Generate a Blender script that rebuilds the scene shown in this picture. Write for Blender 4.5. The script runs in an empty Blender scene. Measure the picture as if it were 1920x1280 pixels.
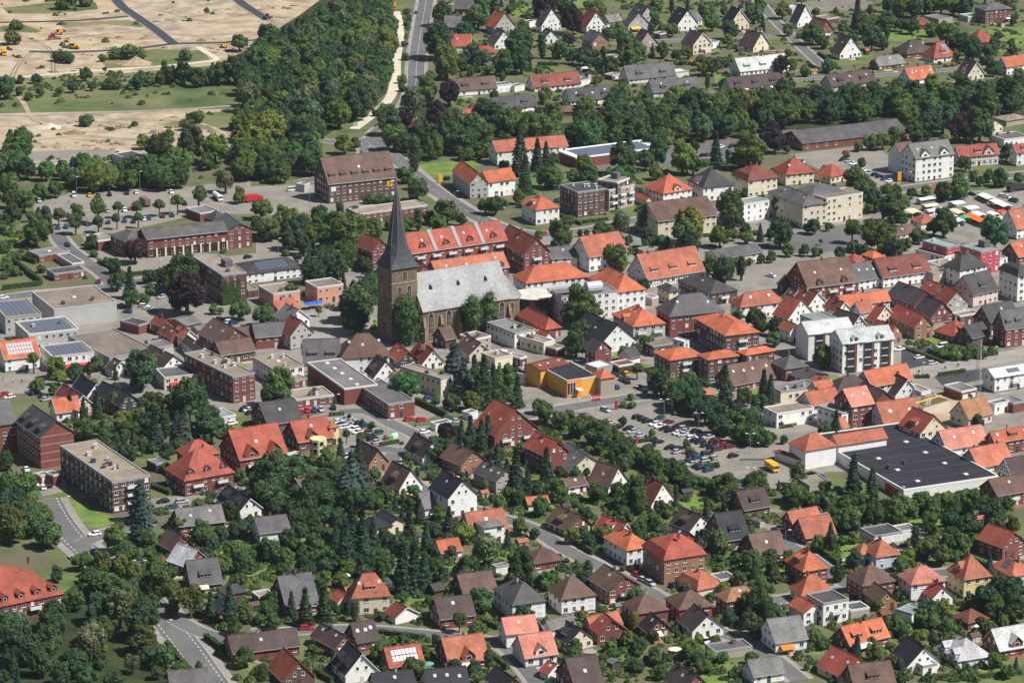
import bpy, bmesh, math, random
from mathutils import Vector, Matrix
random.seed(7)
scene = bpy.context.scene
COL = scene.collection
PI = math.pi
rad = math.radians

# ---------------------------------------------------------------- camera
H = 362.0
TH = rad(16.0)
FPX = 6500.0
cam_d = bpy.data.cameras.new('camera')
cam_d.sensor_width = 36.0
cam_d.lens = 36.0 * FPX / 1920.0
cam_d.clip_start = 5.0
cam_d.clip_end = 12000.0
cam = bpy.data.objects.new('camera', cam_d)
COL.objects.link(cam)
cam.location = (0, 0, H)
cam.rotation_euler = (PI / 2 - TH, 0, 0)
scene.camera = cam

# ---------------------------------------------------------------- light
SUN_EL = rad(52.0)
SUN_DX, SUN_DY = 1.0, -0.42           # horizontal direction towards the sun
world = bpy.data.worlds.new('World')
scene.world = world
world.use_nodes = True
nt = world.node_tree
bgn = nt.nodes['Background']
sky = nt.nodes.new('ShaderNodeTexSky')
sky.sky_type = 'NISHITA'
sky.sun_disc = False
sky.sun_elevation = SUN_EL
sky.sun_rotation = math.atan2(SUN_DX, SUN_DY)
sky.air_density = 1.0
sky.dust_density = 1.0
nt.links.new(sky.outputs['Color'], bgn.inputs['Color'])
bgn.inputs['Strength'].default_value = 0.055
sl = bpy.data.lights.new('sun', 'SUN')
sl.energy = 5.0
sl.angle = rad(0.5)
sl.color = (1.0, 0.975, 0.93)
sun = bpy.data.objects.new('sun', sl)
COL.objects.link(sun)
hd = Vector((SUN_DX, SUN_DY)).normalized()
sdir = Vector((hd.x * math.cos(SUN_EL), hd.y * math.cos(SUN_EL), math.sin(SUN_EL)))
sun.rotation_euler = sdir.to_track_quat('Z', 'Y').to_euler()
sun.location = (0, 1300, 600)
scene.view_settings.view_transform = 'Standard'
scene.view_settings.look = 'None'
scene.view_settings.exposure = 0.36
scene.view_settings.gamma = 1.0
scene.cycles.max_bounces = 5
scene.cycles.diffuse_bounces = 2
scene.cycles.glossy_bounces = 2
scene.cycles.transparent_max_bounces = 4
scene.cycles.transmission_bounces = 2

# ---------------------------------------------------------------- projection helpers
Fv = Vector((0, math.cos(TH), -math.sin(TH)))
Uv = Vector((0, math.sin(TH), math.cos(TH)))
Rv = Vector((1, 0, 0))

def at(u, v, z=0.0):
    """point at height z seen at pixel (u, v) of the 1920 x 1280 photograph"""
    d = Fv + Rv * ((u - 960.0) / FPX) - Uv * ((v - 640.0) / FPX)
    t = (z - H) / d.z
    return Vector((d.x * t, d.y * t, z))

def proj(p):
    q = Vector((p[0], p[1], p[2] - H))
    k = q.dot(Fv)
    return (960 + FPX * q.dot(Rv) / k, 640 - FPX * q.dot(Uv) / k)

def height_at(u, vb, vt):
    """height of a vertical edge whose foot is seen at (u, vb) and top at row vt"""
    b = at(u, vb, 0)
    lo, hi = 0.2, 90.0
    for _ in range(40):
        m = (lo + hi) / 2
        if proj((b.x, b.y, m))[1] > vt: lo = m
        else: hi = m
    return lo

def scale_at(v):
    return FPX / (at(960, v) - Vector((0, 0, H))).dot(Fv)

# ---------------------------------------------------------------- materials
MATS = {}

def mat(name, color=None, rough=0.8, use_obj=False, noise=None, metallic=0.0, spec=0.3, extra=None):
    """noise: list of (scale, low, high) multiplied into the colour, in object space metres"""
    if name in MATS: return MATS[name]
    m = bpy.data.materials.new(name)
    m.use_nodes = True
    n = m.node_tree.nodes; l = m.node_tree.links
    b = n['Principled BSDF']
    b.inputs['Roughness'].default_value = rough
    b.inputs['Metallic'].default_value = metallic
    b.inputs['Specular IOR Level'].default_value = spec
    if use_obj:
        oi = n.new('ShaderNodeObjectInfo'); out = oi.outputs['Color']
    else:
        c = n.new('ShaderNodeRGB'); c.outputs[0].default_value = (*color, 1); out = c.outputs[0]
    if noise:
        tc = n.new('ShaderNodeTexCoord')
        for i, (sc, lo, hi) in enumerate(noise):
            t = n.new('ShaderNodeTexNoise')
            t.inputs['Scale'].default_value = sc
            t.inputs['Detail'].default_value = 3
            t.noise_dimensions = '3D'
            l.new(tc.outputs['Object'], t.inputs['Vector'])
            r = n.new('ShaderNodeMapRange')
            r.inputs['From Min'].default_value = 0.3; r.inputs['From Max'].default_value = 0.7
            r.inputs['To Min'].default_value = lo; r.inputs['To Max'].default_value = hi
            l.new(t.outputs['Fac'], r.inputs['Value'])
            mx = n.new('ShaderNodeVectorMath'); mx.operation = 'SCALE'
            l.new(out, mx.inputs[0]); l.new(r.outputs['Result'], mx.inputs['Scale'])
            out = mx.outputs[0]
    if extra: out = extra(n, l, out)
    l.new(out, b.inputs['Base Color'])
    MATS[name] = m
    return m

def lines_extra(axis_scale, dark, width=0.2):
    """thin darker courses at a fixed height step (tile rows, board joints)"""
    def f(n, l, out):
        tc = n.new('ShaderNodeTexCoord')
        sp = n.new('ShaderNodeSeparateXYZ'); l.new(tc.outputs['Object'], sp.inputs[0])
        mu = n.new('ShaderNodeMath'); mu.operation = 'MULTIPLY'; mu.inputs[1].default_value = axis_scale
        l.new(sp.outputs['Z'], mu.inputs[0])
        fr = n.new('ShaderNodeMath'); fr.operation = 'FRACT'; l.new(mu.outputs[0], fr.inputs[0])
        lt = n.new('ShaderNodeMath'); lt.operation = 'LESS_THAN'; lt.inputs[1].default_value = width
        l.new(fr.outputs[0], lt.inputs[0])
        r = n.new('ShaderNodeMapRange'); r.inputs['To Min'].default_value = 1.0; r.inputs['To Max'].default_value = dark
        l.new(lt.outputs[0], r.inputs['Value'])
        mx = n.new('ShaderNodeVectorMath'); mx.operation = 'SCALE'
        l.new(out, mx.inputs[0]); l.new(r.outputs['Result'], mx.inputs['Scale'])
        return mx.outputs[0]
    return f

def timber_extra(n, l, out):
    tc = n.new('ShaderNodeTexCoord')
    sp = n.new('ShaderNodeSeparateXYZ'); l.new(tc.outputs['Object'], sp.inputs[0])
    ad = n.new('ShaderNodeMath'); ad.operation = 'ADD'
    l.new(sp.outputs['X'], ad.inputs[0]); l.new(sp.outputs['Y'], ad.inputs[1])
    cb = n.new('ShaderNodeCombineXYZ')
    l.new(ad.outputs[0], cb.inputs['X']); l.new(sp.outputs['Z'], cb.inputs['Y'])
    br = n.new('ShaderNodeTexBrick')
    br.inputs['Scale'].default_value = 1.0
    br.inputs['Brick Width'].default_value = 1.15
    br.inputs['Row Height'].default_value = 1.2
    br.inputs['Mortar Size'].default_value = 0.11
    br.inputs['Mortar Smooth'].default_value = 0.0
    br.offset = 0.0
    br.inputs['Mortar'].default_value = (0.035, 0.03, 0.03, 1)
    l.new(cb.outputs[0], br.inputs['Vector'])
    l.new(out, br.inputs['Color1']); l.new(out, br.inputs['Color2'])
    return br.outputs['Color']

M_TILE = mat('roof_tile', use_obj=True, rough=0.75, noise=[(0.22, 0.74, 1.22), (1.6, 0.76, 1.2), (9.0, 0.8, 1.18)], extra=lines_extra(2.6, 0.8, 0.25))
M_DECK = mat('roof_deck', use_obj=True, rough=0.9, noise=[(0.1, 0.75, 1.2), (0.6, 0.85, 1.12), (5.0, 0.88, 1.1)])
M_WALL = mat('wall_render', use_obj=True, rough=0.85, noise=[(0.2, 0.93, 1.04), (1.2, 0.94, 1.04)])
M_BRICK = mat('wall_brick', use_obj=True, rough=0.9, noise=[(0.3, 0.88, 1.1), (6.0, 0.75, 1.25)], extra=lines_extra(4.0, 0.85, 0.2))
M_TIMBER = mat('wall_timber_frame', use_obj=True, rough=0.85, extra=timber_extra)
M_FRAME = mat('window_frame', (0.75, 0.75, 0.73), 0.5)
M_GLASS = mat('window_glass', (0.02, 0.025, 0.032), 0.08, spec=0.6)
M_BLIND = mat('window_blind', (0.6, 0.6, 0.58), 0.6)
M_PLAIN = mat('plain_paint', use_obj=True, rough=0.6)
M_METAL = mat('metal_grey', (0.3, 0.31, 0.32), 0.45, metallic=0.4)
M_SOLAR = mat('solar_glass', (0.10, 0.115, 0.15), 0.3, spec=0.5)
M_SOLARL = mat('solar_glass_pale', (0.42, 0.44, 0.47), 0.25, spec=0.6)
M_STONE = mat('church_stone', use_obj=True, rough=0.9, noise=[(0.12, 0.75, 1.25), (1.3, 0.65, 1.35), (4.0, 0.75, 1.25)], extra=lines_extra(2.2, 0.8, 0.18))
M_SLATE = mat('slate', use_obj=True, rough=0.6, noise=[(0.15, 0.8, 1.2), (1.1, 0.8, 1.2), (5.0, 0.75, 1.25)], extra=lines_extra(3.0, 0.85, 0.25))
M_CAR = mat('car_paint', use_obj=True, rough=0.25, spec=0.5)
M_TYRE = mat('tyre', (0.02, 0.02, 0.02), 0.8)

def leaf_mat(name, trans=0.25):
    m = bpy.data.materials.new(name); m.use_nodes = True
    n = m.node_tree.nodes; l = m.node_tree.links
    b = n['Principled BSDF']; b.inputs['Roughness'].default_value = 0.6
    b.inputs['Specular IOR Level'].default_value = 0.25
    oi = n.new('ShaderNodeObjectInfo')
    tc = n.new('ShaderNodeTexCoord')
    out = oi.outputs['Color']
    for sc, lo, hi in ((1.6, 0.7, 1.35), (9.0, 0.84, 1.2)):
        t = n.new('ShaderNodeTexNoise'); t.inputs['Scale'].default_value = sc; t.inputs['Detail'].default_value = 2
        l.new(tc.outputs['Object'], t.inputs['Vector'])
        r = n.new('ShaderNodeMapRange'); r.inputs['From Min'].default_value = 0.3; r.inputs['From Max'].default_value = 0.7
        r.inputs['To Min'].default_value = lo; r.inputs['To Max'].default_value = hi
        l.new(t.outputs['Fac'], r.inputs['Value'])
        mx = n.new('ShaderNodeVectorMath'); mx.operation = 'SCALE'
        l.new(out, mx.inputs[0]); l.new(r.outputs['Result'], mx.inputs['Scale'])
        out = mx.outputs[0]
    l.new(out, b.inputs['Base Color'])
    tr = n.new('ShaderNodeBsdfTranslucent'); l.new(out, tr.inputs['Color'])
    ms = n.new('ShaderNodeMixShader'); ms.inputs[0].default_value = trans
    l.new(b.outputs[0], ms.inputs[1]); l.new(tr.outputs[0], ms.inputs[2])
    l.new(ms.outputs[0], n['Material Output'].inputs['Surface'])
    return m
M_LEAF = leaf_mat('leaves')
M_BARK = mat('bark', (0.09, 0.07, 0.05), 0.9, noise=[(2.0, 0.7, 1.3)])

ROOF = dict(or_=(0.45, 0.125, 0.06), rd=(0.31, 0.075, 0.048), rb=(0.19, 0.055, 0.04), br=(0.125, 0.072, 0.055), db=(0.07, 0.046, 0.042),
            dg=(0.062, 0.058, 0.06), gr=(0.165, 0.155, 0.15), lg=(0.46, 0.46, 0.46), an=(0.026, 0.026, 0.032), bg=(0.25, 0.2, 0.155),
            pk=(0.52, 0.2, 0.14), wh=(0.75, 0.75, 0.73), gn=(0.22, 0.26, 0.25), mg=(0.105, 0.098, 0.1), sa=(0.39, 0.125, 0.072), ob=(0.36, 0.17, 0.085))
ROOF['or'] = ROOF['or_']
WALL = dict(wh=(0.76, 0.75, 0.72), cr=(0.66, 0.58, 0.42), gy=(0.42, 0.41, 0.39), bk=(0.19, 0.065, 0.05), bn=(0.115, 0.062, 0.05), ob=(0.30, 0.16, 0.09),
            ye=(0.72, 0.36, 0.06), pk=(0.62, 0.29, 0.2), bl=(0.48, 0.56, 0.63), ge=(0.36, 0.31, 0.25), rd=(0.3, 0.05, 0.04), dk=(0.05, 0.045, 0.045), py=(0.66, 0.55, 0.26), ppk=(0.6, 0.47, 0.42), cerise=(0.44, 0.07, 0.085))
BRICKS = ('bk', 'bn', 'ob', 'rd')

# ---------------------------------------------------------------- mesh helpers
class MB:
    """collects faces with material indices into one mesh"""
    def __init__(s): s.v = []; s.f = []; s.m = []
    def add(s, verts, faces, mi=0):
        o = len(s.v); s.v += [tuple(v) for v in verts]
        for f in faces: s.f.append(tuple(i + o for i in f)); s.m.append(mi)
        return s
    def box(s, x0, x1, y0, y1, z0, z1, mi=0, M=None):
        vs = [Vector((x, y, z)) for z in (z0, z1) for x, y in ((x0, y0), (x1, y0), (x1, y1), (x0, y1))]
        if M is not None: vs = [M @ v for v in vs]
        return s.add(vs, [(3, 2, 1, 0), (4, 5, 6, 7), (0, 1, 5, 4), (1, 2, 6, 5), (2, 3, 7, 6), (3, 0, 4, 7)], mi)
    def prism(s, poly, z0, z1, mi=0, top=None):
        n = len(poly)
        tp = top or poly
        vs = [(p[0], p[1], z0) for p in poly] + [(p[0], p[1], z1) for p in tp]
        return s.add(vs, [tuple(range(n - 1, -1, -1)), tuple(range(n, 2 * n))] + [(i, (i + 1) % n, n + (i + 1) % n, n + i) for i in range(n)], mi)
    def cyl(s, p, q, r0, r1=None, n=8, mi=0):
        p, q = Vector(p), Vector(q); r1 = r0 if r1 is None else r1
        d = (q - p).normalized(); a = d.orthogonal().normalized(); b = d.cross(a)
        vs = [p + (a * math.cos(t) + b * math.sin(t)) * r0 for t in (2 * PI * i / n for i in range(n))] + \
             [q + (a * math.cos(t) + b * math.sin(t)) * r1 for t in (2 * PI * i / n for i in range(n))]
        return s.add(vs, [tuple(range(n - 1, -1, -1)), tuple(range(n, 2 * n))] + [(i, (i + 1) % n, n + (i + 1) % n, n + i) for i in range(n)], mi)
    def slab(s, polys, t, mi=0, mi_edge=None):
        """roof planes sharing edges, given a thickness t straight down"""
        mi_edge = mi if mi_edge is None else mi_edge
        key = lambda p: (round(p[0], 3), round(p[1], 3), round(p[2], 3))
        count = {}
        for P in polys:
            for i in range(len(P)):
                a, b = key(P[i]), key(P[(i + 1) % len(P)])
                count[frozenset((a, b))] = count.get(frozenset((a, b)), 0) + 1
        for P in polys:
            n = len(P); low = [(p[0], p[1], p[2] - t) for p in P]
            s.add(P, [tuple(range(n))], mi)
            s.add(low, [tuple(range(n - 1, -1, -1))], mi)
            for i in range(n):
                j = (i + 1) % n
                if count[frozenset((key(P[i]), key(P[j])))] == 1:
                    s.add([P[i], low[i], low[j], P[j]], [(0, 1, 2, 3)], mi_edge)
        return s
    def mesh(s, name, mats):
        me = bpy.data.meshes.new(name)
        me.from_pydata(s.v, [], s.f)
        for m in mats: me.materials.append(m)
        if len(mats) > 1: me.polygons.foreach_set('material_index', s.m)
        me.update()
        return me
    def build(s, name, mats, parent=None, color=None):
        if not isinstance(mats, (list, tuple)): mats = [mats]
        return obj(name, s.mesh(name, mats), parent, color)

def obj(name, me, parent=None, color=None):
    o = bpy.data.objects.new(name, me)
    COL.objects.link(o)
    if parent is not None: o.parent = parent
    if color is not None: o.color = (*color[:3], 1)
    return o

def empty(name, loc, rot=0.0):
    o = bpy.data.objects.new(name, None)
    o.empty_display_size = 0.5
    COL.objects.link(o); o.location = loc; o.rotation_euler = (0, 0, rot)
    return o

def tag(o, label, cat, group=None):
    o['label'] = label; o['category'] = cat
    if group: o['group'] = group
    return o

def kind(o, k): o['kind'] = k; return o

TILE = lambda t: (int(t[0]) * 480, int(t[1]) * 320)
def px(t, x, y):
    ox, oy = TILE(t)
    return ox + x / 4.0, oy + y / 4.0

def vary(c, a=0.12):
    k = 1 + random.uniform(-a, a)
    return tuple(min(0.85, max(0.004, x * k * (1 + random.uniform(-a * 0.3, a * 0.3)))) for x in c)

# shared window meshes ------------------------------------------------
WIN = {}
def window_mesh(w, h):
    k = (round(w, 1), round(h, 1))
    if k not in WIN:
        w, h = k
        f = MB(); t = 0.065
        f.box(-w/2, w/2, -0.06, 0.02, 0, t); f.box(-w/2, w/2, -0.06, 0.02, h - t, h)
        f.box(-w/2, -w/2 + t, -0.06, 0.02, t, h - t); f.box(w/2 - t, w/2, -0.06, 0.02, t, h - t)
        if w > 0.9: f.box(-0.035, 0.035, -0.05, 0.0, t, h - t)
        f.box(-w/2 - 0.08, w/2 + 0.08, -0.14, 0.0, -0.09, -0.005)
        p = MB(); p.box(-w/2 + t, w/2 - t, -0.03, 0.01, t, h - t)
        WIN[k] = (f.mesh('window', [M_FRAME]), p.mesh('pane', [M_GLASS]), p.mesh('pane', [M_BLIND]))
    return WIN[k]

def add_window(parent, x, y, z, ang, w, h, name='window', blind=None, panes=True):
    fm, pm, bm_ = window_mesh(w, h)
    o = obj(name, fm, parent)
    o.location = (x, y, z); o.rotation_euler = (0, 0, ang)
    if blind is None: blind = random.random() < 0.14
    p = obj('pane', bm_ if blind else pm, o)
    return o
DOOR = {}
def add_door(parent, x, y, ang, w=1.1, h=2.1, color=None, name='door'):
    k = (round(w, 1), round(h, 1))
    if k not in DOOR:
        d = MB(); d.box(-w/2, w/2, -0.07, 0.02, 0.0, h)
        hd_ = MB(); hd_.box(w/2 - 0.2, w/2 - 0.12, -0.14, -0.07, 1.0, 1.14)
        DOOR[k] = (d.mesh(name, [M_PLAIN]), hd_.mesh('handle', [M_METAL]))
    o = obj(name, DOOR[k][0], parent, color or random.choice([(0.08, 0.05, 0.03), (0.5, 0.5, 0.48), (0.03, 0.05, 0.04), (0.12, 0.03, 0.02), (0.05, 0.06, 0.09)]))
    o.location = (x, y, 0.03); o.rotation_euler = (0, 0, ang)
    obj('handle', DOOR[k][1], o)
    return o
# ---------------------------------------------------------------- buildings
BUILDINGS = []      # dicts: root, label, poly (world footprint), c (pixel of centre)
FOOT = []

def roof_surface(kindc, L, Wd, he, tp, o, hipf=0.45):
    """roof planes in ridge space: u along the ridge 0..L, v across 0..Wd. Returns polys, ridge height, gable outlines"""
    hw = Wd / 2; zr = he + hw * tp; ze = he - o * tp
    if kindc == 'G':
        a = [(-o, -o, ze), (L + o, -o, ze), (L + o, hw, zr), (-o, hw, zr)]
        b = [(L + o, Wd + o, ze), (-o, Wd + o, ze), (-o, hw, zr), (L + o, hw, zr)]
        return [a, b], zr
    if kindc == 'H':
        r = min(hw, L / 2 - 0.02)
        k0, k1 = r, L - r
        a = [(-o, -o, ze), (L + o, -o, ze), (k1, hw, zr), (k0, hw, zr)]
        b = [(L + o, Wd + o, ze), (-o, Wd + o, ze), (k0, hw, zr), (k1, hw, zr)]
        c = [(-o, Wd + o, ze), (-o, -o, ze), (k0, hw, zr)]
        d = [(L + o, -o, ze), (L + o, Wd + o, ze), (k1, hw, zr)]
        return [a, b, c, d], zr
    if kindc == 'K':
        f = 1 - hipf                       # part of the rise that stays gable
        vc = hw * f; zc = he + vc * tp; run = (hw - vc)
        a = [(-o, -o, ze), (L + o, -o, ze), (L + o, vc, zc), (L + o - run, hw, zr), (-o + run, hw, zr), (-o, vc, zc)]
        b = [(L + o, Wd + o, ze), (-o, Wd + o, ze), (-o, Wd - vc, zc), (-o + run, hw, zr), (L + o - run, hw, zr), (L + o, Wd - vc, zc)]
        c = [(-o, Wd - vc, zc), (-o, vc, zc), (-o + run, hw, zr)][::1]
        d = [(L + o, vc, zc), (L + o, Wd - vc, zc), (L + o - run, hw, zr)]
        return [a, b, c, d], zr
    if kindc == 'M':
        i = min(1.3, Wd * 0.14, L * 0.14); hm = he + 2.4
        low = [(-o, -o, he), (L + o, -o, he), (L + o, Wd + o, he), (-o, Wd + o, he)]
        mid = [(i, i, hm), (L - i, i, hm), (L - i, Wd - i, hm), (i, Wd - i, hm)]
        w2 = Wd / 2 - i; r = min(w2, (L - 2 * i) / 2 - 0.02); zr = hm + w2 * 0.5
        k0, k1 = (i + r, hw, zr), (L - i - r, hw, zr)
        P = [[low[j], low[(j + 1) % 4], mid[(j + 1) % 4], mid[j]] for j in range(4)]
        P += [[mid[0], mid[1], k1, k0], [mid[1], mid[2], k1], [mid[2], mid[3], k0, k1], [mid[3], mid[0], k0]]
        return P, zr

def parse_opts(s):
    d = {}
    for w in s.split():
        if ':' in w: k, v = w.split(':', 1); d[k] = v
        elif w[0].isalpha() and w[1:].replace('.', '').isdigit(): d[w[0]] = float(w[1:])
        else: d[w] = 1
    return d

def build_one(t, line):
    head, label = [x.strip() for x in line.split('|')]
    tk = head.split()
    K = tk[0]; fx, fy = px(t, float(tk[1]), float(tk[2])); qx, qy = px(t, float(tk[3]), float(tk[4])); q = tk[5]
    hv = float(tk[6]); rc, wc = tk[7], tk[8]
    op = parse_opts(' '.join(tk[9:]))
    he = hv if hv < 26 else height_at(fx, TILE(t)[1] + hv / 4.0, fy)
    if hv >= 26: he = max(he, 2.3 if op.get('nw') else (2.7 if K != 'F' else 2.6))
    F = at(fx, fy, he); P = at(qx, qy, he)
    base_right = qx > fx
    d1 = (P - F); len1 = d1.length; d1.normalize()
    perp = Vector((-d1.y, d1.x, 0)) if base_right else Vector((d1.y, -d1.x, 0))
    if q[0] == 'd': len2 = float(q[1:])
    else:
        tx = TILE(t)[0] + float(q[1:]) / 4.0
        best, len2 = 1e9, 10.0
        for i in range(20, 900):
            L = i * 0.1
            e = abs(proj(F + perp * L)[0] - tx)
            if e < best: best, len2 = e, L
        if best > 2.0: print('WARN width', t, line[:60], 'miss', round(best, 1), 'len', len2)
    X, Y, W, D = (d1, perp, len1, len2) if base_right else (perp, d1, len2, len1)
    rot = math.atan2(X.y, X.x)
    gf = Vector((F.x, F.y, 0))
    # ridge axis
    if K in 'GTKL':
        base_axis = 'x' if base_right else 'y'
        ax = base_axis if K in 'GK' else ('y' if base_axis == 'x' else 'x')
        kc = 'G' if K in 'GT' else 'K'
    elif K in 'HM': ax = 'x' if W >= D else 'y'; kc = K
    else: ax = 'x'; kc = 'F'
    pitch = op.get('p', {'G': 43, 'K': 43, 'H': 38, 'M': 60, 'F': 0}[kc])
    tp = math.tan(rad(pitch))
    o = op.get('e', 0.45)
    L, Wd = (W, D) if ax == 'x' else (D, W)
    mp = (lambda u, v, z: (u, v, z)) if ax == 'x' else (lambda u, v, z: (W - v, u, z))
    wing = label.startswith('+')
    nm = op.get('n', 'house' if kc != 'F' else ('garage' if he < 3.3 and W < 14 else 'flat_roofed_building'))
    Mw = Matrix.Translation(gf) @ Matrix.Rotation(rot, 4, 'Z')
    if wing:
        rec = BUILDINGS[-1]; root = rec['root']
        M = rec['M'].inverted() @ Mw
    else:
        root = empty(nm, gf, rot); M = Matrix.Identity(4)
        tag(root, label, op.get('cat', nm.replace('_', ' ') if len(nm.split('_')) <= 2 else 'building'))
        rec = dict(root=root, label=label, M=Mw, polys=[], name=nm)
        BUILDINGS.append(rec)
    poly = [gf, gf + X * W, gf + X * W + Y * D, gf + Y * D]
    rec['polys'].append(poly); FOOT.append((poly, he)); rec.setdefault('c', proj(gf + X * W / 2 + Y * D / 2 + Vector((0, 0, he))))
    rec.setdefault('w', gf + X * W / 2 + Y * D / 2)
    kids = []
    def keep(x): kids.append(x); return x
    wallc = vary(WALL[wc], 0.06); roofc = vary(ROOF[rc if rc != 'or' else 'or_'] if not (K == 'F' and rc == 'br') else (0.2, 0.165, 0.13), 0.12)
    wm = M_TIMBER if op.get('tf') else (M_BRICK if wc in BRICKS else M_WALL)
    far = fy < 330
    # walls
    wb = MB()
    rect = [(0, 0), (W, 0), (W, D), (0, D)]
    zr = he
    if kc in ('G', 'K'):
        polys, zr = roof_surface(kc, L, Wd, he, tp, o)
        hw = Wd / 2; lower = 0.12
        prof = [(0, 0), (Wd, 0), (Wd, he - lower), (hw, zr - lower), (0, he - lower)]
        if kc == 'K':
            vc = hw * 0.55; zc = he + vc * tp - lower
            prof = [(0, 0), (Wd, 0), (Wd, he - lower), (Wd - vc, zc), (vc, zc), (0, he - lower)]
        n = len(prof)
        vs = [mp(0.0, v, z) for v, z in prof] + [mp(L, v, z) for v, z in prof]
        wb.add(vs, [tuple(range(n)), tuple(range(2 * n - 1, n - 1, -1))] + [(i, n + i, n + (i + 1) % n, (i + 1) % n) for i in range(n)])
    else:
        wb.prism(rect, 0, he)
        if kc in 'HM': polys, zr = roof_surface(kc, L, Wd, he, tp, o)
    gab = op.get('gw')
    wall = keep(wb.build('wall', wm, root, wallc))
    if wc in ('wh', 'cr', 'py', 'gy', 'ge', 'bl', 'ppk') and not op.get('tf') and he > 3.4 and not wing and kc != 'F':
        pb = MB(); pb.prism([(-0.03, -0.03), (W + 0.03, -0.03), (W + 0.03, D + 0.03), (-0.03, D + 0.03)], 0, 0.55)
        keep(pb.build('plinth', M_WALL, root, (0.2, 0.19, 0.18)))
    # visible sides: (angle, origin, dir, length, normal)
    tocam = Vector((-F.x, -F.y, 0)).normalized()
    sides = []
    for (ang, ox, oy, ux, uy, ln) in ((0, 0, 0, 1, 0, W), (-PI / 2, 0, D, 0, -1, D), (PI / 2, W, 0, 0, 1, D), (PI, W, D, -1, 0, W)):
        nrm = (X * math.sin(ang) - Y * math.cos(ang))
        sides.append((ang, ox, oy, ux, uy, ln, nrm.dot(tocam)))
    nst = max(1, int(round(he / 2.95)))
    if 'st' in op: nst = int(op['st'])
    sh = he / nst
    if not op.get('nw'):
        for si, (ang, ox, oy, ux, uy, ln, vis) in enumerate(sides):
            if vis < 0.04: continue
            if op.get('fn') and si == 0: continue
            step = op.get('ws', 2.5); nwin = min(11, max(1, int((ln - 0.8) / step)))
            ww, wh = (op.get('ww', 1.3), min(1.5, sh * 0.52))
            doorset = False
            for k in range(nst):
                for i in range(nwin):
                    s = ln * (i + 0.5) / nwin
                    x, y = ox + ux * s, oy + uy * s
                    if k == 0 and not doorset and si in (0, 1) and i == nwin // 2 and he > 2.3 and (si == 0 or sides[0][6] < 0.1):
                        keep(add_door(root, x, y, ang)); doorset = True; continue
                    if he < 2.2: continue
                    if random.random() < 0.12: continue
                    z = k * sh + (sh * 0.32 if sh > 2.4 else sh * 0.25)
                    w2 = ww * random.choice((0.8, 1, 1, 1.25))
                    keep(add_window(root, x, y, z, ang, w2, wh))
            # attic windows in gable ends
            if kc in ('G', 'K') and ((ax == 'x' and si in (1, 2)) or (ax == 'y' and si in (0, 3))) and (zr - he) > 2.6:
                rise = zr - he
                lvl = [0.12] if rise < 4.6 else [0.1, 0.55]
                for lv in lvl:
                    half = (1 - (lv + 1.25 / rise)) * Wd / 2 - 0.4
                    offs = [-min(1.3, half - 0.4), min(1.3, half - 0.4)] if half > 1.2 else ([0.0] if half > 0.2 else [])
                    for of in offs:
                        s = ln / 2 + of
                        keep(add_window(root, ox + ux * s, oy + uy * s, he + lv * rise, ang, 0.9 if len(offs) > 1 else 0.8, 1.1 if lv < 0.3 else 0.8))
    if op.get('B') or (kc == 'G' and not wing and wc in ('wh', 'cr') and random.random() < 0.5 and not op.get('nB')):
        for u in (-o - 0.05, L + o):
            vb = MB()
            for s_ in (0, 1):
                v0, v1 = (-o, Wd / 2) if s_ == 0 else (Wd + o, Wd / 2)
                z0, z1 = he - o * tp, zr
                pts = [(u, v0, z0 - 0.24), (u, v1, z1 - 0.24), (u, v1, z1 + 0.05), (u, v0, z0 + 0.05)]
                pts2 = [(u + 0.05, b, c) for a, b, c in pts]
                vb.add([mp(*p) for p in pts + pts2], [(0, 1, 2, 3), (7, 6, 5, 4), (0, 4, 5, 1), (1, 5, 6, 2), (2, 6, 7, 3), (3, 7, 4, 0)])
            keep(vb.build('verge_board', M_PLAIN, root, (0.72, 0.72, 0.7)))
    # roofs
    if kc != 'F':
        rb = MB(); rb.slab([[mp(*p) for p in P] for P in polys], 0.2)
        rm = M_TILE if not op.get('fl') else M_SLATE
        roof = keep(rb.build('roof', rm, root, roofc))
        rk = []
        hw = Wd / 2
        if kc == 'M': ztop = zr
        # ridge tiles
        if kc in ('G', 'K', 'H') and pitch > 18:
            k0, k1 = {'G': (-o, L + o), 'K': (hw * 0.45 - o, L + o - hw * 0.45), 'H': (min(hw, L / 2), L - min(hw, L / 2))}[kc]
            if k1 - k0 > 0.6:
                r_ = MB(); r_.cyl(mp(k0, hw, zr + 0.02), mp(k1, hw, zr + 0.02), 0.14, n=6)
                obj('ridge_cap', r_.mesh('ridge_cap', [M_TILE]), roof, tuple(c * 0.8 for c in roofc))
        # chimneys
        nc = int(op.get('c', 1 if random.random() < 0.75 and he > 2.7 and kc != 'M' and pitch > 24 else (1 if kc == 'M' else 0)))
        cc = random.choice([(0.2, 0.07, 0.05), (0.07, 0.06, 0.06), (0.12, 0.06, 0.05), (0.35, 0.33, 0.3)])
        for i in range(nc):
            u = L * ((i + 0.5) / nc + random.uniform(-0.12, 0.12)) if kc != 'H' or L - Wd > 2 else L / 2 + random.uniform(-0.3, 0.3)
            v = hw + random.uniform(-0.2, 0.5)
            zt = zr + random.uniform(0.6, 1.2); zb_ = zr - 1.2 if kc != 'M' else zr - 0.6
            c_ = MB(); x, y, _ = mp(u, v, 0)
            c_.box(x - 0.32, x + 0.32, y - 0.3, y + 0.3, zb_, zt)
            co = c_.build('chimney', M_BRICK, roof, cc)
            cp = MB(); cp.box(x - 0.38, x + 0.38, y - 0.36, y + 0.36, zt, zt + 0.1); cp.box(x - 0.12, x + 0.12, y - 0.12, y + 0.12, zt + 0.1, zt + 0.35)
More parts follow.
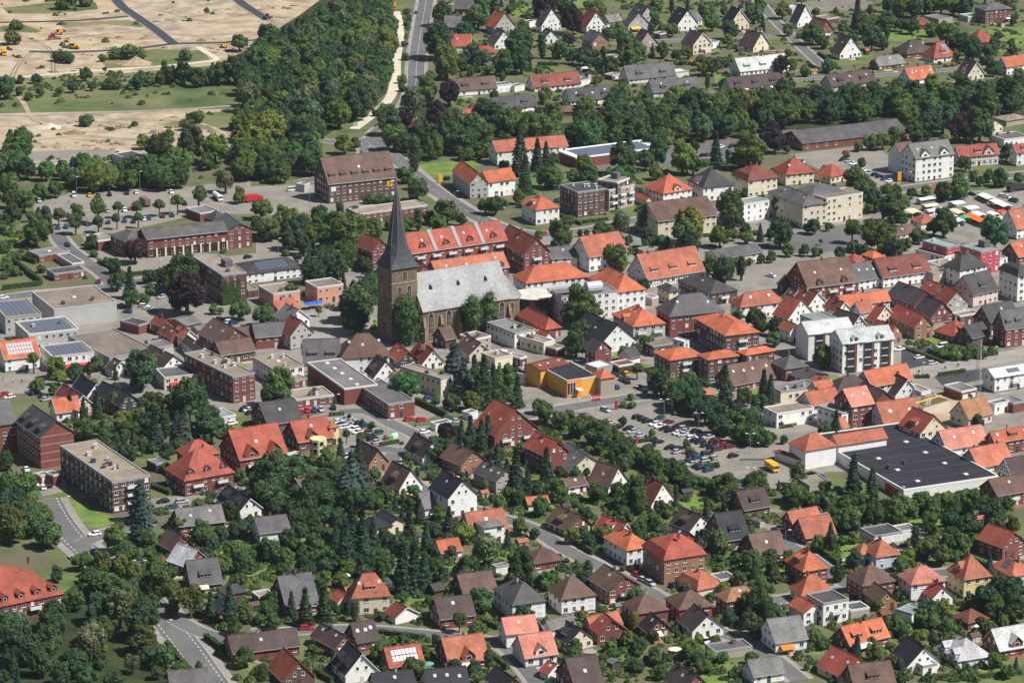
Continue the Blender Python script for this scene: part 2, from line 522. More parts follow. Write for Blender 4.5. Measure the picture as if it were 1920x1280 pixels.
            cp.build('chimney_cap', M_PLAIN, co, (0.12, 0.11, 0.1))
        # which slope is seen: front for x ridges, left for y ridges ('R' turns to the right slope)
        if ax == 'x': side = 0
        else: side = 0 if op.get('R') else 1
        def sp(u, a, z):           # u along the ridge from its left/front end, a = distance in from the eave
            return mp(u, a, z) if side == 0 else mp(u, Wd - a, z)
        nd = int(op.get('d', 0))
        wantd = op.get('dw', min(3.4, L / max(1, nd) * 0.55)) if nd else 0
        dang = {('x', 0): 0, ('y', 0): PI / 2, ('y', 1): -PI / 2}[(ax, side)]
        for i in range(nd):
            u = L * (i + 0.5) / nd
            a = max(0.5, hw * 0.22); zb_ = he + a * tp; zf = zb_ + 1.35
            td = math.tan(rad(max(6, pitch - 27)))
            zf = min(zf, zr - 0.35 - 0.0)
            if zf - zb_ < 0.7: continue
            vr = a + (zf - zb_) / max(0.05, (tp - td)); vr = min(vr, hw)
            zback = he + vr * tp - 0.02
            w2 = wantd / 2
            d_ = MB()
            A = [sp(u - w2, a, zb_ - 0.1), sp(u - w2, a, zf), sp(u - w2, vr, zback)]
            Bq = [sp(u + w2, a, zb_ - 0.1), sp(u + w2, a, zf), sp(u + w2, vr, zback)]
            d_.add(A + Bq, [(0, 1, 2), (5, 4, 3), (0, 3, 4, 1)])
            dm = d_.build('dormer', M_WALL, root, vary(WALL['dk'], 0.1) if rc in ('dg', 'an', 'db', 'br', 'mg', 'gr') else wallc); keep(dm)
            rr = MB(); rr.slab([[sp(u - w2 - 0.2, a - 0.35, zf - 0.3 * td), sp(u + w2 + 0.2, a - 0.35, zf - 0.3 * td), sp(u + w2 + 0.2, vr, zback + 0.05), sp(u - w2 - 0.2, vr, zback + 0.05)]], 0.14)
            rr.build('dormer_roof', M_TILE, dm, roofc)
            nwn = max(1, int(wantd / 1.05))
            for j in range(nwn):
                uu = u - w2 + wantd * (j + 0.5) / nwn
                x, y, z = sp(uu, a, zb_ + 0.28)
                add_window_sub(dm, x, y, z, dang, min(1.0, wantd / nwn - 0.15), max(0.5, zf - zb_ - 0.42))
        ng = int(op.get('g', 0)); gwid = op.get('z', 3.0)
        for i in range(ng):
            u = L * (i + 0.5) / ng if ng > 1 else L * op.get('o', 50) / 100
            a = -0.04 if not op.get('gi') else 0.9
            zt = he + (1.3 if not op.get('gi') else 2.0); w2 = gwid / 2; tg = min(1.0, tp)
            za = zt + w2 * tg
            if za > zr - 0.1: za = zr - 0.1; zt = max(he, za - w2 * tg)
            vr = min(hw, (za - he) / tp); ve = min(hw, (zt - he) / tp)
            d_ = MB(); zlow = he - 0.5 if not op.get('gi') else he + a * tp - 0.1
            A = [sp(u - w2, a, zlow), sp(u + w2, a, zlow), sp(u + w2, a, zt), sp(u, a, za), sp(u - w2, a, zt)]
            Bq = [sp(u - w2, ve + 0.1, zlow), sp(u + w2, ve + 0.1, zlow), sp(u + w2, ve + 0.1, zt), sp(u, max(ve, vr) - 0.05, za - 0.05), sp(u - w2, ve + 0.1, zt)]
            d_.add(A + Bq, [(0, 1, 2, 3, 4), (0, 5, 6, 1), (1, 6, 7, 2), (4, 9, 5, 0)])
            dm = keep(d_.build('gable_dormer', wm, root, wallc))
            rr = MB(); so = 0.25
            ap0, ap1 = sp(u, a - 0.4, za + 0.1), sp(u, vr, za + 0.1)
            rr.slab([[sp(u - w2 - so, a - 0.4, zt + 0.1 - so * tg), ap0, ap1, sp(u - w2 - so, ve - so * tg / tp, zt + 0.1 - so * tg)],
                     [ap0, sp(u + w2 + so, a - 0.4, zt + 0.1 - so * tg), sp(u + w2 + so, ve - so * tg / tp, zt + 0.1 - so * tg), ap1]], 0.15)
            rr.build('dormer_roof', M_TILE, dm, roofc)
            x, y, z = sp(u, a, (zlow if op.get('gi') else he) + 0.25)
            add_window_sub(dm, x, y, z, dang, min(1.6, gwid * 0.5), 1.1)
        ns = int(op.get('s', 1 if random.random() < 0.25 and kc == 'G' else 0))
        for i in range(ns):
            u = L * (i + 0.5) / ns + random.uniform(-0.06, 0.06) * L; a = hw * random.uniform(0.42, 0.6)
            if kc == 'H' and ns == 1: u = L / 2
            skylight(roof, sp, u, a, he, tp, side)
        if op.get('v'):
            solar_on_slope(keep, root, sp, L, hw, he, tp, kc, op.get('v'))
        if not far and kc == 'G' and he > 2.6 and not wing:
            g_ = MB(); g_.box(0, 1, 0, 1, 0, 1)
            gb = MB()
            p0, p1 = sp(-0.3, -o - 0.08, he - o * tp - 0.05), sp(L + 0.3, -o - 0.08, he - o * tp - 0.05)
            gb.cyl(p0, p1, 0.09, n=5)
            keep(gb.build('gutter', M_METAL, root))
    else:
        i = 0.35
        dk = MB(); dk.prism([(i, i), (W - i, i), (W - i, D - i), (i, D - i)], he - 0.05, he + 0.12)
        roof = keep(dk.build('roof', M_DECK, root, roofc))
        ph = op.get('ph', 0.45); pc = WALL.get(op.get('pc', ''), (0.45, 0.45, 0.43)) if op.get('pc') else random.choice([(0.5, 0.5, 0.48), (0.3, 0.3, 0.3), (0.6, 0.6, 0.58)])
        e = 0.06
        pr = MB()
        pr.box(-e, W + e, -e, i, he - 0.25, he + ph); pr.box(-e, W + e, D - i, D + e, he - 0.25, he + ph)
        pr.box(-e, i, i, D - i, he - 0.25, he + ph); pr.box(W - i, W + e, i, D - i, he - 0.25, he + ph)
        keep(pr.build('parapet', M_PLAIN, root, pc))
        for k in range(int(op.get('s', 0))):
            cols = max(1, int(round(math.sqrt(op['s'] * W / D)))); rows_ = math.ceil(op['s'] / cols)
            x = W * ((k % cols) + 0.5) / cols + random.uniform(-0.3, 0.3); y = D * ((k // cols) + 0.5) / rows_ + random.uniform(-0.3, 0.3)
            s_ = MB(); s_.box(x - 0.75, x + 0.75, y - 0.75, y + 0.75, he + 0.12, he + 0.4)
            s_.prism([(x - 0.65, y - 0.65), (x + 0.65, y - 0.65), (x + 0.65, y + 0.65), (x - 0.65, y + 0.65)], he + 0.4, he + 0.6, 0, [(x - 0.3, y - 0.3), (x + 0.3, y - 0.3), (x + 0.3, y + 0.3), (x - 0.3, y + 0.3)])
            s_.build('skylight', M_PLAIN, roof, (0.62, 0.63, 0.62))
        for k in range(int(op.get('k', 0))):
            x, y = W * random.uniform(0.15, 0.85), D * random.uniform(0.15, 0.85); a_ = random.uniform(0.35, 0.7)
            s_ = MB(); s_.box(x - a_, x + a_, y - a_, y + a_, he + 0.12, he + random.uniform(0.7, 1.3))
            s_.box(x - a_ - .08, x + a_ + .08, y - a_ - .08, y + a_ + .08, he + 1.3, he + 1.42)
            s_.build('roof_vent', M_PLAIN, roof, random.choice([(0.06, 0.06, 0.06), (0.5, 0.5, 0.5), (0.15, 0.1, 0.09)]))
        if op.get('h'):
            x0, y0 = W * 0.55, D * 0.35
            s_ = MB(); s_.box(x0, x0 + min(5, W * 0.3), y0, y0 + min(5, D * 0.3), he + 0.12, he + 2.8)
            s_.build('roof_plant_room', M_WALL, roof, (0.12, 0.11, 0.11))
        if op.get('v'):
            solar_on_flat(keep, root, W, D, he, op.get('v'))
        zr = he
    # balconies
    nb = int(op.get('b', 0))
    for k in range(1, nst):
        for j in range(nb):
            s = W * (j + 0.5) / nb
            bw = min(3.6, W / nb * 0.6)
            b_ = MB(); z = k * sh
            b_.box(s - bw / 2, s + bw / 2, -1.3, 0.0, z - 0.15, z)
            bal = keep(b_.build('balcony', M_PLAIN, root, (0.55, 0.55, 0.53)))
            r_ = MB(); r_.box(s - bw / 2, s + bw / 2, -1.34, -1.26, z, z + 0.95); r_.box(s - bw / 2, s - bw / 2 + 0.06, -1.26, -0.003, z, z + 0.95); r_.box(s + bw / 2 - 0.06, s + bw / 2, -1.26, -0.003, z, z + 0.95)
            r_.build('balcony_rail', M_PLAIN, bal, (0.65, 0.66, 0.66))
    if 'a' in op and isinstance(op['a'], str):
        ac = dict(red=(0.55, 0.03, 0.05), white=(0.75, 0.75, 0.72), orange=(0.7, 0.2, 0.04), yellow=(0.75, 0.42, 0.03), cream=(0.72, 0.6, 0.42))[op['a']]
        for j in range(int(op.get('m', 1))):
            x0 = W * (0.12 + 0.46 * j); x1 = x0 + min(W * 0.42, 6)
            w_ = MB(); z = min(2.7, he - 0.3)
            w_.add([(x0, -0.02, z), (x1, -0.02, z), (x1, -2.3, z - 0.7), (x0, -2.3, z - 0.7), (x0, -0.02, z - 0.06), (x1, -0.02, z - 0.06), (x1, -2.3, z - 0.95), (x0, -2.3, z - 0.95)],
                   [(0, 3, 2, 1), (4, 5, 6, 7), (3, 7, 6, 2), (0, 4, 7, 3), (1, 2, 6, 5), (0, 1, 5, 4)])
            keep(w_.build('awning', M_PLAIN, root, ac))
    if 'A' in op:
        na = int(op['A'])
        for i in range(na):
            s = W * (i + 0.5) / na; w2 = W / na * 0.36; hh = min(3.6, he * 0.5)
            a_ = MB(); pts = [(-w2, 0.02), (w2, 0.02), (w2, hh * 0.78)] + [(w2 * math.cos(q_), hh * 0.78 + hh * 0.22 * math.sin(q_)) for q_ in (PI * k / 6 for k in range(1, 6))] + [(-w2, hh * 0.78)]
            n = len(pts)
            a_.add([(s + x, -0.06, z) for x, z in pts] + [(s + x, 0.05, z) for x, z in pts], [tuple(range(n - 1, -1, -1))[::-1]] + [((i2 + 1) % n, i2, n + i2, n + (i2 + 1) % n) for i2 in range(n)])
            keep(a_.build('garage_door', M_PLAIN, root, (0.035, 0.02, 0.018)))
            c_ = MB(); c_.box(s + w2 * 1.12, s + w2 * 1.6, -0.5, 0.0, 0, hh + 0.2)
            keep(c_.build('pillar', M_WALL, root, WALL['cr']))
    if 'D' in op:                                           # garage doors along the front
        na = int(op['D'])
        for i in range(na):
            s = W * (i + 0.5) / na; w2 = min(1.25, W / na * 0.42)
            g_ = MB(); g_.box(s - w2, s + w2, -0.05, 0.03, 0.03, min(2.2, he * 0.8))
            keep(g_.build('garage_door', M_PLAIN, root, (0.62, 0.62, 0.6)))
    for i in range(int(op.get('W', 0))):
        u = L * (i + 1) / (op['W'] + 1); b_ = MB(); hw = Wd / 2
        for a, bq in ((-o, hw), (Wd + o, hw)):
            z0, z1 = he - o * tp - .3, zr
            q8 = [(u - .8, a, z0), (u + .8, a, z0), (u + .8, bq, z1 - .3), (u - .8, bq, z1 - .3)]
            b_.add([mp(*p) for p in q8] + [mp(p[0], p[1], p[2] + .7) for p in q8], [(3, 2, 1, 0), (4, 5, 6, 7), (0, 1, 5, 4), (1, 2, 6, 5), (2, 3, 7, 6), (3, 0, 4, 7)])
        keep(b_.build('party_wall', M_WALL, root, (.3, .29, .28)))
    if 'Q' in op:
        b_ = MB()
        for i in range(int(op['Q'])): y = D * (i + 1) / (op['Q'] + 1); b_.box(.5, W - .5, y - .12, y + .12, he + .121, he + .15)
        b_.build('roof_seam', M_PLAIN, roof, (.075, .075, .08))
    if 'L' in op:
        for k in range(1, nst + 1):
            b_ = MB(); z = k * sh - .3; b_.box(-.05, W + .05, -.05, -.003, z - .18, z); b_.box(-.05, -.003, -.003, D + .05, z - .18, z)
            keep(b_.build('storey_band', M_PLAIN, root, (.42, .36, .3)))
    for i in range(int(op.get('V', 0))):
        s = W * (i + .5) / op['V']
        for w0, w1, c_, m_, nn in ((-1.6, .9, None, M_GLASS, 'glass_bay'), (1.2, 2.2, (.16, .07, .055), M_BRICK, 'pillar')):
            b_ = MB(); b_.box(s + w0, s + w1, -.5, -.1, .3, he - .4); g_ = keep(b_.build(nn, m_, root, c_))
            if c_ is None:
                f_ = MB()
                for k in range(1, nst + 1): f_.box(s + w0 - .05, s + w1 + .05, -.62, -.505, k * sh - .55, k * sh - .2)
                f_.build('balcony_rail', M_PLAIN, g_, (.55, .55, .55))
    if M != Matrix.Identity(4):
        for k_ in kids: k_.matrix_basis = M @ k_.matrix_basis
    rec['zr'] = max(rec.get('zr', 0), zr)
    rec['dim'] = (W, D, he)
    rec['Mlast'] = M
    return rec

def add_window_sub(parent, x, y, z, ang, w, h):
    fm, pm, bm_ = window_mesh(max(0.5, w), max(0.5, h))
    o = obj('window', fm, parent); o.location = (x, y, z); o.rotation_euler = (0, 0, ang)
    # the pane is part of the frame's own mesh here: parts go no deeper
    me = DORMWIN.get((round(w, 1), round(h, 1)))
    if me is None:
        f = MB(); ww, hh = max(0.5, w), max(0.5, h)
        f.box(-ww/2, ww/2, -0.06, 0.03, 0, hh, 0); f.box(-ww/2 + .09, ww/2 - .09, -0.075, -0.061, 0.09, hh - .09, 1)
        me = f.mesh('window', [M_FRAME, M_GLASS]); DORMWIN[(round(w, 1), round(h, 1))] = me
    o.data = me
    return o
DORMWIN = {}

def skylight(roof, sp, u, a, he, tp, side):
    w2, l = 0.45, 0.95
    c = math.cos(math.atan(tp))
    z = lambda aa: he + aa * tp
    a0, a1 = a, a + l * c
    vs = []
    for dz in (0.02, 0.16):
        vs += [sp(u - w2, a0, z(a0) + dz), sp(u + w2, a0, z(a0) + dz), sp(u + w2, a1, z(a1) + dz), sp(u - w2, a1, z(a1) + dz)]
    s = MB(); s.add(vs, [(3, 2, 1, 0), (4, 5, 6, 7), (0, 1, 5, 4), (1, 2, 6, 5), (2, 3, 7, 6), (3, 0, 4, 7)])
    s.build('skylight', M_SOLARL, roof)

def solar_on_slope(keep, root, sp, L, hw, he, tp, kc, style):
    """panels in rows on the roof slope that is seen"""
    u0, u1 = (L * 0.12, L * 0.88) if kc != 'H' else (L / 2 - max(1.5, (L - 2 * hw) * 0.5 + hw * 0.3), L / 2 + max(1.5, (L - 2 * hw) * 0.5 + hw * 0.3))
    if style == 'half': u0 = u0 + (u1 - u0) * 0.5
    if style == 'small': u0, u1 = L * 0.35, L * 0.65
    c = math.cos(math.atan(tp))
    a0, a1 = hw * 0.15, hw * 0.82
    rows = max(1, int((a1 - a0) / c / 1.65)); cols = max(1, int((u1 - u0) / 1.05))
    s = MB()
    for r in range(rows):
        for k in range(cols):
            ua, ub = u0 + (u1 - u0) * (k + 0.08) / cols, u0 + (u1 - u0) * (k + 0.9) / cols
            aa, ab = a0 + (a1 - a0) * (r + 0.08) / rows, a0 + (a1 - a0) * (r + 0.88) / rows
            vs = []
            for dz in (0.03, 0.12):
                vs += [sp(ua, aa, he + aa * tp + dz), sp(ub, aa, he + aa * tp + dz), sp(ub, ab, he + ab * tp + dz), sp(ua, ab, he + ab * tp + dz)]
            s.add(vs, [(3, 2, 1, 0), (4, 5, 6, 7), (0, 1, 5, 4), (1, 2, 6, 5), (2, 3, 7, 6), (3, 0, 4, 7)])
    keep(s.build('solar_panel', M_SOLARL if style in ('pale',) else M_SOLAR, root))

def solar_on_flat(keep, root, W, D, he, style):
    along = W >= D
    rows = max(2, int(D * 0.8 / 2.3))
    s = MB(); fr = MB()
    for r in range(rows):
        y = D * 0.1 + (D * 0.8) * r / rows
        n = max(2, int(W * 0.84 / 1.7))
        for k in range(n):
            x0 = W * 0.08 + W * 0.84 * k / n
            x1 = x0 + W * 0.84 / n * 0.93
            zz = he + 0.25
            vs = [(x0, y, zz), (x1, y, zz), (x1, y + 1.05, zz + 0.45), (x0, y + 1.05, zz + 0.45)]
            s.add(vs + [(a, b, c - 0.06) for a, b, c in vs], [(0, 1, 2, 3), (7, 6, 5, 4), (0, 4, 5, 1), (1, 5, 6, 2), (2, 6, 7, 3), (3, 7, 4, 0)])
        fr.box(W * 0.08, W * 0.92, y + 1.06, y + 1.12, he + 0.12, he + 0.6)
    sp_ = keep(s.build('solar_panel', M_SOLAR, root))
    fr.build('panel_frame', M_METAL, sp_)
# ---------------------------------------------------------------- the buildings, quarter by quarter (corner pixels of the eaves, read 4x enlarged)
BDATA = {}
BDATA['00'] = '''
F 955 1195 1095 1172 x845 1255 dg wh | white single storey hall with dark flat roof among trees
F 1760 1130 1920 1105 x1680 3.4 mg gy nw | low grey flat roofed shed hidden among the trees
F 240 1245 540 1215 d5 2.6 br ge nw n:shed | long low shed with brown roof beside the building site
'''
BDATA['10'] = '''
G 1490 62 1625 66 d10 4 mg bn | grey roofed house at the top road edge
G 1412 200 1600 203 d11 3.5 gr bn nB | house with pale grey roof behind the bright red roof
G 1400 345 1615 341 d11 3.6 rd cr s1 | house with broad bright red roof and rooflight beside the road
H 1600 390 1790 390 d7 2.6 rd cr c0 nw n:garage | small red hipped garage by bright red roofed house
T 1790 205 1945 190 d11 4.5 or gy p50 c1 | grey gabled house with steep orange roof
T 1790 330 1935 318 x1735 3.6 mg wh p50 b1 | white gabled house with grey roof and balcony above red garage
G 1505 678 1805 655 d10 730 br wh d2 c1 p45 | white row house with brown roof and two wide dormers by the road
F 1808 645 1920 632 d6 700 mg wh D2 nw | grey flat garage between two brown roofed row houses
H 1525 862 1640 832 d5 2.4 rd bn c0 nw n:carport p25 | red hipped carport beside a red car below the row house
H 1175 955 1290 930 x1090 3.2 rb bk | low house with red brown hipped roof between trees by the junction
G 1600 -20 1700 -24 d9 4 mg wh | grey roofed house at the very top
'''
BDATA['20'] = '''
K -140 825 188 786 d10 830 dg wh d2 c1 p45 | white house with grey half hipped roof below the row houses
G -110 1135 415 1092 d11 7.2 sa wh c3 p35 | long two storey white house with pale orange roof near the railway
T 222 188 372 166 x178 4.6 dg wh p50 | white steep gabled house with dark roof beside dark red tree
T 560 196 705 184 d11 4.6 rd wh p52 | white steep gabled house with bright red roof beside dark red tree
T 240 290 350 282 d8 3 db wh p45 | small dark roofed house behind conifers below white gable
T 602 312 725 300 x525 410 mg ob p40 | orange brick house with tall gable window and grey roof
T 872 190 1035 178 x832 4 mg gy p46 a:yellow | grey house with yellow awning over its balcony
T 962 132 1075 118 d11 5 dg gy p48 | dark roofed house behind the one with yellow awning
T 1240 186 1395 172 x1170 245 an wh p50 | white gabled house with black roof behind the garden street
T 1642 175 1780 162 x1575 4.4 an cr p52 | cream gabled house with black roof and three attic windows
T 945 346 1095 326 x890 395 db ge p48 | beige gabled house with brown roof beside the street junction
T 1360 336 1495 318 x1270 420 db cr p44 b1 | cream two storey house with balcony under dark gable
T 1810 352 1925 328 x1705 3.2 db cr p48 | cream house with dark steep roof above white flat annexe
F 1740 302 1802 285 x1700 370 lg wh n:annexe cat:annexe | white flat roofed annexe in front of dark steep roof
G 172 650 515 620 d10 690 rb wh d2 c1 p45 | white row house with red brown roof and two dormers
F 20 655 95 640 x-30 2.6 mg wh D1 nw | grey flat garage touching the red brown row house
F 515 610 590 595 d6 2.5 mg wh D1 nw | small flat garage with dark roof right beside red brown row house
G 440 756 795 722 d10 3 dg wh d2 s3 c1 p45 | grey row house with two dormers and glass porch
G 290 842 520 828 d7 2.6 br bn c0 p30 nw n:outbuilding | brown roofed outbuilding beside the yellow green tree
G 880 592 1228 562 d11 630 mg wh d2 c2 p47 | white double house with dark grey roof and two broad dormers
F 1230 548 1325 535 d7 3 wh cr D1 nw | white flat garage joined to the grey double house
F 752 572 818 558 x692 600 bg bk D1 nw | brick flat garage left of the grey double house
G 1060 692 1412 662 d10 740 mg gy d2 s2 c1 p45 | grey double house with two dormers and lean to conservatory
G 1715 532 2075 494 d11 3.6 lg wh d3 c1 p45 | double house with pale silver roof and three dormers
G 1640 668 2035 630 d10 3 db gy d3 c2 a:white m2 p45 | dark brown terrace with white awnings over its terraces
F 1450 722 1700 702 d6 2.5 mg ge nw n:carport | long grey carport behind the belt of trees
F 480 1190 1120 1110 d18 1262 wh bk v ph0.3 pc:wh nw n:depot cat:depot | long brick depot with white roof full of solar panels
F 130 170 180 160 d5 2.8 dg wh nw n:garage | small dark garage beside the top white gable
F 710 200 745 192 d5 2.6 gr wh nw n:garage | grey garage beside the bright red roofed gable
G 730 165 825 150 d7 3 gr gy c0 | low grey roof behind the bright red roofed gable
F 1480 330 1560 315 d6 3 bg wh n:annexe | white annexe beside the cream balcony house
F 1110 260 1165 250 d5 2.6 dg bn nw n:garage | dark garage beside the white black roofed gable
F 720 435 815 425 d6 2.6 br bn nw n:garage | brown flat garage below the orange brick house
G 1340 160 1425 140 d7 4 gr wh c0 | little grey roofed house behind the garden street gable
'''
BDATA['30'] = '''
T 222 166 335 142 x165 215 an wh p52 c1 | white gabled house with black roof atop the lane
T 385 236 495 222 x285 305 rb bk p46 b1 | dark red brick house with balcony gable beside the lane
T 540 400 700 382 x472 452 db wh p50 c1 | white gabled house with dark brown roof and red chairs
F 180 72 270 55 d8 2.8 lg gy nw | pale grey flat garage near the top edge
F 442 148 532 135 x352 2.6 br bn nw | brown flat roofed garage beside the top green lawn
F 240 48 780 22 d9 3.5 br ge n:hall cat:hall | long low brown hall along the top edge
K 830 492 1025 468 x765 530 gr bn s1 p45 c1 | brown brick house with pale grey half hipped roof
H 1040 402 1240 380 x935 425 db bk p40 s2 | dark brown hipped house with white garage door
G 1090 200 1230 175 x945 2.6 rb bn c0 nw n:outbuilding p18 | long low building with red brown roof half under creeper
F 1280 150 1385 135 x1170 190 gr ge D1 nw | grey flat garage beside the brown hipped brick villa
F 1500 130 1590 120 x1435 2.8 gn gy nw n:carport | open flat carport next to the brick villa
H 1245 432 1410 412 x1155 474 rd wh p52 d1 v:half c0 | white bungalow with bright red tent roof and solar panels
G 480 646 805 606 d10 676 db gy d2 s3 c2 p44 | grey terrace with brown roof, two dormers and three rooflights
G 1072 598 1255 572 x985 638 or wh s4 p48 c1 | white house with faded orange roof and rooflights
F 1010 652 1105 636 x930 2.8 dg wh nw | dark flat garage before the faded orange roof
T 1500 560 1620 545 x1415 612 db cr p50 g1 | cream gabled house with dark roof and little red brown bay
G 1792 500 1975 470 x1715 572 or wh p48 c1 | white house with orange roof at the right edge
H 1630 78 1832 62 x1550 182 mg bk p24 c1 | square brick villa with low dark hipped roof
H 1560 318 1710 304 x1468 365 rd bk p42 c0 | brick bungalow with wide red pyramid roof
G 260 1076 1045 985 x95 1135 mg bk p22 c0 ws5 n:market_hall cat:hall | long brick market hall with dark grey roof by the trees
T 1650 962 1760 935 x1380 4 mg cr p30 c0 | dark roof and cream gable behind dark red tree
F 1770 1052 1960 1030 x1660 1110 mg wh k2 | white building with grey flat roof at the right edge
H 1790 905 1950 880 d10 3 bg ge p16 c0 nw n:pavilion cat:pavilion | low beige roofed pavilion behind the dark conifer
G 1110 1185 1395 1150 d12 1372 gr wh g2 s3 p42 z4.5 n:town_house cat:house c1 | big white three storey house with twin front gables by the main road
G 1000 1165 1112 1150 d10 9 br wh nw c0 | +
G 1440 1172 1730 1150 x1385 1255 rd wh tf g1 o75 z5 p45 d1 | half timbered white house with red roof beside twin gabled house
G 1868 1142 2000 1128 x1815 1250 rd wh p45 d1 | white red roofed house beyond the half timbered one
H 135 1305 345 1284 x40 1400 rd cr p42 s2 c1 | cream villa with red hipped roof behind the school
H 470 1322 610 1296 x345 1385 rd cr p36 c0 | cream annexe villa with flat red hipped roof behind the school
'''
BDATA['01'] = '''
G 1105 508 1700 445 d12 655 mg bk p24 A9 c0 e0.7 n:fire_station cat:building | long fire station with grey roof and nine dark arched gates
H 945 532 1105 508 x828 655 mg bk p28 c0 | + 
T 1703 446 1888 428 x1600 590 mg bk p26 c0 ws4 | + 
F 735 532 850 515 x645 602 bg bk nw | low brick annexe with gravel roof beside the fire station
F 1500 325 1640 302 x1395 385 gr bk nw | brick flat roofed store behind the fire station
H 1610 372 1720 352 d8 4.5 dg bk p40 c0 nw | dark pyramid roofed drying house behind the fire station
F 292 642 525 604 x215 692 gr bk s1 | brick bungalow with flat roof beside the nursery garden
F 540 702 632 690 x425 742 mg ge | low bungalow wing with dark flat roof beside the brick bungalow
F 405 778 640 748 x350 830 dg bk e1 | dark flat roofed florist hall open at the front
F 405 1045 875 990 x240 7.2 br gy k3 s1 ph0.9 pc:gy nw n:store cat:store | big pale grey windowless store with brown flat roof
F 40 1105 312 1078 x-70 6.5 bg gy v | grey shop with gravel roof and rows of solar panels beside the store
F 215 1232 590 1190 x112 6.5 bg gy v k2 | grey shop with five rows of solar panels and roof terrace
F 1665 790 1850 768 x1453 1012 bg bn h1 k2 ws2.2 n:office_block cat:office | five storey brown office block with ivy on its end wall
F 1040 1165 1125 1140 x900 1230 dg bk nw | narrow dark flat roof beside the big store
T 1215 1162 1300 1142 x1130 4 rb bk p38 | small red brown gabled house behind the store
T 1275 1245 1370 1228 d9 4 rb bk s3 p42 | red brown roof with three rooflights in the old lane
T 1375 1250 1470 1234 d8 4.5 sa wh p42 | small white house with patched orange roof in old lane
G 1395 1158 1512 1130 x1255 3.5 gr ge p12 c0 nw | low shed with wide grey roof behind dark red tree
T 1650 1290 1880 1250 x1490 4.5 br bn p36 s2 | wide brown roofed house in the old lane
G 1480 1190 1600 1165 x1430 3.5 gr ge p20 nw c0 | grey lean roofed barn beside the wide brown roof
G 1790 1272 1900 1252 d8 4 br bn | brown shingled house at the end of the old lane
'''
BDATA['11'] = '''
G 545 95 1048 42 x437 250 br bn p49 d6 c1 st3 ws2.9 nB n:post_office cat:post office | tall brown brick post office with six dormers and yellow sign
F 775 330 1285 264 x690 410 bg bk ph0.5 n:depot cat:depot | long low brick depot with sand coloured flat roof behind the spire
F 362 112 405 98 x300 3.2 bg gy nw n:loading_shelter cat:shelter | small flat loading shelter at the post yard
T 1605 92 1740 82 x1475 215 or gy p46 c0 | grey old house with bright orange roof and ruined gable
G 1742 84 1945 57 d9 205 or wh p42 c1 | +
H -70 772 358 718 d17 4.7 dg wh p18 v c0 n:sports_hall cat:hall | white hall with dark hipped roof and square of solar panels
F 130 930 330 903 x20 1040 br pk k1 | pink two storey house with flat brown roof behind cafe umbrellas
F 460 882 655 855 x368 1000 br pk | square pink cafe building with flat roof by the church square
F -60 900 18 890 d14 955 br bn | low flat roofed wing between office block and pink house
G 190 1065 330 1020 d8 4 sa pk p40 | pink house with faded orange roof behind the grey gable
T 245 1125 400 1098 d10 7 gr wh p40 c1 | tall narrow house with pale grey roof near the church square
T 258 1232 430 1205 d9 6 rb gy p46 | grey gabled house with red brown roof facing church square
G 0 1245 240 1225 d9 5 mg bk p40 | grey slate roofed house in the old lane
G 1170 615 1880 512 d13 11 rd bk p45 s4 b6 c2 W3 g4 gi z2.6 nB n:apartment_block cat:apartments | long red roofed brick apartment block behind the church
T 870 600 1000 578 d12 9 rb bk p45 c0 | red roofed brick house directly behind the church tower
H 855 560 930 548 d6 7 or bk p45 c0 nw | little orange pyramid roof by the church tower
G 1365 790 1895 716 d11 4.5 sa bk p42 g5 z2.4 s3 nB c1 n:shopping_arcade cat:shops | low orange roof with zigzag gables behind the church nave
T 1205 780 1330 760 d9 6 rb bk p44 c0 | dark brick gable between church tower and zigzag roof
F 1640 1272 1762 1244 d9 5 bg ge k3 | beige gravel roofed house under the nave windows
G 1420 1262 1500 1246 d8 4 br bn | brown roofed house under the nave buttresses
'''
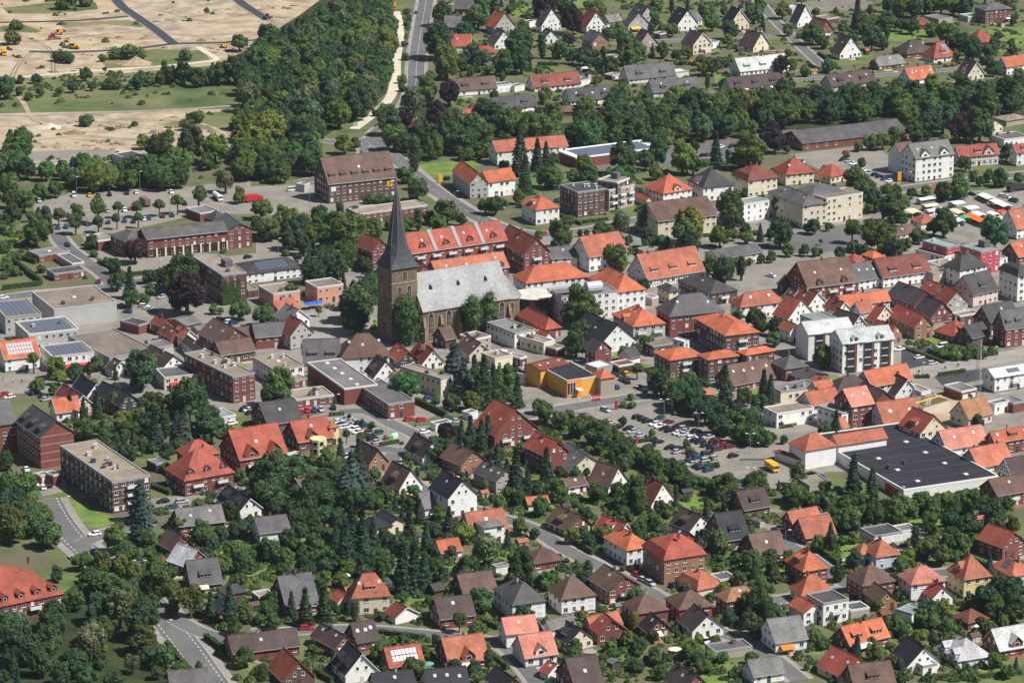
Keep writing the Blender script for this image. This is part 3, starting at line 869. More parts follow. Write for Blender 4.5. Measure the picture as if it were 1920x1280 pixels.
BDATA['21'] = '''
T 88 622 282 598 x-115 9 rb bk p45 b1 c1 | tall brick house with red gable and stacked balconies
H 180 290 355 268 x72 415 or wh p36 d1 c1 | white square house with orange pyramid roof by crossroads
F 490 166 697 140 x360 355 dg bn k4 ws3 n:office_block cat:office | dark brick three storey office cube with flat roof
F 728 152 918 110 d13 305 mg ge b3 k1 n:office_block cat:office | beige office with long balconies and orange sign
F 790 95 882 60 x640 12 bg bn h1 | +
H 1135 166 1350 132 x1000 258 or wh p40 g1 z3.4 | white villa with orange roof and curved gable
H 1435 122 1660 100 x1318 240 dg wh p40 g1 z4 | white villa with dark slate roof and ornate gable
M 1772 78 1990 50 x1650 205 rb cr g0 | cream villa with dark red mansard roof
G 1095 376 1535 328 x938 520 br cr p30 c1 ww1.7 d1 dw1.6 n:school cat:school | cream school wing with brown roof behind round trees
F 1712 264 1930 228 d9 392 gn wh ww1.8 ws2.1 n:school_passage cat:school | white glazed school passage with pale green flat roof
T 1010 215 1050 210 x920 3.5 rd cr p40 nw c0 | tiny red roofed shed beside the brown school roof
G 580 642 860 598 x450 7 sa wh p46 c1 nB s0 | white barn house with big pale red roof
G 300 655 490 642 d10 5.5 mg wh p34 | grey roofed white house beside the red barn house
G 1020 808 1440 742 x868 882 sa wh tf p48 c2 d3 dw1.6 s0 | long half timbered house with red roof and three small dormers
G 1570 656 1880 606 x1445 742 mg cr p20 c0 ws3.4 | low cream building with grey roof and ivy clad end
H 105 838 575 786 x10 9 or wh p36 c0 ww1.5 n:town_hall cat:town hall | large town hall with orange roof bent round white court
H 790 906 1000 879 x575 1065 or wh p38 c0 ww1.5 ws3 | +
F 372 946 788 906 x287 1140 gr wh k0 ww1.5 ws3 | +
H 910 1162 1150 1136 x760 1290 or gy p34 s4 b2 g1 z2.4 | grey three storey house with orange hipped roof and balconies
H 1185 1086 1592 1045 x1085 1265 mg bk p42 s2 c2 | brick house with broad brown grey roof and chimney stacks
H 1490 920 1690 890 x1250 1015 dg bn p28 s1 b1 n:office cat:office | dark hipped office with glazed top floor
H 1180 902 1262 890 d9 5.5 dg cr p30 c0 | +
H 1712 1016 2040 974 x1640 1135 sa wh p46 s2 d0 | white house with broad faded orange roof and two rooflights
H 1600 1232 1852 1203 x1368 9.2 or bn p22 c1 b1 n:apartment_house cat:apartments | brown brick apartment house with shallow bright orange roof
T 650 1312 932 1262 x425 3.4 an wh p40 c1 s1 | white gabled house under huge black roof
H 252 1182 365 1165 x30 4 rd bk p44 c0 | cluster of old red roofs below the town hall
T 240 1260 320 1245 x100 4 rd wh p44 c0 | white house with red gabled roof beside flat white houses
F 20 1225 175 1196 x-190 1335 gr wh k3 | white two storey house with flat grey roof and chimneys below the nave
H 470 590 545 585 x440 6 rd wh p40 c0 nw | small red roofed wing behind the red barn house
F 985 605 1075 590 d5 2.6 bg ob nw n:shed cat:shed | garden shed with pale roof in the school garden
F 1050 960 1100 948 d6 3 bg ge nw | small flat roofed pavilion on the lane behind black roofed house
G 1400 1150 1480 1135 d7 4 br bn c0 | low brown roofed annexe before the broad faded orange roof
'''
BDATA['31'] = '''
H 262 262 445 240 x0 440 mg cr p25 s2 c1 ww1.5 n:school cat:school | pale yellow school with grey hipped roof and tall windows
F 440 216 712 172 d12 400 br cr ww1.7 ws2 st3 | +
H 330 190 590 150 d14 11 mg cr p22 c1 nw | +
G 962 482 1120 448 x868 515 br cr p30 | low cream house with brown roof between round trees
H 1150 392 1282 376 x1070 3.6 sa wh p32 c0 | small house with faded red roof beside the market stalls
F 1325 652 1440 625 x1105 5.6 gn wh | white clinic with red upper storey and flat grey roof
F 1342 580 1440 558 x1158 9.2 gn cerise ph0.3 k1 | +
F 1605 696 1797 656 x1430 735 gn wh | +
F 1597 614 1742 586 x1442 9.4 gn cerise ph0.3 h1 | +
G 1868 432 2060 402 x1742 520 sa wh p50 s2 | white gabled house with tall red roof at the market edge
G 1880 642 2000 622 x1755 692 or bn p40 | brown house with bright orange roof at the right edge
M 1875 790 1995 772 x1735 988 dg wh | white tower like house with dark mansard roof at the edge
G 1782 1182 2000 1150 x1690 1330 mg bk p56 d3 c0 | tall brick house with steep dark roof and three dormers
G 1665 1130 1880 1085 d9 6.5 dg bn p48 c0 | dark steep roofed house behind the tall brick house
G 300 872 668 826 x135 985 br bk g2 s2 b3 p42 z2.4 nB n:apartment_house cat:apartments | brick apartments with brown roof and green balconies
G 682 822 862 792 d12 905 mg wh s3 c2 p42 nB | white house with grey roof and three open rooflights
G 866 796 1222 748 d13 888 rb wh d2 dw5 c1 p42 nB n:shop cat:shop | white shop house with red roof and two long dormers
F 1238 776 1432 742 d9 862 bg ge k1 n:shop cat:shop | beige flat roofed shop joined to the red roofed shop house
H 1440 742 1642 702 d10 7.5 dg wh p40 c1 | white house with dark hipped roof behind the clinic
G 1540 926 1726 882 x1380 1030 dg ppk p48 d1 dw5 c1 | pale pink house with dark roof and brown gable
T 1095 1002 1272 972 x892 4 dg bk p38 c1 s0 | long dark barn roof in the old town
T 1220 1096 1388 1066 x1095 1150 dg bk p44 c0 s0 | red brick gable under dark roof in the old town
T 1248 922 1352 902 x1140 4.4 rd dk p44 c0 | small red roof behind the dark barn roof
T 1342 992 1500 975 x1255 5 rd gy p44 c0 | grey gabled house with red roof beside pale pink house
T 1100 1166 1238 1148 x905 1268 rd ob p44 c0 | stone gabled house with rust red roof in the old town
H 1400 1240 1560 1204 x1248 1292 rd bn p38 d1 dw1.6 c1 | spreading red roofed house below the brick gable
G 562 1012 915 966 x490 5 or wh tf p40 c1 | half timbered house with long orange roof below brown apartments
T 632 1166 735 1145 d13 4 db wh tf p48 c0 | dark roofed half timbered gable behind white modern block
T 150 1105 342 1062 x40 6 rd wh p44 c0 s0 | red roofed house with row of small stepped dormers
T 165 1200 245 1186 d7 5 sa wh p44 c0 | little white gable with faded orange roof beside green awning
T 155 976 282 960 x105 4.2 dg wh p44 c0 | small white gabled house with dark roof below brown apartments
T 802 1122 952 1086 x745 4.6 rd cr p42 c1 | cream house with worn red roof in the old town
H 642 692 742 668 x545 4.4 rd bk p36 | brick house with red hipped roof behind the brown apartments
H 785 650 870 636 d7 3 or bk p34 c0 nw | small orange roof beneath the round trees
T 130 862 242 842 x70 3.6 db bn p36 c1 | brown house with dark roof behind the brown apartments
H 402 742 532 706 x300 3.6 db bk p32 c0 | low house with dark brown roof beside the school yard
F 352 1132 515 1106 x240 10.5 gn wh n:apartment_block cat:apartments | white modern block with pale metal roofs and brick pillars
G 305 1222 640 1186 d11 1425 lg wh p30 c0 s1 ww1.7 nB V2 nw | +
G 562 1292 945 1254 d12 1520 lg wh p30 c0 ww1.7 st4 ws3 nB V3 g2 z2.5 | +
F 1440 1095 1585 1070 x1380 4 bg bn | brown flat roofed annexe below the grey gabled house
F 690 1132 772 1114 d5 2.8 wh wh | white conservatory beside the dark half timbered gable
G 1530 1252 1662 1218 d8 4 dg bn c0 | dark roofed shop beside the spreading red roof
T 300 1012 440 982 d10 4.5 rb wh | red brown roof between white gable and dark timbered roof
T 905 1235 1005 1205 d9 4 rb ob | low red brown gabled house below the stone gable
F 1290 722 1420 700 d9 5 bg wh k1 | white flat roofed house behind the red shop roof
T 520 1050 620 1030 d8 4.5 rb wh p42 | small red brown roof below the long orange timbered roof
G 700 1060 790 1045 d7 4 sa wh p42 | little orange roof beside the worn red roof
'''
BDATA['02'] = '''
F 390 120 706 84 x300 236 bg wh v a:red m2 n:shop cat:shop | white shop with solar roof and deep red awnings
G 38 128 296 98 d12 235 or wh v:pale p40 c2 s0 | white house with orange roof covered in pale solar panels
F 822 128 1168 70 x510 5.5 br gy ph0.6 nw n:store cat:store | long flat brown roofed store behind the solar shop
T 842 218 975 196 x790 262 db wh p40 | white house with dark brown gable behind the red brown shop
T 1218 192 1390 160 d17 5 db wh p38 d1 | wide dark roofed house behind the grey awning shop
F 1232 276 1578 240 d12 366 mg cr a:red m2 n:cafe cat:cafe | cream cafe with grey flat roof and bright red awnings
F 1745 272 1912 242 x1380 465 bg bk k8 ws2.6 n:apartment_house cat:apartments | brick and cream flats with gravel roof and vents
F 1662 576 1770 556 x1560 600 gn bk D2 nw | low garage row with pale green flat roof beside white car
G 1662 98 1915 62 d10 4 br bn p36 s0 c0 | long brown shingled roof behind the gravel roofed flats
T 1492 88 1572 78 x1365 4 db wh tf p44 c0 | dark roofed half timbered gable in the old lane
T 655 402 785 382 x545 465 an wh p48 c1 | white gabled house with black roof above the tall conifers
T 892 470 1042 440 x700 4.6 an dk p40 c0 s0 | black roofed dark house beside the white black roofed gable
T 562 470 680 450 x420 4 rb wh tf p44 c1 | half timbered house with red brown roof behind conifers
G 425 528 600 505 d8 4 or wh p44 c0 | orange roofed white cottage behind the row of conifers
T 300 712 552 672 x125 955 dg bk p38 d3 dw2.4 c0 s0 ww1.3 fn L n:apartment_block cat:apartments | large brick apartment block with dark roof and pale bands
G -240 655 125 600 d15 10.5 mg bk p40 c0 s0 | +
F 840 1056 1126 1008 x450 1290 bg bn k9 b1 ws2.4 L n:apartment_block cat:apartments | dark brown four storey flats with gravel roof and many vents
F 305 1012 372 994 x262 1070 gr rd D1 nw | red garage beside the dark brown flats
F 400 1010 455 995 x335 1080 dg bk nw n:carport | dark flat carport between red garage and brown flats
H 1385 1034 1752 968 x1240 1165 rd bk p45 gi g3 z2.2 b2 c1 n:apartment_house cat:apartments | brick apartment house with red roof and round topped dormers
H 1400 860 1640 825 d9 9 rd bk p40 | +
G 1800 880 2150 822 x1650 1012 rd bk g2 z5 p45 b2 c0 n:apartment_house cat:apartments | brick apartment house with red roof and two white trimmed gables
F 640 822 742 802 x555 2.8 bg bn nw | low garage with mossy flat roof behind brown flats
F 1172 925 1255 906 x1100 2.8 gr dk nw | dark garage with grey flat roof beside round dormered house
T 1797 1266 1960 1236 x1628 1345 an wh p42 d2 c1 | white gabled house with black roof and dormers near brown flats
F 905 162 1012 142 d10 4 dg gy nw k2 | dark flat roof between white brown gabled house and store
F 1130 60 1300 32 d9 4.5 gr gy nw k1 | grey flat roof beside the long flat brown roofed store
G 1590 240 1660 228 d8 5 dg wh c0 | narrow grey roof tucked before the gravel roofed flats
'''
BDATA['12'] = '''
F 130 216 360 182 x-25 330 bg wh k3 s1 n:shop cat:shop | white two storey shop with brown flat roof and window band
G 360 146 630 138 d10 232 mg ppk p54 d2 dw2.6 c0 b0 | pale pink house with steep grey roof and awning dormers
H 640 116 1000 96 d13 246 br wh p46 s3 c0 | big white house with broad brown hipped roof near the church
T 882 266 1072 240 x812 322 db wh p48 d1 dw2.5 b1 | white gabled house with dark roof in front of big brown roof
T 1070 146 1215 130 x988 205 rd dk p42 c1 | dark gabled house with orange red roof below the church
T 1246 162 1410 144 x1150 212 rb wh p48 c1 | white gabled house with red brown roof below the church
G 1060 292 1175 270 d6 3 rd wh p40 c0 nw n:outbuilding | small red roof behind the walnut tree
F 1386 286 1476 262 x1082 420 bg cr k2 | long cream building with gravel roof beside the blue cedar
T 1602 98 1775 78 d13 165 br cr p40 s2 c1 | cream gabled house with brown roof below the church nave
F 662 360 912 328 x385 478 gr bk s5 nw ph0.5 n:store cat:store | brick store with grey flat roof and roof plates
F 990 476 1190 448 x742 585 mg bk ph0.4 ws2.6 n:store cat:store | brick supermarket hall with graffiti on its long wall
F 302 442 586 406 d12 502 bg bk k5 n:shop cat:shop | low brick shop with gravel roof and row of vents
G 90 618 346 580 x-35 690 dg bk s1 p38 c0 | brick house with wide dark roof beside the shop car park
G 320 748 580 706 x205 830 rd bk p42 s1 c1 g1 o40 z4 n:apartment_house cat:apartments | yellow house with red roofs and round bay at the car park
H 556 642 622 626 d6 780 sa py p28 c0 | +
F 270 872 360 852 x215 906 lg wh D2 nw | white double garage below the yellow house
T 845 916 990 890 d11 985 db ob p50 c0 | orange brick gabled house with dark brown roof
T 1076 1096 1246 1060 x945 1150 br wh p52 d1 c1 | white gabled house with brown roof in the street bend
T 1250 862 1400 836 x1120 3.4 db wh p50 d1 c0 | dark brown steep roof above hedge at the turning circle
T 1536 922 1722 880 x1385 1010 br ob p37 c1 | tan brick house with brown roof and gable windows
T 1800 1042 1955 1005 x1632 1140 dg ge p34 s3 c1 | grey brown house with dark roof and three rooflights
T 1440 1172 1656 1132 x1300 1332 an wh p44 c1 s1 | tall white three storey house with black roof
G 1268 1246 1386 1226 x1180 1300 gr wh p42 c0 | +
F 1348 628 1466 602 x1305 665 mg wh D2 nw | white garage pair with dark flat roof behind purple bush
F 1602 546 1665 528 x1545 582 br wh D1 nw | white single garage with brown roof beside parked van
T 1790 698 2112 642 x1632 820 rd bk p42 b2 s2 c0 n:apartment_house cat:apartments | brick flats with red roof and white balcony rails
G 350 1098 540 1060 d9 3 br wh p30 c1 | low white bungalow with brown roof hidden by cedar
F 282 302 385 280 d8 332 bg bk | low brick link between white shop and brick store
F 640 278 832 252 d6 3 gr wh nw | low planted flat roof behind the brick store
F 1792 132 1925 106 d9 4.4 bg cr k1 | cream flat roofed annexe before the nave
G 1290 112 1350 100 d8 4 rb wh | small roof wedged between two gables below the church
'''
BDATA['22'] = '''
F 412 300 642 266 x205 425 an ye nw ph0.25 n:shop cat:shop | bright orange and yellow shop hall with black flat roof
G 215 212 420 162 x90 7 rb ye p14 c0 nw s3 | +
H 666 272 770 256 x597 408 or ge p36 c0 nw | +
F 82 252 166 226 x-25 325 gn cr | cream flat roofed house left of the orange shop
F 62 132 112 118 x-45 3.6 bg bn | low brown house with flat roof near the orange shop
F 238 18 320 -4 x60 102 bg cr k2 | cream flat roofed house with terrace below the nave
T 622 72 745 48 x548 6 dg bk p42 c0 | brick gable with grey roof in front of black roofed house
F 640 205 755 178 d7 3 wh ge nw n:carport | white flat canopy over bins beside the orange tower
F 800 190 925 168 d6 3 rb dk nw n:carport | brown flat carport beside the yellow car
H 1185 136 1425 102 x1068 282 or bn p22 b1 c0 n:office_block cat:office | brown brick office with two shallow orange hipped roofs
H 1470 133 1706 100 x1395 305 or bn p22 c0 ww1.6 | +
H 1756 98 1970 62 x1690 9.5 or bn p22 b1 c0 n:apartment_house cat:apartments | brick apartment house with bright orange roof right of the twin roofed office
G 1662 322 1970 262 d11 370 br bk p46 s4 c1 | old house with mossy brown roof and rooflights beside the orange roofed offices
H 1425 398 1520 386 d6 3 or wh p34 c0 nw n:outbuilding | small orange roof between the car park trees
T 425 966 702 926 x280 1015 mg cr p34 s2 c0 b1 | cream gabled house with broad grey brown roof beside car park trees
T 252 852 425 818 x92 7.2 rd bk p42 s1 c1 b0 | red roofed brick house behind broad grey brown roof
T 722 1092 870 1040 x570 1135 br wh p50 b1 c0 s1 | white gabled house with brown roof below the car park hedge
G 420 1086 556 1064 x366 1130 br wh p38 c0 | little white cottage with brown roof
T 1046 1212 1214 1168 x945 1268 rb wh p52 c1 b1 | white gabled house with wine red roof
G 1742 1255 1935 1222 d9 3.4 db bk p46 d1 dw3 c0 | brown roofed house with wide dormer below the car park
G 125 1215 275 1200 d5 2.4 or wh p30 c0 nw n:shed cat:shed | small orange roofed garden shed between conifers
F 1060 42 1250 12 d9 4 br bn k1 | long low brick annexe behind the orange roofed offices
F 330 62 400 44 d9 3 br bn nw | brick yard building beside the cream terrace house
G 880 120 960 100 d6 3 dg wh c0 nw | dark garden building behind the yellow car
F 1290 10 1330 0 d6 8 wh wh | white stair tower between the orange roofed offices
'''
BDATA['32'] = '''
F 1018 1118 1726 1014 x308 1195 an wh s9 k2 ph0.35 pc:wh Q7 nw n:supermarket cat:supermarket | long white supermarket with black flat roof and square rooflights
H 282 812 512 772 x160 7 sa wh p38 c0 nw | +
G 530 772 890 716 d7 6.6 sa wh p34 c0 nw s0 | +
H 240 880 275 870 x50 3 rb wh p20 c0 nw | +
F 312 1086 480 1060 d9 2.8 bg ge nw n:loading_shelter cat:shelter | flat concrete loading roof in front of the supermarket
H 130 202 300 176 x20 300 mg bk p35 c1 | brick house with grey hipped roof beside the modern block
T 266 280 452 244 x158 335 dg bk p16 c1 | brick house with low dark roof and white roof edges
F 96 382 390 338 d9 462 gr cr k3 | cream two storey house with stained flat roof
F 66 548 346 504 d9 650 bg wh a:cream | white terrace house with flat roofs and verandas
G 330 478 546 442 d9 5.4 sa wh p40 c1 | small pale red roof before the roof garden
G 390 388 505 370 d8 5.4 or wh p40 c1 | small orange roofed house beside the stained flat roof
H 520 372 792 340 d10 6.4 db dk p36 c1 | dark brown hipped roof between two orange roofs
G 782 332 1086 276 x660 6 or cr p42 c1 | cream house with wide orange roof beside the modern block
G 630 482 792 456 x500 672 pk bk s2 p40 c0 | brick house with pink red roof and terrace garden
T 790 460 955 432 d13 560 db bk p38 c0 nw | +
F 552 546 642 522 x370 682 bg wh | white cubic house carrying a roof garden
T 952 404 1132 380 x805 445 db wh p48 d1 c1 | white gabled house with dark roof and bare brick patch
F 1150 385 1222 372 d9 4 bg wh nw | white walled yard building beside the building shell
G 880 630 1150 590 x745 702 sa wh tf p48 s2 c1 nB | half timbered house with big red roof behind the supermarket
T 1142 682 1342 642 x985 800 rd cr p42 d1 dw4 c0 | +
G 1506 572 1682 528 x1366 660 ob ppk p48 c1 nB | pale pink house with ochre roof beside the building shell
F 1700 478 1812 452 x1642 3.6 gr wh | small grey flat roofed house behind the ochre roof
G 1702 752 1995 700 x1630 5.2 or bk s3 d1 dw3 p46 c1 | large bright orange roof at the right edge
G 1346 800 1646 752 d10 872 pk wh s2 p44 c0 | white house with pale pink roof behind the supermarket
G 1582 938 1832 886 x1440 985 sa wh tf p45 c2 s0 | half timbered house with rust roof and two chimneys
G 1832 1012 2000 984 d9 3 db wh tf p48 c0 s0 | half timbered house with dark thatch like roof at the edge
F 1452 382 1566 358 x1318 3.2 gr bk D2 nw | grey roofed garage row beside the radio mast
G 1702 266 2010 218 x1615 388 wh wh v:small p28 b1 c0 | white modern house with white roof and blue solar panel
G 1722 1150 1960 1108 d10 1250 br bk p38 c1 b1 | brick house with brown roof at the supermarket corner
F 1292 852 1332 842 d5 3 gn wh | glass lean to beside the pale pink roof
F 1182 420 1262 402 d7 3 bg wh nw | walled white yard shed beside the building shell
F 1840 470 1925 452 d8 3.4 gr bk nw | grey flat shed at the right edge by the ochre roof
G 560 640 600 632 d6 3 sa wh c0 nw | small red roof below the roof garden
'''
BDATA['03'] = '''
H -260 752 472 598 d26 6.2 rd bk p30 gi g6 z2.2 b5 c2 n:care_home cat:apartments | big brick care home with red hipped roof and row of dormers
G 1350 98 1682 60 d10 3 gr bk p38 s2 c1 | brick bungalow with pale grey roof near the brown flats
T 1292 278 1446 244 x1188 332 br bk p48 c0 | brick gabled house with dark brown roof by the junction
T 1402 402 1560 350 x1258 3.6 lg bk p44 c0 | brick house with pale weathered roof beside red car
G 1436 542 1662 516 x1372 580 mg bn p48 d1 dw2.2 c0 a:cream | brown house with dark grey roof and single dormer
H 1642 746 1850 704 x1540 2.8 an bk p30 c1 | black roofed bungalow behind the street trees
H 1700 610 1845 585 x1630 2.8 dg bk p24 c0 | +
G 1282 1292 1562 1268 d8 3 mg bk p34 c0 | grey roof at the bottom edge beside the street
'''
BDATA['13'] = '''
G 30 152 254 126 d10 250 mg wh b2 p34 c1 s0 | white house with long balcony and grey roof
G -170 1052 325 990 d10 3.2 db bk p34 s1 c1 nB | long low brick bungalow with dark brown roof
G 232 716 470 682 x112 775 mg bk p46 c1 d0 s0 | dark brick house with broad grey roof behind two conifers
F 22 642 142 620 x-32 692 bg bk | low brick annexe with flat gravel roof beside broad grey roof
H 722 626 1002 606 x692 782 sa cr p56 d1 s2 c0 dw2.6 | cream villa with steep red roof and single dormer
T 612 664 722 640 x560 3.2 rd cr p38 c0 | +
T 1046 786 1216 746 x966 815 rb wh p32 c0 nw n:carport | white carport with red brown gable roof
G 1386 792 1640 758 x1306 880 db bk s1 p44 c0 | dark brick house with dark brown roof and round trees
G 1562 612 1806 576 x1466 662 br bk p42 c0 s0 | brick house with plain brown roof behind dark brick house
T 592 1012 748 972 x415 3.2 db bk p40 s2 c1 a:cream | large dark roofed brick house with cream awnings
G 762 972 920 946 d9 3.2 db bk s3 p44 c1 | +
T 672 1212 916 1176 x572 1300 an wh p48 d2 c0 b1 | white house with black roof and rounded balcony
G 1006 1152 1256 1116 x930 1190 rd bk v:pale p44 c1 s0 | brick house with red roof covered by solar panels
T 206 1256 438 1218 x96 1320 rd bn p47 c0 s0 | brown brick house with deep red roof at the bottom
G 1452 1128 1742 1086 x1346 1190 sa bk g1 z4 p44 c1 a:white s0 nB | brick house with pale red roof and white trimmed cross gable
G 1302 1332 1602 1300 d10 3 an wh p40 s3 c1 | black shining roof at the bottom edge with rooflights
G 900 1342 1196 1312 d9 3 an bk p40 s1 c1 | black roof at the bottom edge below solar house
T 1852 1332 2015 1300 x1722 3 an bk p42 c0 | black gabled roof at the bottom edge beside the side street
G 1622 166 1892 126 x1522 226 sa wh p47 c1 s1 nB | white house with red roof and white glazed bay
H 1712 112 1862 88 d6 6 gr wh p14 c0 | +
H 852 122 1020 92 x760 3.4 an cr p28 c1 | low house with black hipped roof among conifers
T 1012 78 1102 62 x905 4 an cr p30 c0 | +
G 1392 298 1542 274 d7 345 or wh p38 c0 | small white outbuilding with bright orange roof
G 1342 582 1422 568 d5 2.4 dg bn p26 c0 nw n:shed cat:shed | small dark garden shed by the lawn
F 1800 418 1898 398 x1765 2.7 gr wh D1 nw | flat roofed white garage beside weeping willow
'''
BDATA['23'] = '''
T 420 132 600 88 x258 192 br bk p40 d1 dw2 c1 | brick house with brown roof beside street corner bush
T 802 168 905 138 x626 235 rd wh p47 d1 dw3 c1 | white house with deep red roof and wide dormer
H 862 276 1046 242 x690 410 or wh p35 c2 | white two storey house with orange hipped roof
M 1142 356 1448 308 x982 545 rd ob c2 s2 | large olive brick house with red mansard roof
M 1392 582 1560 546 x1240 630 sa cr c1 | small cream house with red mansard roof
H 156 382 386 346 x56 420 br bk p28 c1 | brick bungalow with brown roof and tall white chimney
H 5 686 250 652 x-135 830 mg wh p38 c1 | white two storey house with grey pyramid roof
H 372 642 626 606 x275 775 br wh p44 c1 | pale two storey house with brown pyramid roof
T 726 582 962 538 x578 695 br bk p33 b1 c1 s1 | brick house with brown gable roof and wide white balcony
H 932 752 1170 716 x830 890 br bk p38 c1 | dark brick house with brown pyramid roof
H 1256 722 1500 690 x1155 840 br rd p36 c2 | red painted house with brown hipped roof
H 1612 662 1852 622 x1530 800 ob bn p36 s1 c1 | brown brick house with light brown hipped roof
T 1352 882 1586 848 x1250 955 db wh p40 c1 | white workshop gable with dark brown roof and van
T 1022 892 1196 866 x956 930 an bk p42 a:cream c0 | small brick house with black roof and cream awning
G 602 866 822 822 x526 930 sa ob p42 c0 s0 | ochre house with orange roof joined to brick gable
T 642 902 862 872 d6 4 rd bk p38 b1 c0 | +
T 422 976 606 934 x300 1060 an cr p40 d1 dw2.6 c1 | cream house with black roof and glass veranda
G 290 868 470 830 x235 6 gr wh p42 c0 | white house with pale grey roof behind glass veranda house
G 102 1082 336 1048 d10 1170 pk wh g1 z3.2 p44 c0 s0 nB | white house with salmon pink roof and small gable window
G -40 905 190 880 d8 5 pk wh p40 c0 | pink roofed house behind the salmon pink roof
T 272 1206 396 1168 x210 1256 rd wh p34 c0 nw n:garage | white garage with red gable roof
G 482 1322 692 1290 x330 3 db bk p42 c1 | dark brown roof at the bottom edge beside red garage
T 1292 1332 1472 1290 x1140 3 db bk p45 s1 c2 | dark gabled brick house at the bottom edge
G 1816 1222 2040 1188 x1730 1292 gr wh p42 c0 | white bungalow with pale grey roof at the street corner
F 1522 1052 1802 1010 x1450 1096 mg ge nw k1 n:workshop cat:workshop | low workshop with dark flat roof behind white van
T 1332 132 1502 92 x1192 182 db wh p42 d1 c1 | white house with dark roof and bay near the car park
T 1292 196 1368 176 x1168 2.8 an rd p36 c0 nw n:garage | small dark roofed garage behind the mansard house
G 1592 206 1782 178 x1450 240 an bk p45 d1 dw2.6 c1 | brick house with black roof and wide dormer
G 1838 322 2060 290 x1715 350 br bk p42 s1 c0 | brick house with grey brown roof beside the street bend
F 1560 515 1682 492 d6 2.6 mg bn nw | flat garage behind the small mansard house
'''
BDATA['33'] = '''
G 286 184 506 150 x175 225 sa bk p44 c0 s0 | brick double house with big salmon red roofs
G 192 88 400 50 x105 4 sa bk p44 c1 s0 | +
F 800 186 1008 150 x690 2.8 dg wh D3 nw n:garage | row of white garage doors under black flat roof
F 1008 150 1126 130 d6 2.8 gr wh D2 nw n:garage | pair of white garages under pale flat roof
T 1760 256 1922 208 x1575 370 rd bk p38 c0 s0 | tall brick house with plain deep red roof
H 812 326 986 300 x700 440 sa bl p42 c1 | pale blue house with rust red hipped roof
H 690 306 800 290 x632 4.4 sa bl p42 c0 | +
H 266 432 446 402 x128 560 or bk p46 d1 dw2.6 c1 | dark brick house with orange hipped roof and black dormer
H 252 612 486 580 x168 700 or wh p48 c2 | white house with bright orange pyramid roof
F 416 692 606 656 x290 850 dg wh b1 n:house cat:house | white flat roofed house with roof terrace
T 268 748 418 718 d8 855 rd wh p30 c0 | +
H 712 542 950 502 x590 670 br bk p40 c1 | dark brick house with large brown pyramid roof
T 822 664 970 642 x725 740 br ob p40 c0 | +
H 1076 532 1332 500 x980 675 pk wh p38 c1 | white house with salmon pyramid roof
T 1236 634 1386 612 x1165 712 rd wh p42 c1 | +
H 1472 492 1672 462 x1348 650 sa py p50 gi g1 z3 c1 | yellow villa with red roof and large dormer
H 1832 472 1995 440 x1672 545 sa cr p42 v:small c2 | cream villa with red hipped roof and solar patch
H 1502 822 1652 784 x1386 850 rb bk p34 c0 | low brick garage house with maroon pyramid roof
F 1078 768 1185 722 x960 2.8 gn wh nw | pale green flat garage behind the yellow villa
F 622 742 762 720 d6 3 mg ge nw | grey flat roofed workshop behind white terrace house
G 616 988 906 918 x485 1045 or bk d2 dw4 p45 c1 a:white s0 nB | brick house with vivid orange roof and two dormers
G 60 968 292 936 x-65 1065 gr wh p40 a:orange c0 s0 | white house with pale grey roof and orange awning
T 562 1228 792 1166 x372 1295 rd py p38 s2 c0 | yellow house with wide maroon red roof
T 1042 1148 1292 1106 x920 1205 an wh p42 c0 s0 | pale house with blue black roof and white conservatory
F 1162 1162 1268 1140 d4 2.7 wh wh ww1.8 ws2 | +
H 1428 1104 1672 1066 x1275 1145 lg wh p38 g2 z3 c1 | white bungalow with silvery roof and two triangle dormers
G 1742 1028 1992 984 x1612 1082 lg bk p45 g1 z4 c0 s0 | brick house with pale striped roof and triangle dormer
G 652 1300 952 1268 x560 3 br bk d1 dw3 p44 c0 | brick bungalow with brown roof at the bottom edge
'''
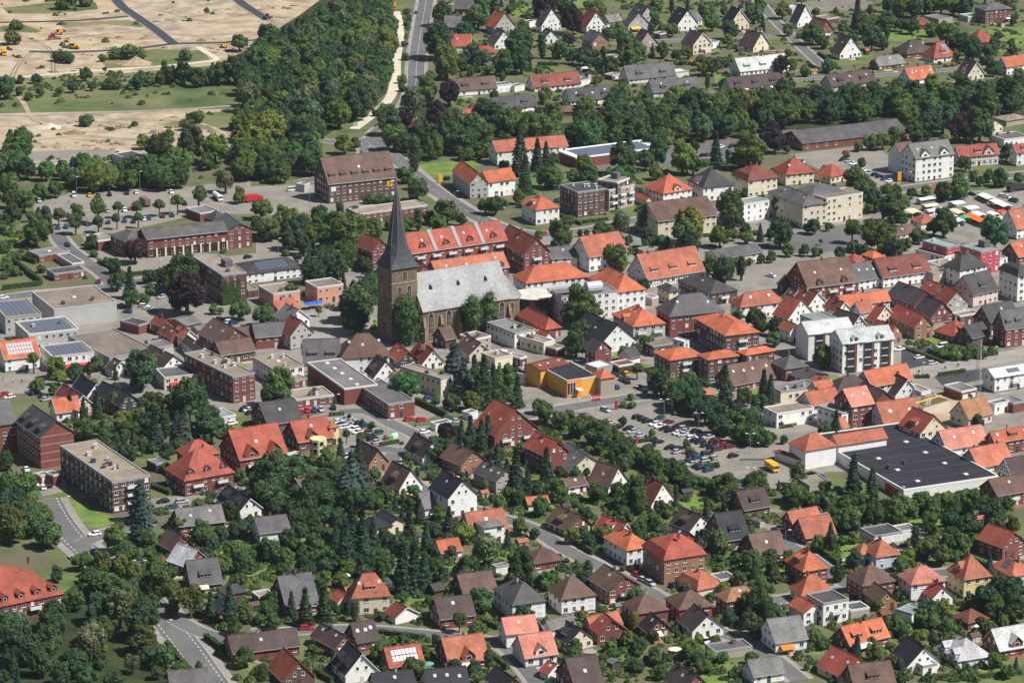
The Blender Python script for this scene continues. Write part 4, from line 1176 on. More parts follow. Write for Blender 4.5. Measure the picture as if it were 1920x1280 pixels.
# ---------------------------------------------------------------- church
def build_church():
    t = '11'
    fx, fy = px(t, 1015, 742); base_v = px(t, 1015, 1300)[1]
    he = height_at(fx, base_v, fy)
    F = at(fx, fy, he); P = at(*px(t, 1215, 712), he)
    X = (P - F); W = X.length; X.normalize(); Y = Vector((-X.y, X.x, 0))
    D = W
    rot = math.atan2(X.y, X.x)
    root = empty('church', Vector((F.x, F.y, 0)), rot)
    tag(root, 'old stone church with tall slate spire and pale slate nave roof', 'church')
    stone = (0.165, 0.122, 0.085)
    # tower in four stages, each set back a little
    lv = [0, he * 0.30, he * 0.545, he * 0.80, he]
    tb = MB()
    for i in range(4):
        s = [0.0, 0.12, 0.22, 0.32][i]
        tb.box(s, W - s, s, D - s, lv[i], lv[i + 1])
    tw = tb.build('tower', M_STONE, root, stone)
    cb = MB()
    for i in range(1, 4):
        s = [0, 0.0, 0.1, 0.2][i]
        cb.box(s - 0.12, W - s + 0.12, s - 0.12, D - s + 0.12, lv[i] - 0.25, lv[i] + 0.12)
    cb.box(-0.15 + .32, W + 0.15 - .32, .17, D - .17, he - 0.5, he - 0.02)
    cb.build('cornice', M_STONE, tw, (0.30, 0.24, 0.17))
    # lancet openings with pale tracery
    def lancet(parent, x, y, z, ang, w, h, bars=1):
        n = 6
        pts = [(-w / 2, 0), (w / 2, 0), (w / 2, h * 0.72)] + [(w / 2 - w / 2 * (k / n), h * 0.72 + h * 0.28 * math.sin(PI / 2 * k / n)) for k in range(1, n)] + [(0, h)] + \
              [(-w / 2 * (1 - k / n) * 1.0, h * 0.72 + h * 0.28 * math.sin(PI / 2 * (n - k) / n)) for k in range(1, n)][0:0]
        right = [(w / 2 * math.cos(PI / 2 * k / n), h * 0.72 + h * 0.28 * math.sin(PI / 2 * k / n)) for k in range(0, n + 1)]
        left = [(-a, b) for a, b in right[::-1]][1:]
        pts = [(-w / 2, 0), (w / 2, 0)] + right + left
        m = MB(); N = len(pts)
        fr = [(a * 1.28, b * 1.08 - 0.12) for a, b in pts]
        m.add([(a, -0.05, b) for a, b in fr] + [(a, 0.05, b) for a, b in fr], [tuple(range(N))] + [((i + 1) % N, i, N + i, N + (i + 1) % N) for i in range(N)], 0)
        m.add([(a, -0.08, b) for a, b in pts], [tuple(range(N))], 1)
        for k in range(bars):
            xx = -w / 2 + w * (k + 1) / (bars + 1)
            m.box(xx - 0.06, xx + 0.06, -0.13, -0.085, 0.1, h * 0.8, 0)
        if h > 3.5:
            for zz in (0.25, 0.5): m.box(-w / 2 + .05, w / 2 - .05, -0.125, -0.085, h * zz - 0.05, h * zz + 0.05, 0)
        o = m.build('lancet_window', [mat('tracery', (0.36, 0.3, 0.22), 0.8), M_GLASS], parent)
        o.location = (x, y, z); o.rotation_euler = (0, 0, ang)
        return o
    for xx in (0.32, 0.68):
        lancet(root, W * xx, 0.22, he * 0.60, 0, W * 0.13, he * 0.15)
    lancet(root, W * 0.52, 0.32, he * 0.835, 0, W * 0.14, he * 0.11)
    for yy in (0.3, 0.7):
        lancet(root, 0.22, D * yy, he * 0.60, -PI / 2, D * 0.13, he * 0.15)
    lancet(root, 0.32, D * 0.5, he * 0.835, -PI / 2, D * 0.14, he * 0.11)
    lancet(root, 0.0, D * 0.5, he * 0.12, -PI / 2, D * 0.2, he * 0.14)
    # spire: broad flared skirt turning into an eight sided needle
    cx, cy = W / 2, D / 2
    zt = height_at(*[px(t, 1073, 0)[0], 0][:1], px(t, 0, 1265)[1], px(t, 0, 95)[1])
    hs = zt - he
    h0 = W / 2 + 0.45
    def octo(r, z, sq=0.0):
        out = []
        for k in range(8):
            a = PI / 8 + k * PI / 4
            ro = r / math.cos(PI / 8)
            x, y = ro * math.cos(a), ro * math.sin(a)
            q = r
            sx = q if x > 0 else -q; sy = q if y > 0 else -q
            out.append((cx + x * (1 - sq) + sx * sq, cy + y * (1 - sq) + sy * sq, z))
        return out
    rings = [octo(h0, he - 0.15, 0.999), octo(h0 * 0.86, he + hs * 0.055, 0.75), octo(h0 * 0.70, he + hs * 0.14, 0.35), octo(h0 * 0.56, he + hs * 0.25, 0.08),
             octo(h0 * 0.465, he + hs * 0.38, 0.0), octo(h0 * 0.30, he + hs * 0.62, 0), octo(h0 * 0.13, he + hs * 0.86, 0), octo(0.10, he + hs, 0)]
    sb = MB(); vs = [p for r in rings for p in r]; fs = []
    for i in range(len(rings) - 1):
        for k in range(8):
            a = i * 8 + k; b = i * 8 + (k + 1) % 8
            fs.append((a, b, b + 8, a + 8))
    fs.append(tuple(range(7, -1, -1))); fs.append(tuple(range((len(rings) - 1) * 8, len(rings) * 8)))
    sb.add(vs, fs)
    spire = sb.build('spire', M_SLATE, root, (0.058, 0.06, 0.068))
    rg = MB()
    for k in range(8):
        for i in range(3, len(rings) - 1):
            rg.cyl(rings[i][k], rings[i + 1][k], 0.06, n=4)
    rg.build('spire_ridge', M_METAL, spire)
    fi = MB(); fi.cyl((cx, cy, he + hs - 0.3), (cx, cy, he + hs + 2.6), 0.07, 0.04, 6)
    fi.box(cx - 0.55, cx + 0.55, cy - 0.05, cy + 0.05, he + hs + 1.7, he + hs + 1.82)
    fi.cyl((cx, cy, he + hs + 0.3), (cx, cy, he + hs + 0.8), 0.22, 0.22, 8)
    fi.build('cross', mat('gold_metal', (0.35, 0.25, 0.08), 0.4, metallic=0.6), spire)
    # nave
    n0 = W - 0.6
    hn = 12.6; Dn = 19.0; y0 = D / 2 - Dn / 2 - 0.2
    tanp = math.tan(rad(52))
    # length from the right end of the eave
    E = at(*px(t, 1915, 945), hn)
    Ln = (Vector((E.x, E.y, 0)) - Vector((F.x, F.y, 0))).dot(X) - n0
    nb = MB(); hw = Dn / 2; zr = hn + hw * tanp
    prof = [(0, 0), (Dn, 0), (Dn, hn - .1), (hw, zr - .15), (0, hn - .1)]
    vs = [(n0, y0 + v, z) for v, z in prof] + [(n0 + Ln, y0 + v, z) for v, z in prof]
    nb.add(vs, [tuple(range(5)), tuple(range(9, 4, -1))] + [(i, 5 + i, 5 + (i + 1) % 5, (i + 1) % 5) for i in range(5)])
    nw = nb.build('nave', M_STONE, root, stone)
    o = 0.5; ze = hn - o * tanp
    rb = MB()
    rb.slab([[(n0 + .05, y0 - o, ze), (n0 + Ln + .4, y0 - o, ze), (n0 + Ln + .4, y0 + hw, zr), (n0 + .05, y0 + hw, zr)],
             [(n0 + Ln + .4, y0 + Dn + o, ze), (n0 + .05, y0 + Dn + o, ze), (n0 + .05, y0 + hw, zr), (n0 + Ln + .4, y0 + hw, zr)]], 0.25)
    nr = rb.build('nave_roof', M_SLATE, root, (0.27, 0.27, 0.268))
    for k in range(3):                                    # three little dormers
        xx = n0 + Ln * (0.17 + 0.31 * k); a = hw * 0.5; zb = hn + a * tanp
        d = MB()
        d.add([(xx - .6, y0 + a, zb - .1), (xx + .6, y0 + a, zb - .1), (xx + .6, y0 + a, zb + .8), (xx, y0 + a, zb + 1.9), (xx - .6, y0 + a, zb + .8),
               (xx - .6, y0 + a + .8, zb + .8), (xx, y0 + a + 1.5, zb + 1.85), (xx + .6, y0 + a + .8, zb + .8)],
              [(0, 1, 2, 3, 4), (4, 3, 6, 5), (3, 2, 7, 6), (0, 4, 5), (1, 7, 2)])
        d.build('roof_dormer', M_SLATE, nr, (0.03, 0.03, 0.033))
    nbay = 5
    for k in range(nbay):
        xx = n0 + Ln * (k + 0.5) / nbay
        lancet(root, xx, y0, 3.2, 0, 2.1, 7.8, 3)
    for k in range(nbay + 1):
        xx = n0 + 0.7 + (Ln - 1.4) * k / nbay
        b = MB()
        b.prism([(xx - .6, y0 - 2.0), (xx + .6, y0 - 2.0), (xx + .6, y0 - .003), (xx - .6, y0 - .003)], 0, 6.0)
        b.prism([(xx - .55, y0 - 1.3), (xx + .55, y0 - 1.3), (xx + .55, y0 - .003), (xx - .55, y0 - .003)], 6.0, 9.6, 0, [(xx - .55, y0 - .5), (xx + .55, y0 - .5), (xx + .55, y0 - .003), (xx - .55, y0 - .003)])
        b.build('buttress', M_STONE, root, (0.26, 0.19, 0.12))
    # lower choir end
    cb2 = MB(); cl = 9.0; x0 = n0 + Ln; yy0, yy1 = y0 + 3.5, y0 + Dn - 3.5
    poly = [(x0 - .05, yy0), (x0 + cl * .6, yy0), (x0 + cl, yy0 + 4), (x0 + cl, yy1 - 4), (x0 + cl * .6, yy1), (x0 - .05, yy1)]
    cb2.prism(poly, 0, 10.5)
    ch = cb2.build('choir', M_STONE, root, stone)
    cr = MB(); ap = (x0 + cl * .35, y0 + hw, 18.5); ap0 = (x0 + .5, y0 + hw, 18.5)
    e = [(a, b, 10.4) for a, b in [(x0 + .45, yy0 - .4), (x0 + cl * .6 + .2, yy0 - .4), (x0 + cl + .4, yy0 + 3.9), (x0 + cl + .4, yy1 - 3.9), (x0 + cl * .6 + .2, yy1 + .4), (x0 + .45, yy1 + .4)]]
    cr.slab([[e[0], e[1], ap, ap0], [e[1], e[2], ap], [e[2], e[3], ap], [e[3], e[4], ap], [e[4], e[5], ap0, ap]], 0.2)
    cr.build('choir_roof', M_SLATE, root, (0.2, 0.2, 0.2))
    lancet(root, x0 + cl * .3, yy0, 3.0, 0, 1.6, 6.0, 2)
    g = Vector((F.x, F.y, 0))
    FOOT.append(([g + X * -1 + Y * y0, g + X * (x0 + cl) + Y * y0, g + X * (x0 + cl) + Y * (y0 + Dn), g + X * -1 + Y * (y0 + Dn)], 15))
    BUILDINGS.append(dict(root=root, label=root['label'], M=None, polys=[], name='church', c=proj((F.x, F.y, 10)), w=g + X * W, ref='stone church with the spire'))

# ---------------------------------------------------------------- ground
def ground_mat(name, cols, scales=(0.012, 0.05, 0.4), rough=0.95, contrast=(0.38, 0.62), fine=(0.85, 1.15)):
    """two to four colours broken up by noise in world metres"""
    m = bpy.data.materials.new(name); m.use_nodes = True
    n = m.node_tree.nodes; l = m.node_tree.links
    b = n['Principled BSDF']; b.inputs['Roughness'].default_value = rough; b.inputs['Specular IOR Level'].default_value = 0.15
    tc = n.new('ShaderNodeTexCoord')
    out = None
    for i, c in enumerate(cols):
        rgb = n.new('ShaderNodeRGB'); rgb.outputs[0].default_value = (*c, 1)
        if out is None: out = rgb.outputs[0]; continue
        t = n.new('ShaderNodeTexNoise'); t.inputs['Scale'].default_value = scales[(i - 1) % len(scales)]; t.inputs['Detail'].default_value = 5
        t.inputs['Roughness'].default_value = 0.62
        mp_ = n.new('ShaderNodeMapping'); mp_.inputs['Location'].default_value = (i * 37.0, i * 91.0, 0)
        l.new(tc.outputs['Object'], mp_.inputs['Vector']); l.new(mp_.outputs[0], t.inputs['Vector'])
        r = n.new('ShaderNodeMapRange'); r.inputs['From Min'].default_value = contrast[0]; r.inputs['From Max'].default_value = contrast[1]
        l.new(t.outputs['Fac'], r.inputs['Value'])
        mx = n.new('ShaderNodeMix'); mx.data_type = 'RGBA'
        l.new(r.outputs['Result'], mx.inputs[0]); l.new(out, mx.inputs[6]); l.new(rgb.outputs[0], mx.inputs[7])
        out = mx.outputs[2]
    t = n.new('ShaderNodeTexNoise'); t.inputs['Scale'].default_value = 1.7; t.inputs['Detail'].default_value = 4
    l.new(tc.outputs['Object'], t.inputs['Vector'])
    r = n.new('ShaderNodeMapRange'); r.inputs['From Min'].default_value = 0.3; r.inputs['From Max'].default_value = 0.7
    r.inputs['To Min'].default_value = fine[0]; r.inputs['To Max'].default_value = fine[1]
    l.new(t.outputs['Fac'], r.inputs['Value'])
    mx = n.new('ShaderNodeVectorMath'); mx.operation = 'SCALE'; l.new(out, mx.inputs[0]); l.new(r.outputs['Result'], mx.inputs['Scale'])
    l.new(mx.outputs[0], b.inputs['Base Color'])
    MATS[name] = m
    return m

G_GARDEN = ground_mat('garden_ground', [(0.085, 0.13, 0.038), (0.035, 0.06, 0.022), (0.14, 0.17, 0.052), (0.13, 0.11, 0.075)], (0.09, 0.06, 0.035))
G_LAWN = ground_mat('lawn_grass', [(0.14, 0.215, 0.045), (0.2, 0.24, 0.065), (0.1, 0.16, 0.038)], (0.06, 0.2, 0.5))
G_MEADOW = ground_mat('meadow_grass', [(0.095, 0.135, 0.042), (0.05, 0.085, 0.03), (0.2, 0.18, 0.09)], (0.03, 0.018, 0.08))
G_SAND = ground_mat('building_site_sand', [(0.40, 0.31, 0.21), (0.33, 0.25, 0.17), (0.41, 0.265, 0.14), (0.19, 0.15, 0.105), (0.46, 0.385, 0.28)], (0.05, 0.014, 0.022, 0.09), contrast=(.38, .66), fine=(0.8, 1.2))
G_RUT = ground_mat('rutted_soil', [(0.22, 0.17, 0.115), (0.15, 0.115, 0.08)], (0.3,), fine=(0.8, 1.2))
G_ASPH = ground_mat('asphalt', [(0.125, 0.122, 0.12), (0.10, 0.098, 0.098), (0.15, 0.146, 0.14)], (0.08, 0.03, 0.3), fine=(0.9, 1.1))
G_ASPHD = ground_mat('fresh_asphalt', [(0.05, 0.05, 0.057), (0.065, 0.064, 0.07)], (0.1,), fine=(0.9, 1.1))
G_PAVE = ground_mat('paving', [(0.215, 0.195, 0.17), (0.155, 0.145, 0.132), (0.26, 0.235, 0.2)], (0.04, 0.1, 0.4), fine=(0.88, 1.12))
G_LOT = ground_mat('car_park_paving', [(0.225, 0.205, 0.18), (0.18, 0.168, 0.152), (0.265, 0.235, 0.195)], (0.03, 0.08, 0.3), fine=(0.88, 1.1))
G_PALE = ground_mat('pale_gravel', [(0.60, 0.53, 0.43), (0.5, 0.44, 0.35)], (0.1,), fine=(0.9, 1.1))
G_PATH = ground_mat('light_pavement', [(0.31, 0.28, 0.25), (0.25, 0.225, 0.2)], (0.1,), fine=(0.9, 1.08))
G_GRAVEL = ground_mat('track_ballast', [(0.16, 0.115, 0.085), (0.11, 0.08, 0.065)], (0.3,), fine=(0.7, 1.3))
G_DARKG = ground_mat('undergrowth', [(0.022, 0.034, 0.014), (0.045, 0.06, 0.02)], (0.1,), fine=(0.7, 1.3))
M_MARK = mat('road_paint', (0.5, 0.5, 0.49), 0.7)

def sheet(name, pts, m, z):
    P = [at(u, v, 0) for u, v in pts]
    me = bpy.data.meshes.new(name)
    bm = bmesh.new()
    vs = [bm.verts.new((p.x, p.y, z)) for p in P]
    es = [bm.edges.new((vs[i], vs[(i + 1) % len(vs)])) for i in range(len(vs))]
    bmesh.ops.triangle_fill(bm, use_beauty=True, edges=es, normal=(0, 0, 1))
    for f in bm.faces:
        if f.normal.z < 0: f.normal_flip()
    bm.to_mesh(me); bm.free()
    me.materials.append(m)
    o = obj(name, me); kind(o, 'structure')
    return o, P

def smooth(pts, n=5):
    out = []
    P = [pts[0]] + list(pts) + [pts[-1]]
    for i in range(1, len(P) - 2):
        for k in range(n):
            t = k / n
            a, b, c, d = P[i - 1], P[i], P[i + 1], P[i + 2]
            out.append(0.5 * ((2 * b) + (c - a) * t + (2 * a - 5 * b + 4 * c - d) * t * t + (3 * b - a - 3 * c + d) * t ** 3))
    out.append(P[-2])
    return out

ROADPTS = []       # world points along roads with half width, to keep planting off them
def strip(name, wp, half0, half1, m, z, exact=False, k='structure'):
    """ribbon between two offsets (metres, left of travel is negative) of a world polyline"""
    vs, fs = [], []
    n = len(wp)
    for i, p in enumerate(wp):
        d = (wp[min(i + 1, n - 1)] - wp[max(i - 1, 0)]); d.z = 0; d.normalize()
        r = Vector((d.y, -d.x, 0))
        a, b = p + r * half0, p + r * half1
        vs += [(a.x, a.y, z), (b.x, b.y, z)]
    for i in range(n - 1): fs.append((2 * i, 2 * i + 1, 2 * i + 3, 2 * i + 2))
    me = bpy.data.meshes.new(name); me.from_pydata(vs, [], fs); me.materials.append(m); me.update()
    o = obj(name, me)
    if k: kind(o, k)
    return o

def dashes(name, wp, off, w, dash, gap, z, m=None):
    """broken or solid painted line at an offset from a polyline, one mesh of paint"""
    b = MB(); run = 0.0; seg = []
    for i in range(len(wp) - 1):
        p, q = wp[i], wp[i + 1]; L = (q - p).length
        if L < 1e-6: continue
        d = (q - p) / L; r = Vector((d.y, -d.x, 0))
        s = 0.0
        while s < L:
            ph = run % (dash + gap)
            if ph < dash: e = min(L, s + dash - ph)
            else: e = min(L, s + dash + gap - ph)
            if ph < dash and e - s > 0.05:
                a0, a1 = p + d * s + r * (off - w / 2), p + d * e + r * (off - w / 2)
                b0, b1 = p + d * s + r * (off + w / 2), p + d * e + r * (off + w / 2)
                b.add([(v.x, v.y, z) for v in (a0, b0, b1, a1)], [(0, 1, 2, 3)])
            run += e - s + 1e-6; s = e + 1e-6
    if b.v: kind(b.build(name, m or M_MARK), 'structure')

ZR = [0.030]
def road(name, pts, width, m=None, pave=1.6, mark=None, keep=True):
    wp = smooth([at(u, v, 0) for u, v in pts])
    ZR[0] += 0.0045
    z = ZR[0]
    if pave:
        strip('pavement', wp, -width / 2 - pave, width / 2 + pave, G_PATH, z - 0.0338)
        strip('kerb', wp, -width / 2 - 0.2, width / 2 + 0.2, M_KERB, z - 0.0015 - 0.002)
    strip(name, wp, -width / 2, width / 2, m or G_ASPH, z)
    if keep:
        for p in wp: ROADPTS.append((p.x, p.y, width / 2 + (pave or 0.3)))
        for i in range(len(wp) - 1):
            L = (wp[i + 1] - wp[i]).length
            for k in range(1, int(L / 3) + 1):
                q = wp[i].lerp(wp[i + 1], k * 3 / L) if k * 3 < L else wp[i + 1]
                ROADPTS.append((q.x, q.y, width / 2 + (pave or 0.3)))
    if mark == 'centre': dashes('road_marking', wp, 0, 0.16, 3, 4, z + 0.004)
    if mark == 'solid': dashes('road_marking', wp, 0, 0.18, 1e9, 0.1, z + 0.004)
    if mark == 'lanes':
        dashes('road_marking', wp, -width / 2 + 1.4, 0.3, 1.5, 1.5, z + 0.004); dashes('road_marking', wp, width / 2 - 1.4, 0.3, 1.5, 1.5, z + 0.004)
    return wp
M_KERB = mat('kerb_stone', (0.4, 0.39, 0.37), 0.9)

def build_ground():
    me = bpy.data.meshes.new('ground')
    me.from_pydata([(-1090, -50, 0), (1090, -50, 0), (1090, 3290, 0), (-1090, 3290, 0)], [], [(0, 1, 2, 3)])
    me.materials.append(G_GARDEN)
    kind(obj('ground', me), 'structure')
    S = lambda n, p, m, z: sheet(n, p, m, z)
    # building site, meadow
    S('building_site', [(-60, -40), (640, -60), (605, -5), (570, 30), (500, 70), (470, 95), (440, 135), (180, 150), (0, 165), (-60, 170)], G_SAND, 0.004)
    S('meadow', [(-60, 150), (180, 142), (460, 118), (480, 200), (455, 215), (0, 222), (-60, 222)], G_MEADOW, 0.008)
    S('building_site', [(-60, 214), (440, 204), (452, 262), (430, 275), (300, 287), (60, 290), (-60, 290)], G_SAND, 0.010)
    S('forecourt', [(-60, 270), (60, 283), (215, 280), (212, 305), (60, 312), (20, 290), (-60, 300)], G_LOT, 0.014)
    S('meadow', [(5, 15), (100, 5), (180, 5), (184, 18), (100, 26), (15, 26)], G_MEADOW, 0.012)
    S('meadow', [(0, 50), (40, 45), (78, 58), (70, 62), (0, 60)], G_MEADOW, 0.012)
    S('meadow', [(180, 105), (290, 92), (380, 95), (395, 112), (300, 124), (200, 128)], G_MEADOW, 0.012)
    S('meadow', [(105, 42), (160, 42), (240, 38), (270, 46), (265, 52), (200, 46), (120, 52)], G_MEADOW, 0.012)
    S('meadow', [(380, 212), (455, 206), (452, 240), (400, 245), (300, 235)], G_MEADOW, 0.013)
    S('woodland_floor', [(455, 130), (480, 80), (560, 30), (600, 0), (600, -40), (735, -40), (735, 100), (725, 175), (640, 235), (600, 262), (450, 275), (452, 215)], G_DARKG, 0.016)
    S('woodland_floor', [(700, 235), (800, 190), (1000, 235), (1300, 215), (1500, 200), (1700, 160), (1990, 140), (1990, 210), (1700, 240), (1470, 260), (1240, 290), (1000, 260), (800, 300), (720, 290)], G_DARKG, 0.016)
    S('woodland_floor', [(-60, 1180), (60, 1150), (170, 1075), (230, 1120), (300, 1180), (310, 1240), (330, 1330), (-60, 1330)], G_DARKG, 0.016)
    # town paving
    S('town_paving', [(-60, 560), (210, 540), (300, 520), (640, 565), (710, 530), (1000, 440), (1200, 430), (1640, 375), (1990, 345), (1990, 830), (1880, 880), (1500, 885), (1440, 842), (1200, 750), (1060, 775), (930, 800), (860, 760), (790, 790), (640, 770), (480, 775), (330, 750), (120, 735), (-60, 740)], G_PAVE, 0.006)
    # lots
    S('car_park', [(62, 385), (130, 362), (330, 352), (400, 345), (470, 340), (470, 360), (420, 385), (330, 412), (215, 437), (105, 440), (70, 412)], G_LOT, 0.018)
    S('post_yard', [(400, 375), (450, 350), (600, 345), (720, 392), (640, 398), (560, 405), (480, 402), (400, 400)], G_LOT, 0.020)
    S('forecourt', [(150, 440), (230, 455), (430, 480), (520, 470), (560, 490), (440, 510), (320, 515), (240, 510), (180, 480)], G_LOT, 0.014)
    S('supermarket_car_park', [(1020, 778), (1215, 742), (1320, 790), (1460, 845), (1545, 885), (1545, 915), (1372, 915), (1330, 895), (1200, 862), (1110, 825)], G_LOT, 0.019)
    S('shop_car_park', [(560, 788), (655, 758), (730, 770), (775, 800), (835, 795), (845, 810), (790, 830), (740, 855), (650, 845), (610, 812)], G_LOT, 0.019)
    S('church_square', [(560, 590), (640, 570), (700, 600), (690, 660), (600, 665)], G_PATH, 0.021)
    S('market_place', [(1690, 380), (1800, 360), (1990, 345), (1990, 430), (1830, 432), (1720, 402)], G_LOT, 0.019)
    S('school_yard', [(1480, 440), (1560, 425), (1640, 410), (1680, 430), (1600, 470), (1480, 475), (1420, 460)], G_ASPH, 0.022)
    S('office_car_park', [(1060, 285), (1420, 265), (1440, 290), (1300, 310), (1080, 320)], G_ASPH, 0.018)
    S('station_yard', [(1480, 290), (1640, 270), (1700, 320), (1680, 360), (1560, 330)], G_LOT, 0.018)
    S('market_hall_yard', [(560, 372), (600, 330), (680, 330), (730, 345), (690, 395)], G_ASPH, 0.016)
    S('new_car_park', [(1690, 652), (1770, 650), (1780, 678), (1720, 692), (1690, 690)], G_ASPHD, 0.022)
    S('new_car_park', [(1750, 705), (1850, 690), (1850, 710), (1770, 725)], G_ASPHD, 0.022)
    S('building_shell_yard', [(1720, 745), (1800, 735), (1830, 760), (1780, 800), (1730, 790)], G_SAND, 0.022)
    S('garage_yard', [(1640, 1015), (1760, 990), (1780, 1010), (1690, 1032), (1650, 1035)], G_LOT, 0.014)
    S('parking_court', [(480, 440), (600, 430), (690, 450), (700, 520), (640, 560), (560, 500), (480, 490)], G_LOT, 0.012)
    S('brown_flats_yard', [(60, 885), (120, 880), (125, 920), (80, 930)], G_LOT, 0.018)
    S('court', [(280, 935), (370, 925), (470, 905), (490, 920), (400, 950), (300, 960)], G_LOT, 0.014)
    # lawns
    for p in ([(80, 935), (120, 930), (200, 965), (235, 975), (180, 990), (140, 985), (110, 965)], [(785, 308), (880, 300), (930, 300), (850, 328), (790, 335)],
              [(810, 1060), (930, 1028), (985, 1022), (1000, 1040), (900, 1055), (880, 1075), (810, 1092)], [(735, 1115), (800, 1110), (810, 1132), (770, 1150), (740, 1135)],
              [(1095, 1240), (1150, 1230), (1165, 1250), (1110, 1275), (1085, 1265)], [(1620, 985), (1800, 960), (1815, 972), (1720, 995), (1630, 1000)],
              [(1310, 1250), (1400, 1235), (1450, 1245), (1400, 1275), (1320, 1285)], [(1640, 55), (1700, 40), (1800, 40), (1720, 80), (1650, 75)],
              [(1850, 60), (1950, 45), (1950, 90), (1870, 80)], [(960, 10), (1100, 0), (1100, 12), (960, 35)], [(1000, 945), (1090, 920), (1150, 930), (1040, 960)],
              [(190, 1240), (235, 1225), (240, 1270), (200, 1280)], [(0, 1265), (50, 1240), (40, 1280), (0, 1285)], [(420, 1080), (520, 1060), (530, 1085), (440, 1095)],
              [(118, 1105), (160, 1100), (165, 1135), (120, 1150)], [(1250, 915), (1300, 925), (1330, 945), (1290, 960), (1240, 935)], [(1340, 140), (1370, 135), (1385, 150), (1340, 155)],
              [(1410, 185), (1470, 180), (1470, 200), (1410, 210)], [(1560, 1020), (1610, 1010), (1600, 1050), (1570, 1055)], [(1820, 1190), (1860, 1180), (1850, 1200), (1825, 1200)],
              [(1830, 1245), (1900, 1235), (1900, 1260), (1840, 1262)], [(660, 610), (712, 600), (712, 632), (670, 645)], [(710, 1195), (760, 1195), (740, 1215), (705, 1212)],
              [(840, 1178), (900, 1175), (910, 1190), (860, 1192)], [(1700, 645), (1700, 640), (1760, 628), (1860, 640), (1880, 655), (1800, 672)], [(1370, 1055), (1420, 1050), (1425, 1075), (1380, 1080)],
              [(585, 985), (640, 980), (640, 1000), (590, 1005)], [(560, 1010), (600, 1005), (600, 1020), (565, 1025)], [(385, 1030), (430, 1020), (430, 1040), (390, 1045)],
              [(1595, 1240), (1640, 1232), (1640, 1262), (1600, 1262)], [(1505, 1195), (1540, 1190), (1545, 1225), (1515, 1228)]):
        S('lawn', p, G_LAWN, 0.012)
    # roads
    road('main_road', [(803, -20), (789, 60), (781, 120), (779, 160), (765, 198), (735, 228), (706, 252), (688, 285)], 8.5, mark='solid', pave=1.8)
    road('main_road', [(560, 342), (640, 322), (688, 285)], 6.5, pave=1.2)
    road('link_road', [(596, 262), (650, 268), (706, 258)], 6, pave=1.2)
    road('main_road', [(700, 262), (740, 295), (790, 338), (850, 380), (905, 412), (960, 432), (1020, 440), (1100, 432), (1200, 412), (1330, 395), (1480, 375), (1640, 362), (1760, 345), (1990, 318)], 8, mark='centre', pave=2.2)
    road('gravel_lane', [(742, 22), (749, 60), (743, 110), (741, 150), (730, 185), (700, 215), (664, 242)], 5.2, m=G_PALE, pave=0)
    road('street', [(105, 435), (122, 460), (160, 490), (196, 515), (215, 540)], 6.5, pave=1.6)
    road('street', [(-40, 566), (57, 552), (150, 544), (215, 536), (300, 520), (380, 505), (450, 505)], 8, mark='centre', pave=2)
    wp = road('street', [(88, 935), (110, 975), (140, 1012), (180, 1048), (240, 1095), (290, 1135), (325, 1180), (362, 1228), (405, 1290)], 9, mark='lanes', pave=2.2)
    road('side_street', [(155, 1018), (195, 1000), (240, 988), (285, 975)], 6.5, pave=1.5)
    road('side_street', [(330, 1160), (370, 1182), (430, 1200)], 6, pave=1.2)
    road('side_street', [(470, 1186), (560, 1182), (640, 1178), (710, 1180), (800, 1188), (880, 1196), (925, 1203), (960, 1222), (1005, 1275), (1020, 1300)], 5.5, pave=1.3)
    road('side_street', [(640, 772), (690, 772), (735, 795), (785, 820), (760, 845), (690, 838), (640, 848)], 6, pave=1.3)
    road('side_street', [(740, 850), (730, 880), (790, 915), (850, 940), (920, 965), (998, 990), (1060, 1030), (1130, 1065), (1200, 1100), (1260, 1135), (1330, 1175), (1400, 1205), (1450, 1235), (1500, 1275)], 6, pave=1.6)
    road('side_street', [(1340, 1140), (1445, 1126), (1520, 1115), (1600, 1102), (1700, 1080), (1800, 1070), (1990, 1045)], 6, pave=1.6)
    road('side_street', [(1455, 1000), (1478, 1022), (1520, 1045), (1560, 1075), (1600, 1102)], 5.5, pave=1.3)
    road('street', [(900, 800), (960, 785), (1020, 772), (1110, 757), (1210, 742), (1290, 730)], 7.5, pave=2.2)
    road('new_street', [(1640, 722), (1690, 708), (1760, 692), (1840, 678), (1990, 650)], 8, m=G_PATH, pave=2.5)
    road('side_street', [(1415, -10), (1445, 30), (1500, 85), (1548, 130)], 5.5, pave=1.2)
    road('side_street', [(1370, 163), (1480, 152), (1560, 145), (1650, 141), (1795, 130), (1870, 118), (1990, 105)], 5.5, pave=1.2)
    road('side_street', [(1150, 85), (1230, 78), (1310, 75), (1375, 73), (1450, 68)], 5.5, pave=1.2)
    road('site_road', [(208, -15), (228, 12), (258, 33), (290, 55), (325, 82)], 6, m=G_ASPHD, pave=0.5)
    road('site_road', [(-20, 43), (80, 41), (160, 38), (240, 31)], 4, m=G_ASPHD, pave=0)
    road('site_road', [(55, 97), (140, 98), (250, 92), (325, 83), (420, 80), (500, 74)], 4.5, m=G_ASPHD, pave=0)
    road('site_road', [(435, -10), (455, 8), (480, 24), (500, 36)], 6, m=G_ASPHD, pave=0.5)
    road('gravel_path', [(33, 146), (120, 138), (200, 132), (300, 125), (360, 119), (405, 113), (385, 98), (370, 88)], 3.6, m=G_PALE, pave=0)
    road('path', [(0, 216), (60, 217), (200, 211), (330, 206), (450, 198)], 3.2, m=G_PATH, pave=0)
    road('dirt_track', [(33, 180), (45, 195), (56, 215), (70, 228), (120, 240)], 2.6, m=G_SAND, pave=0)
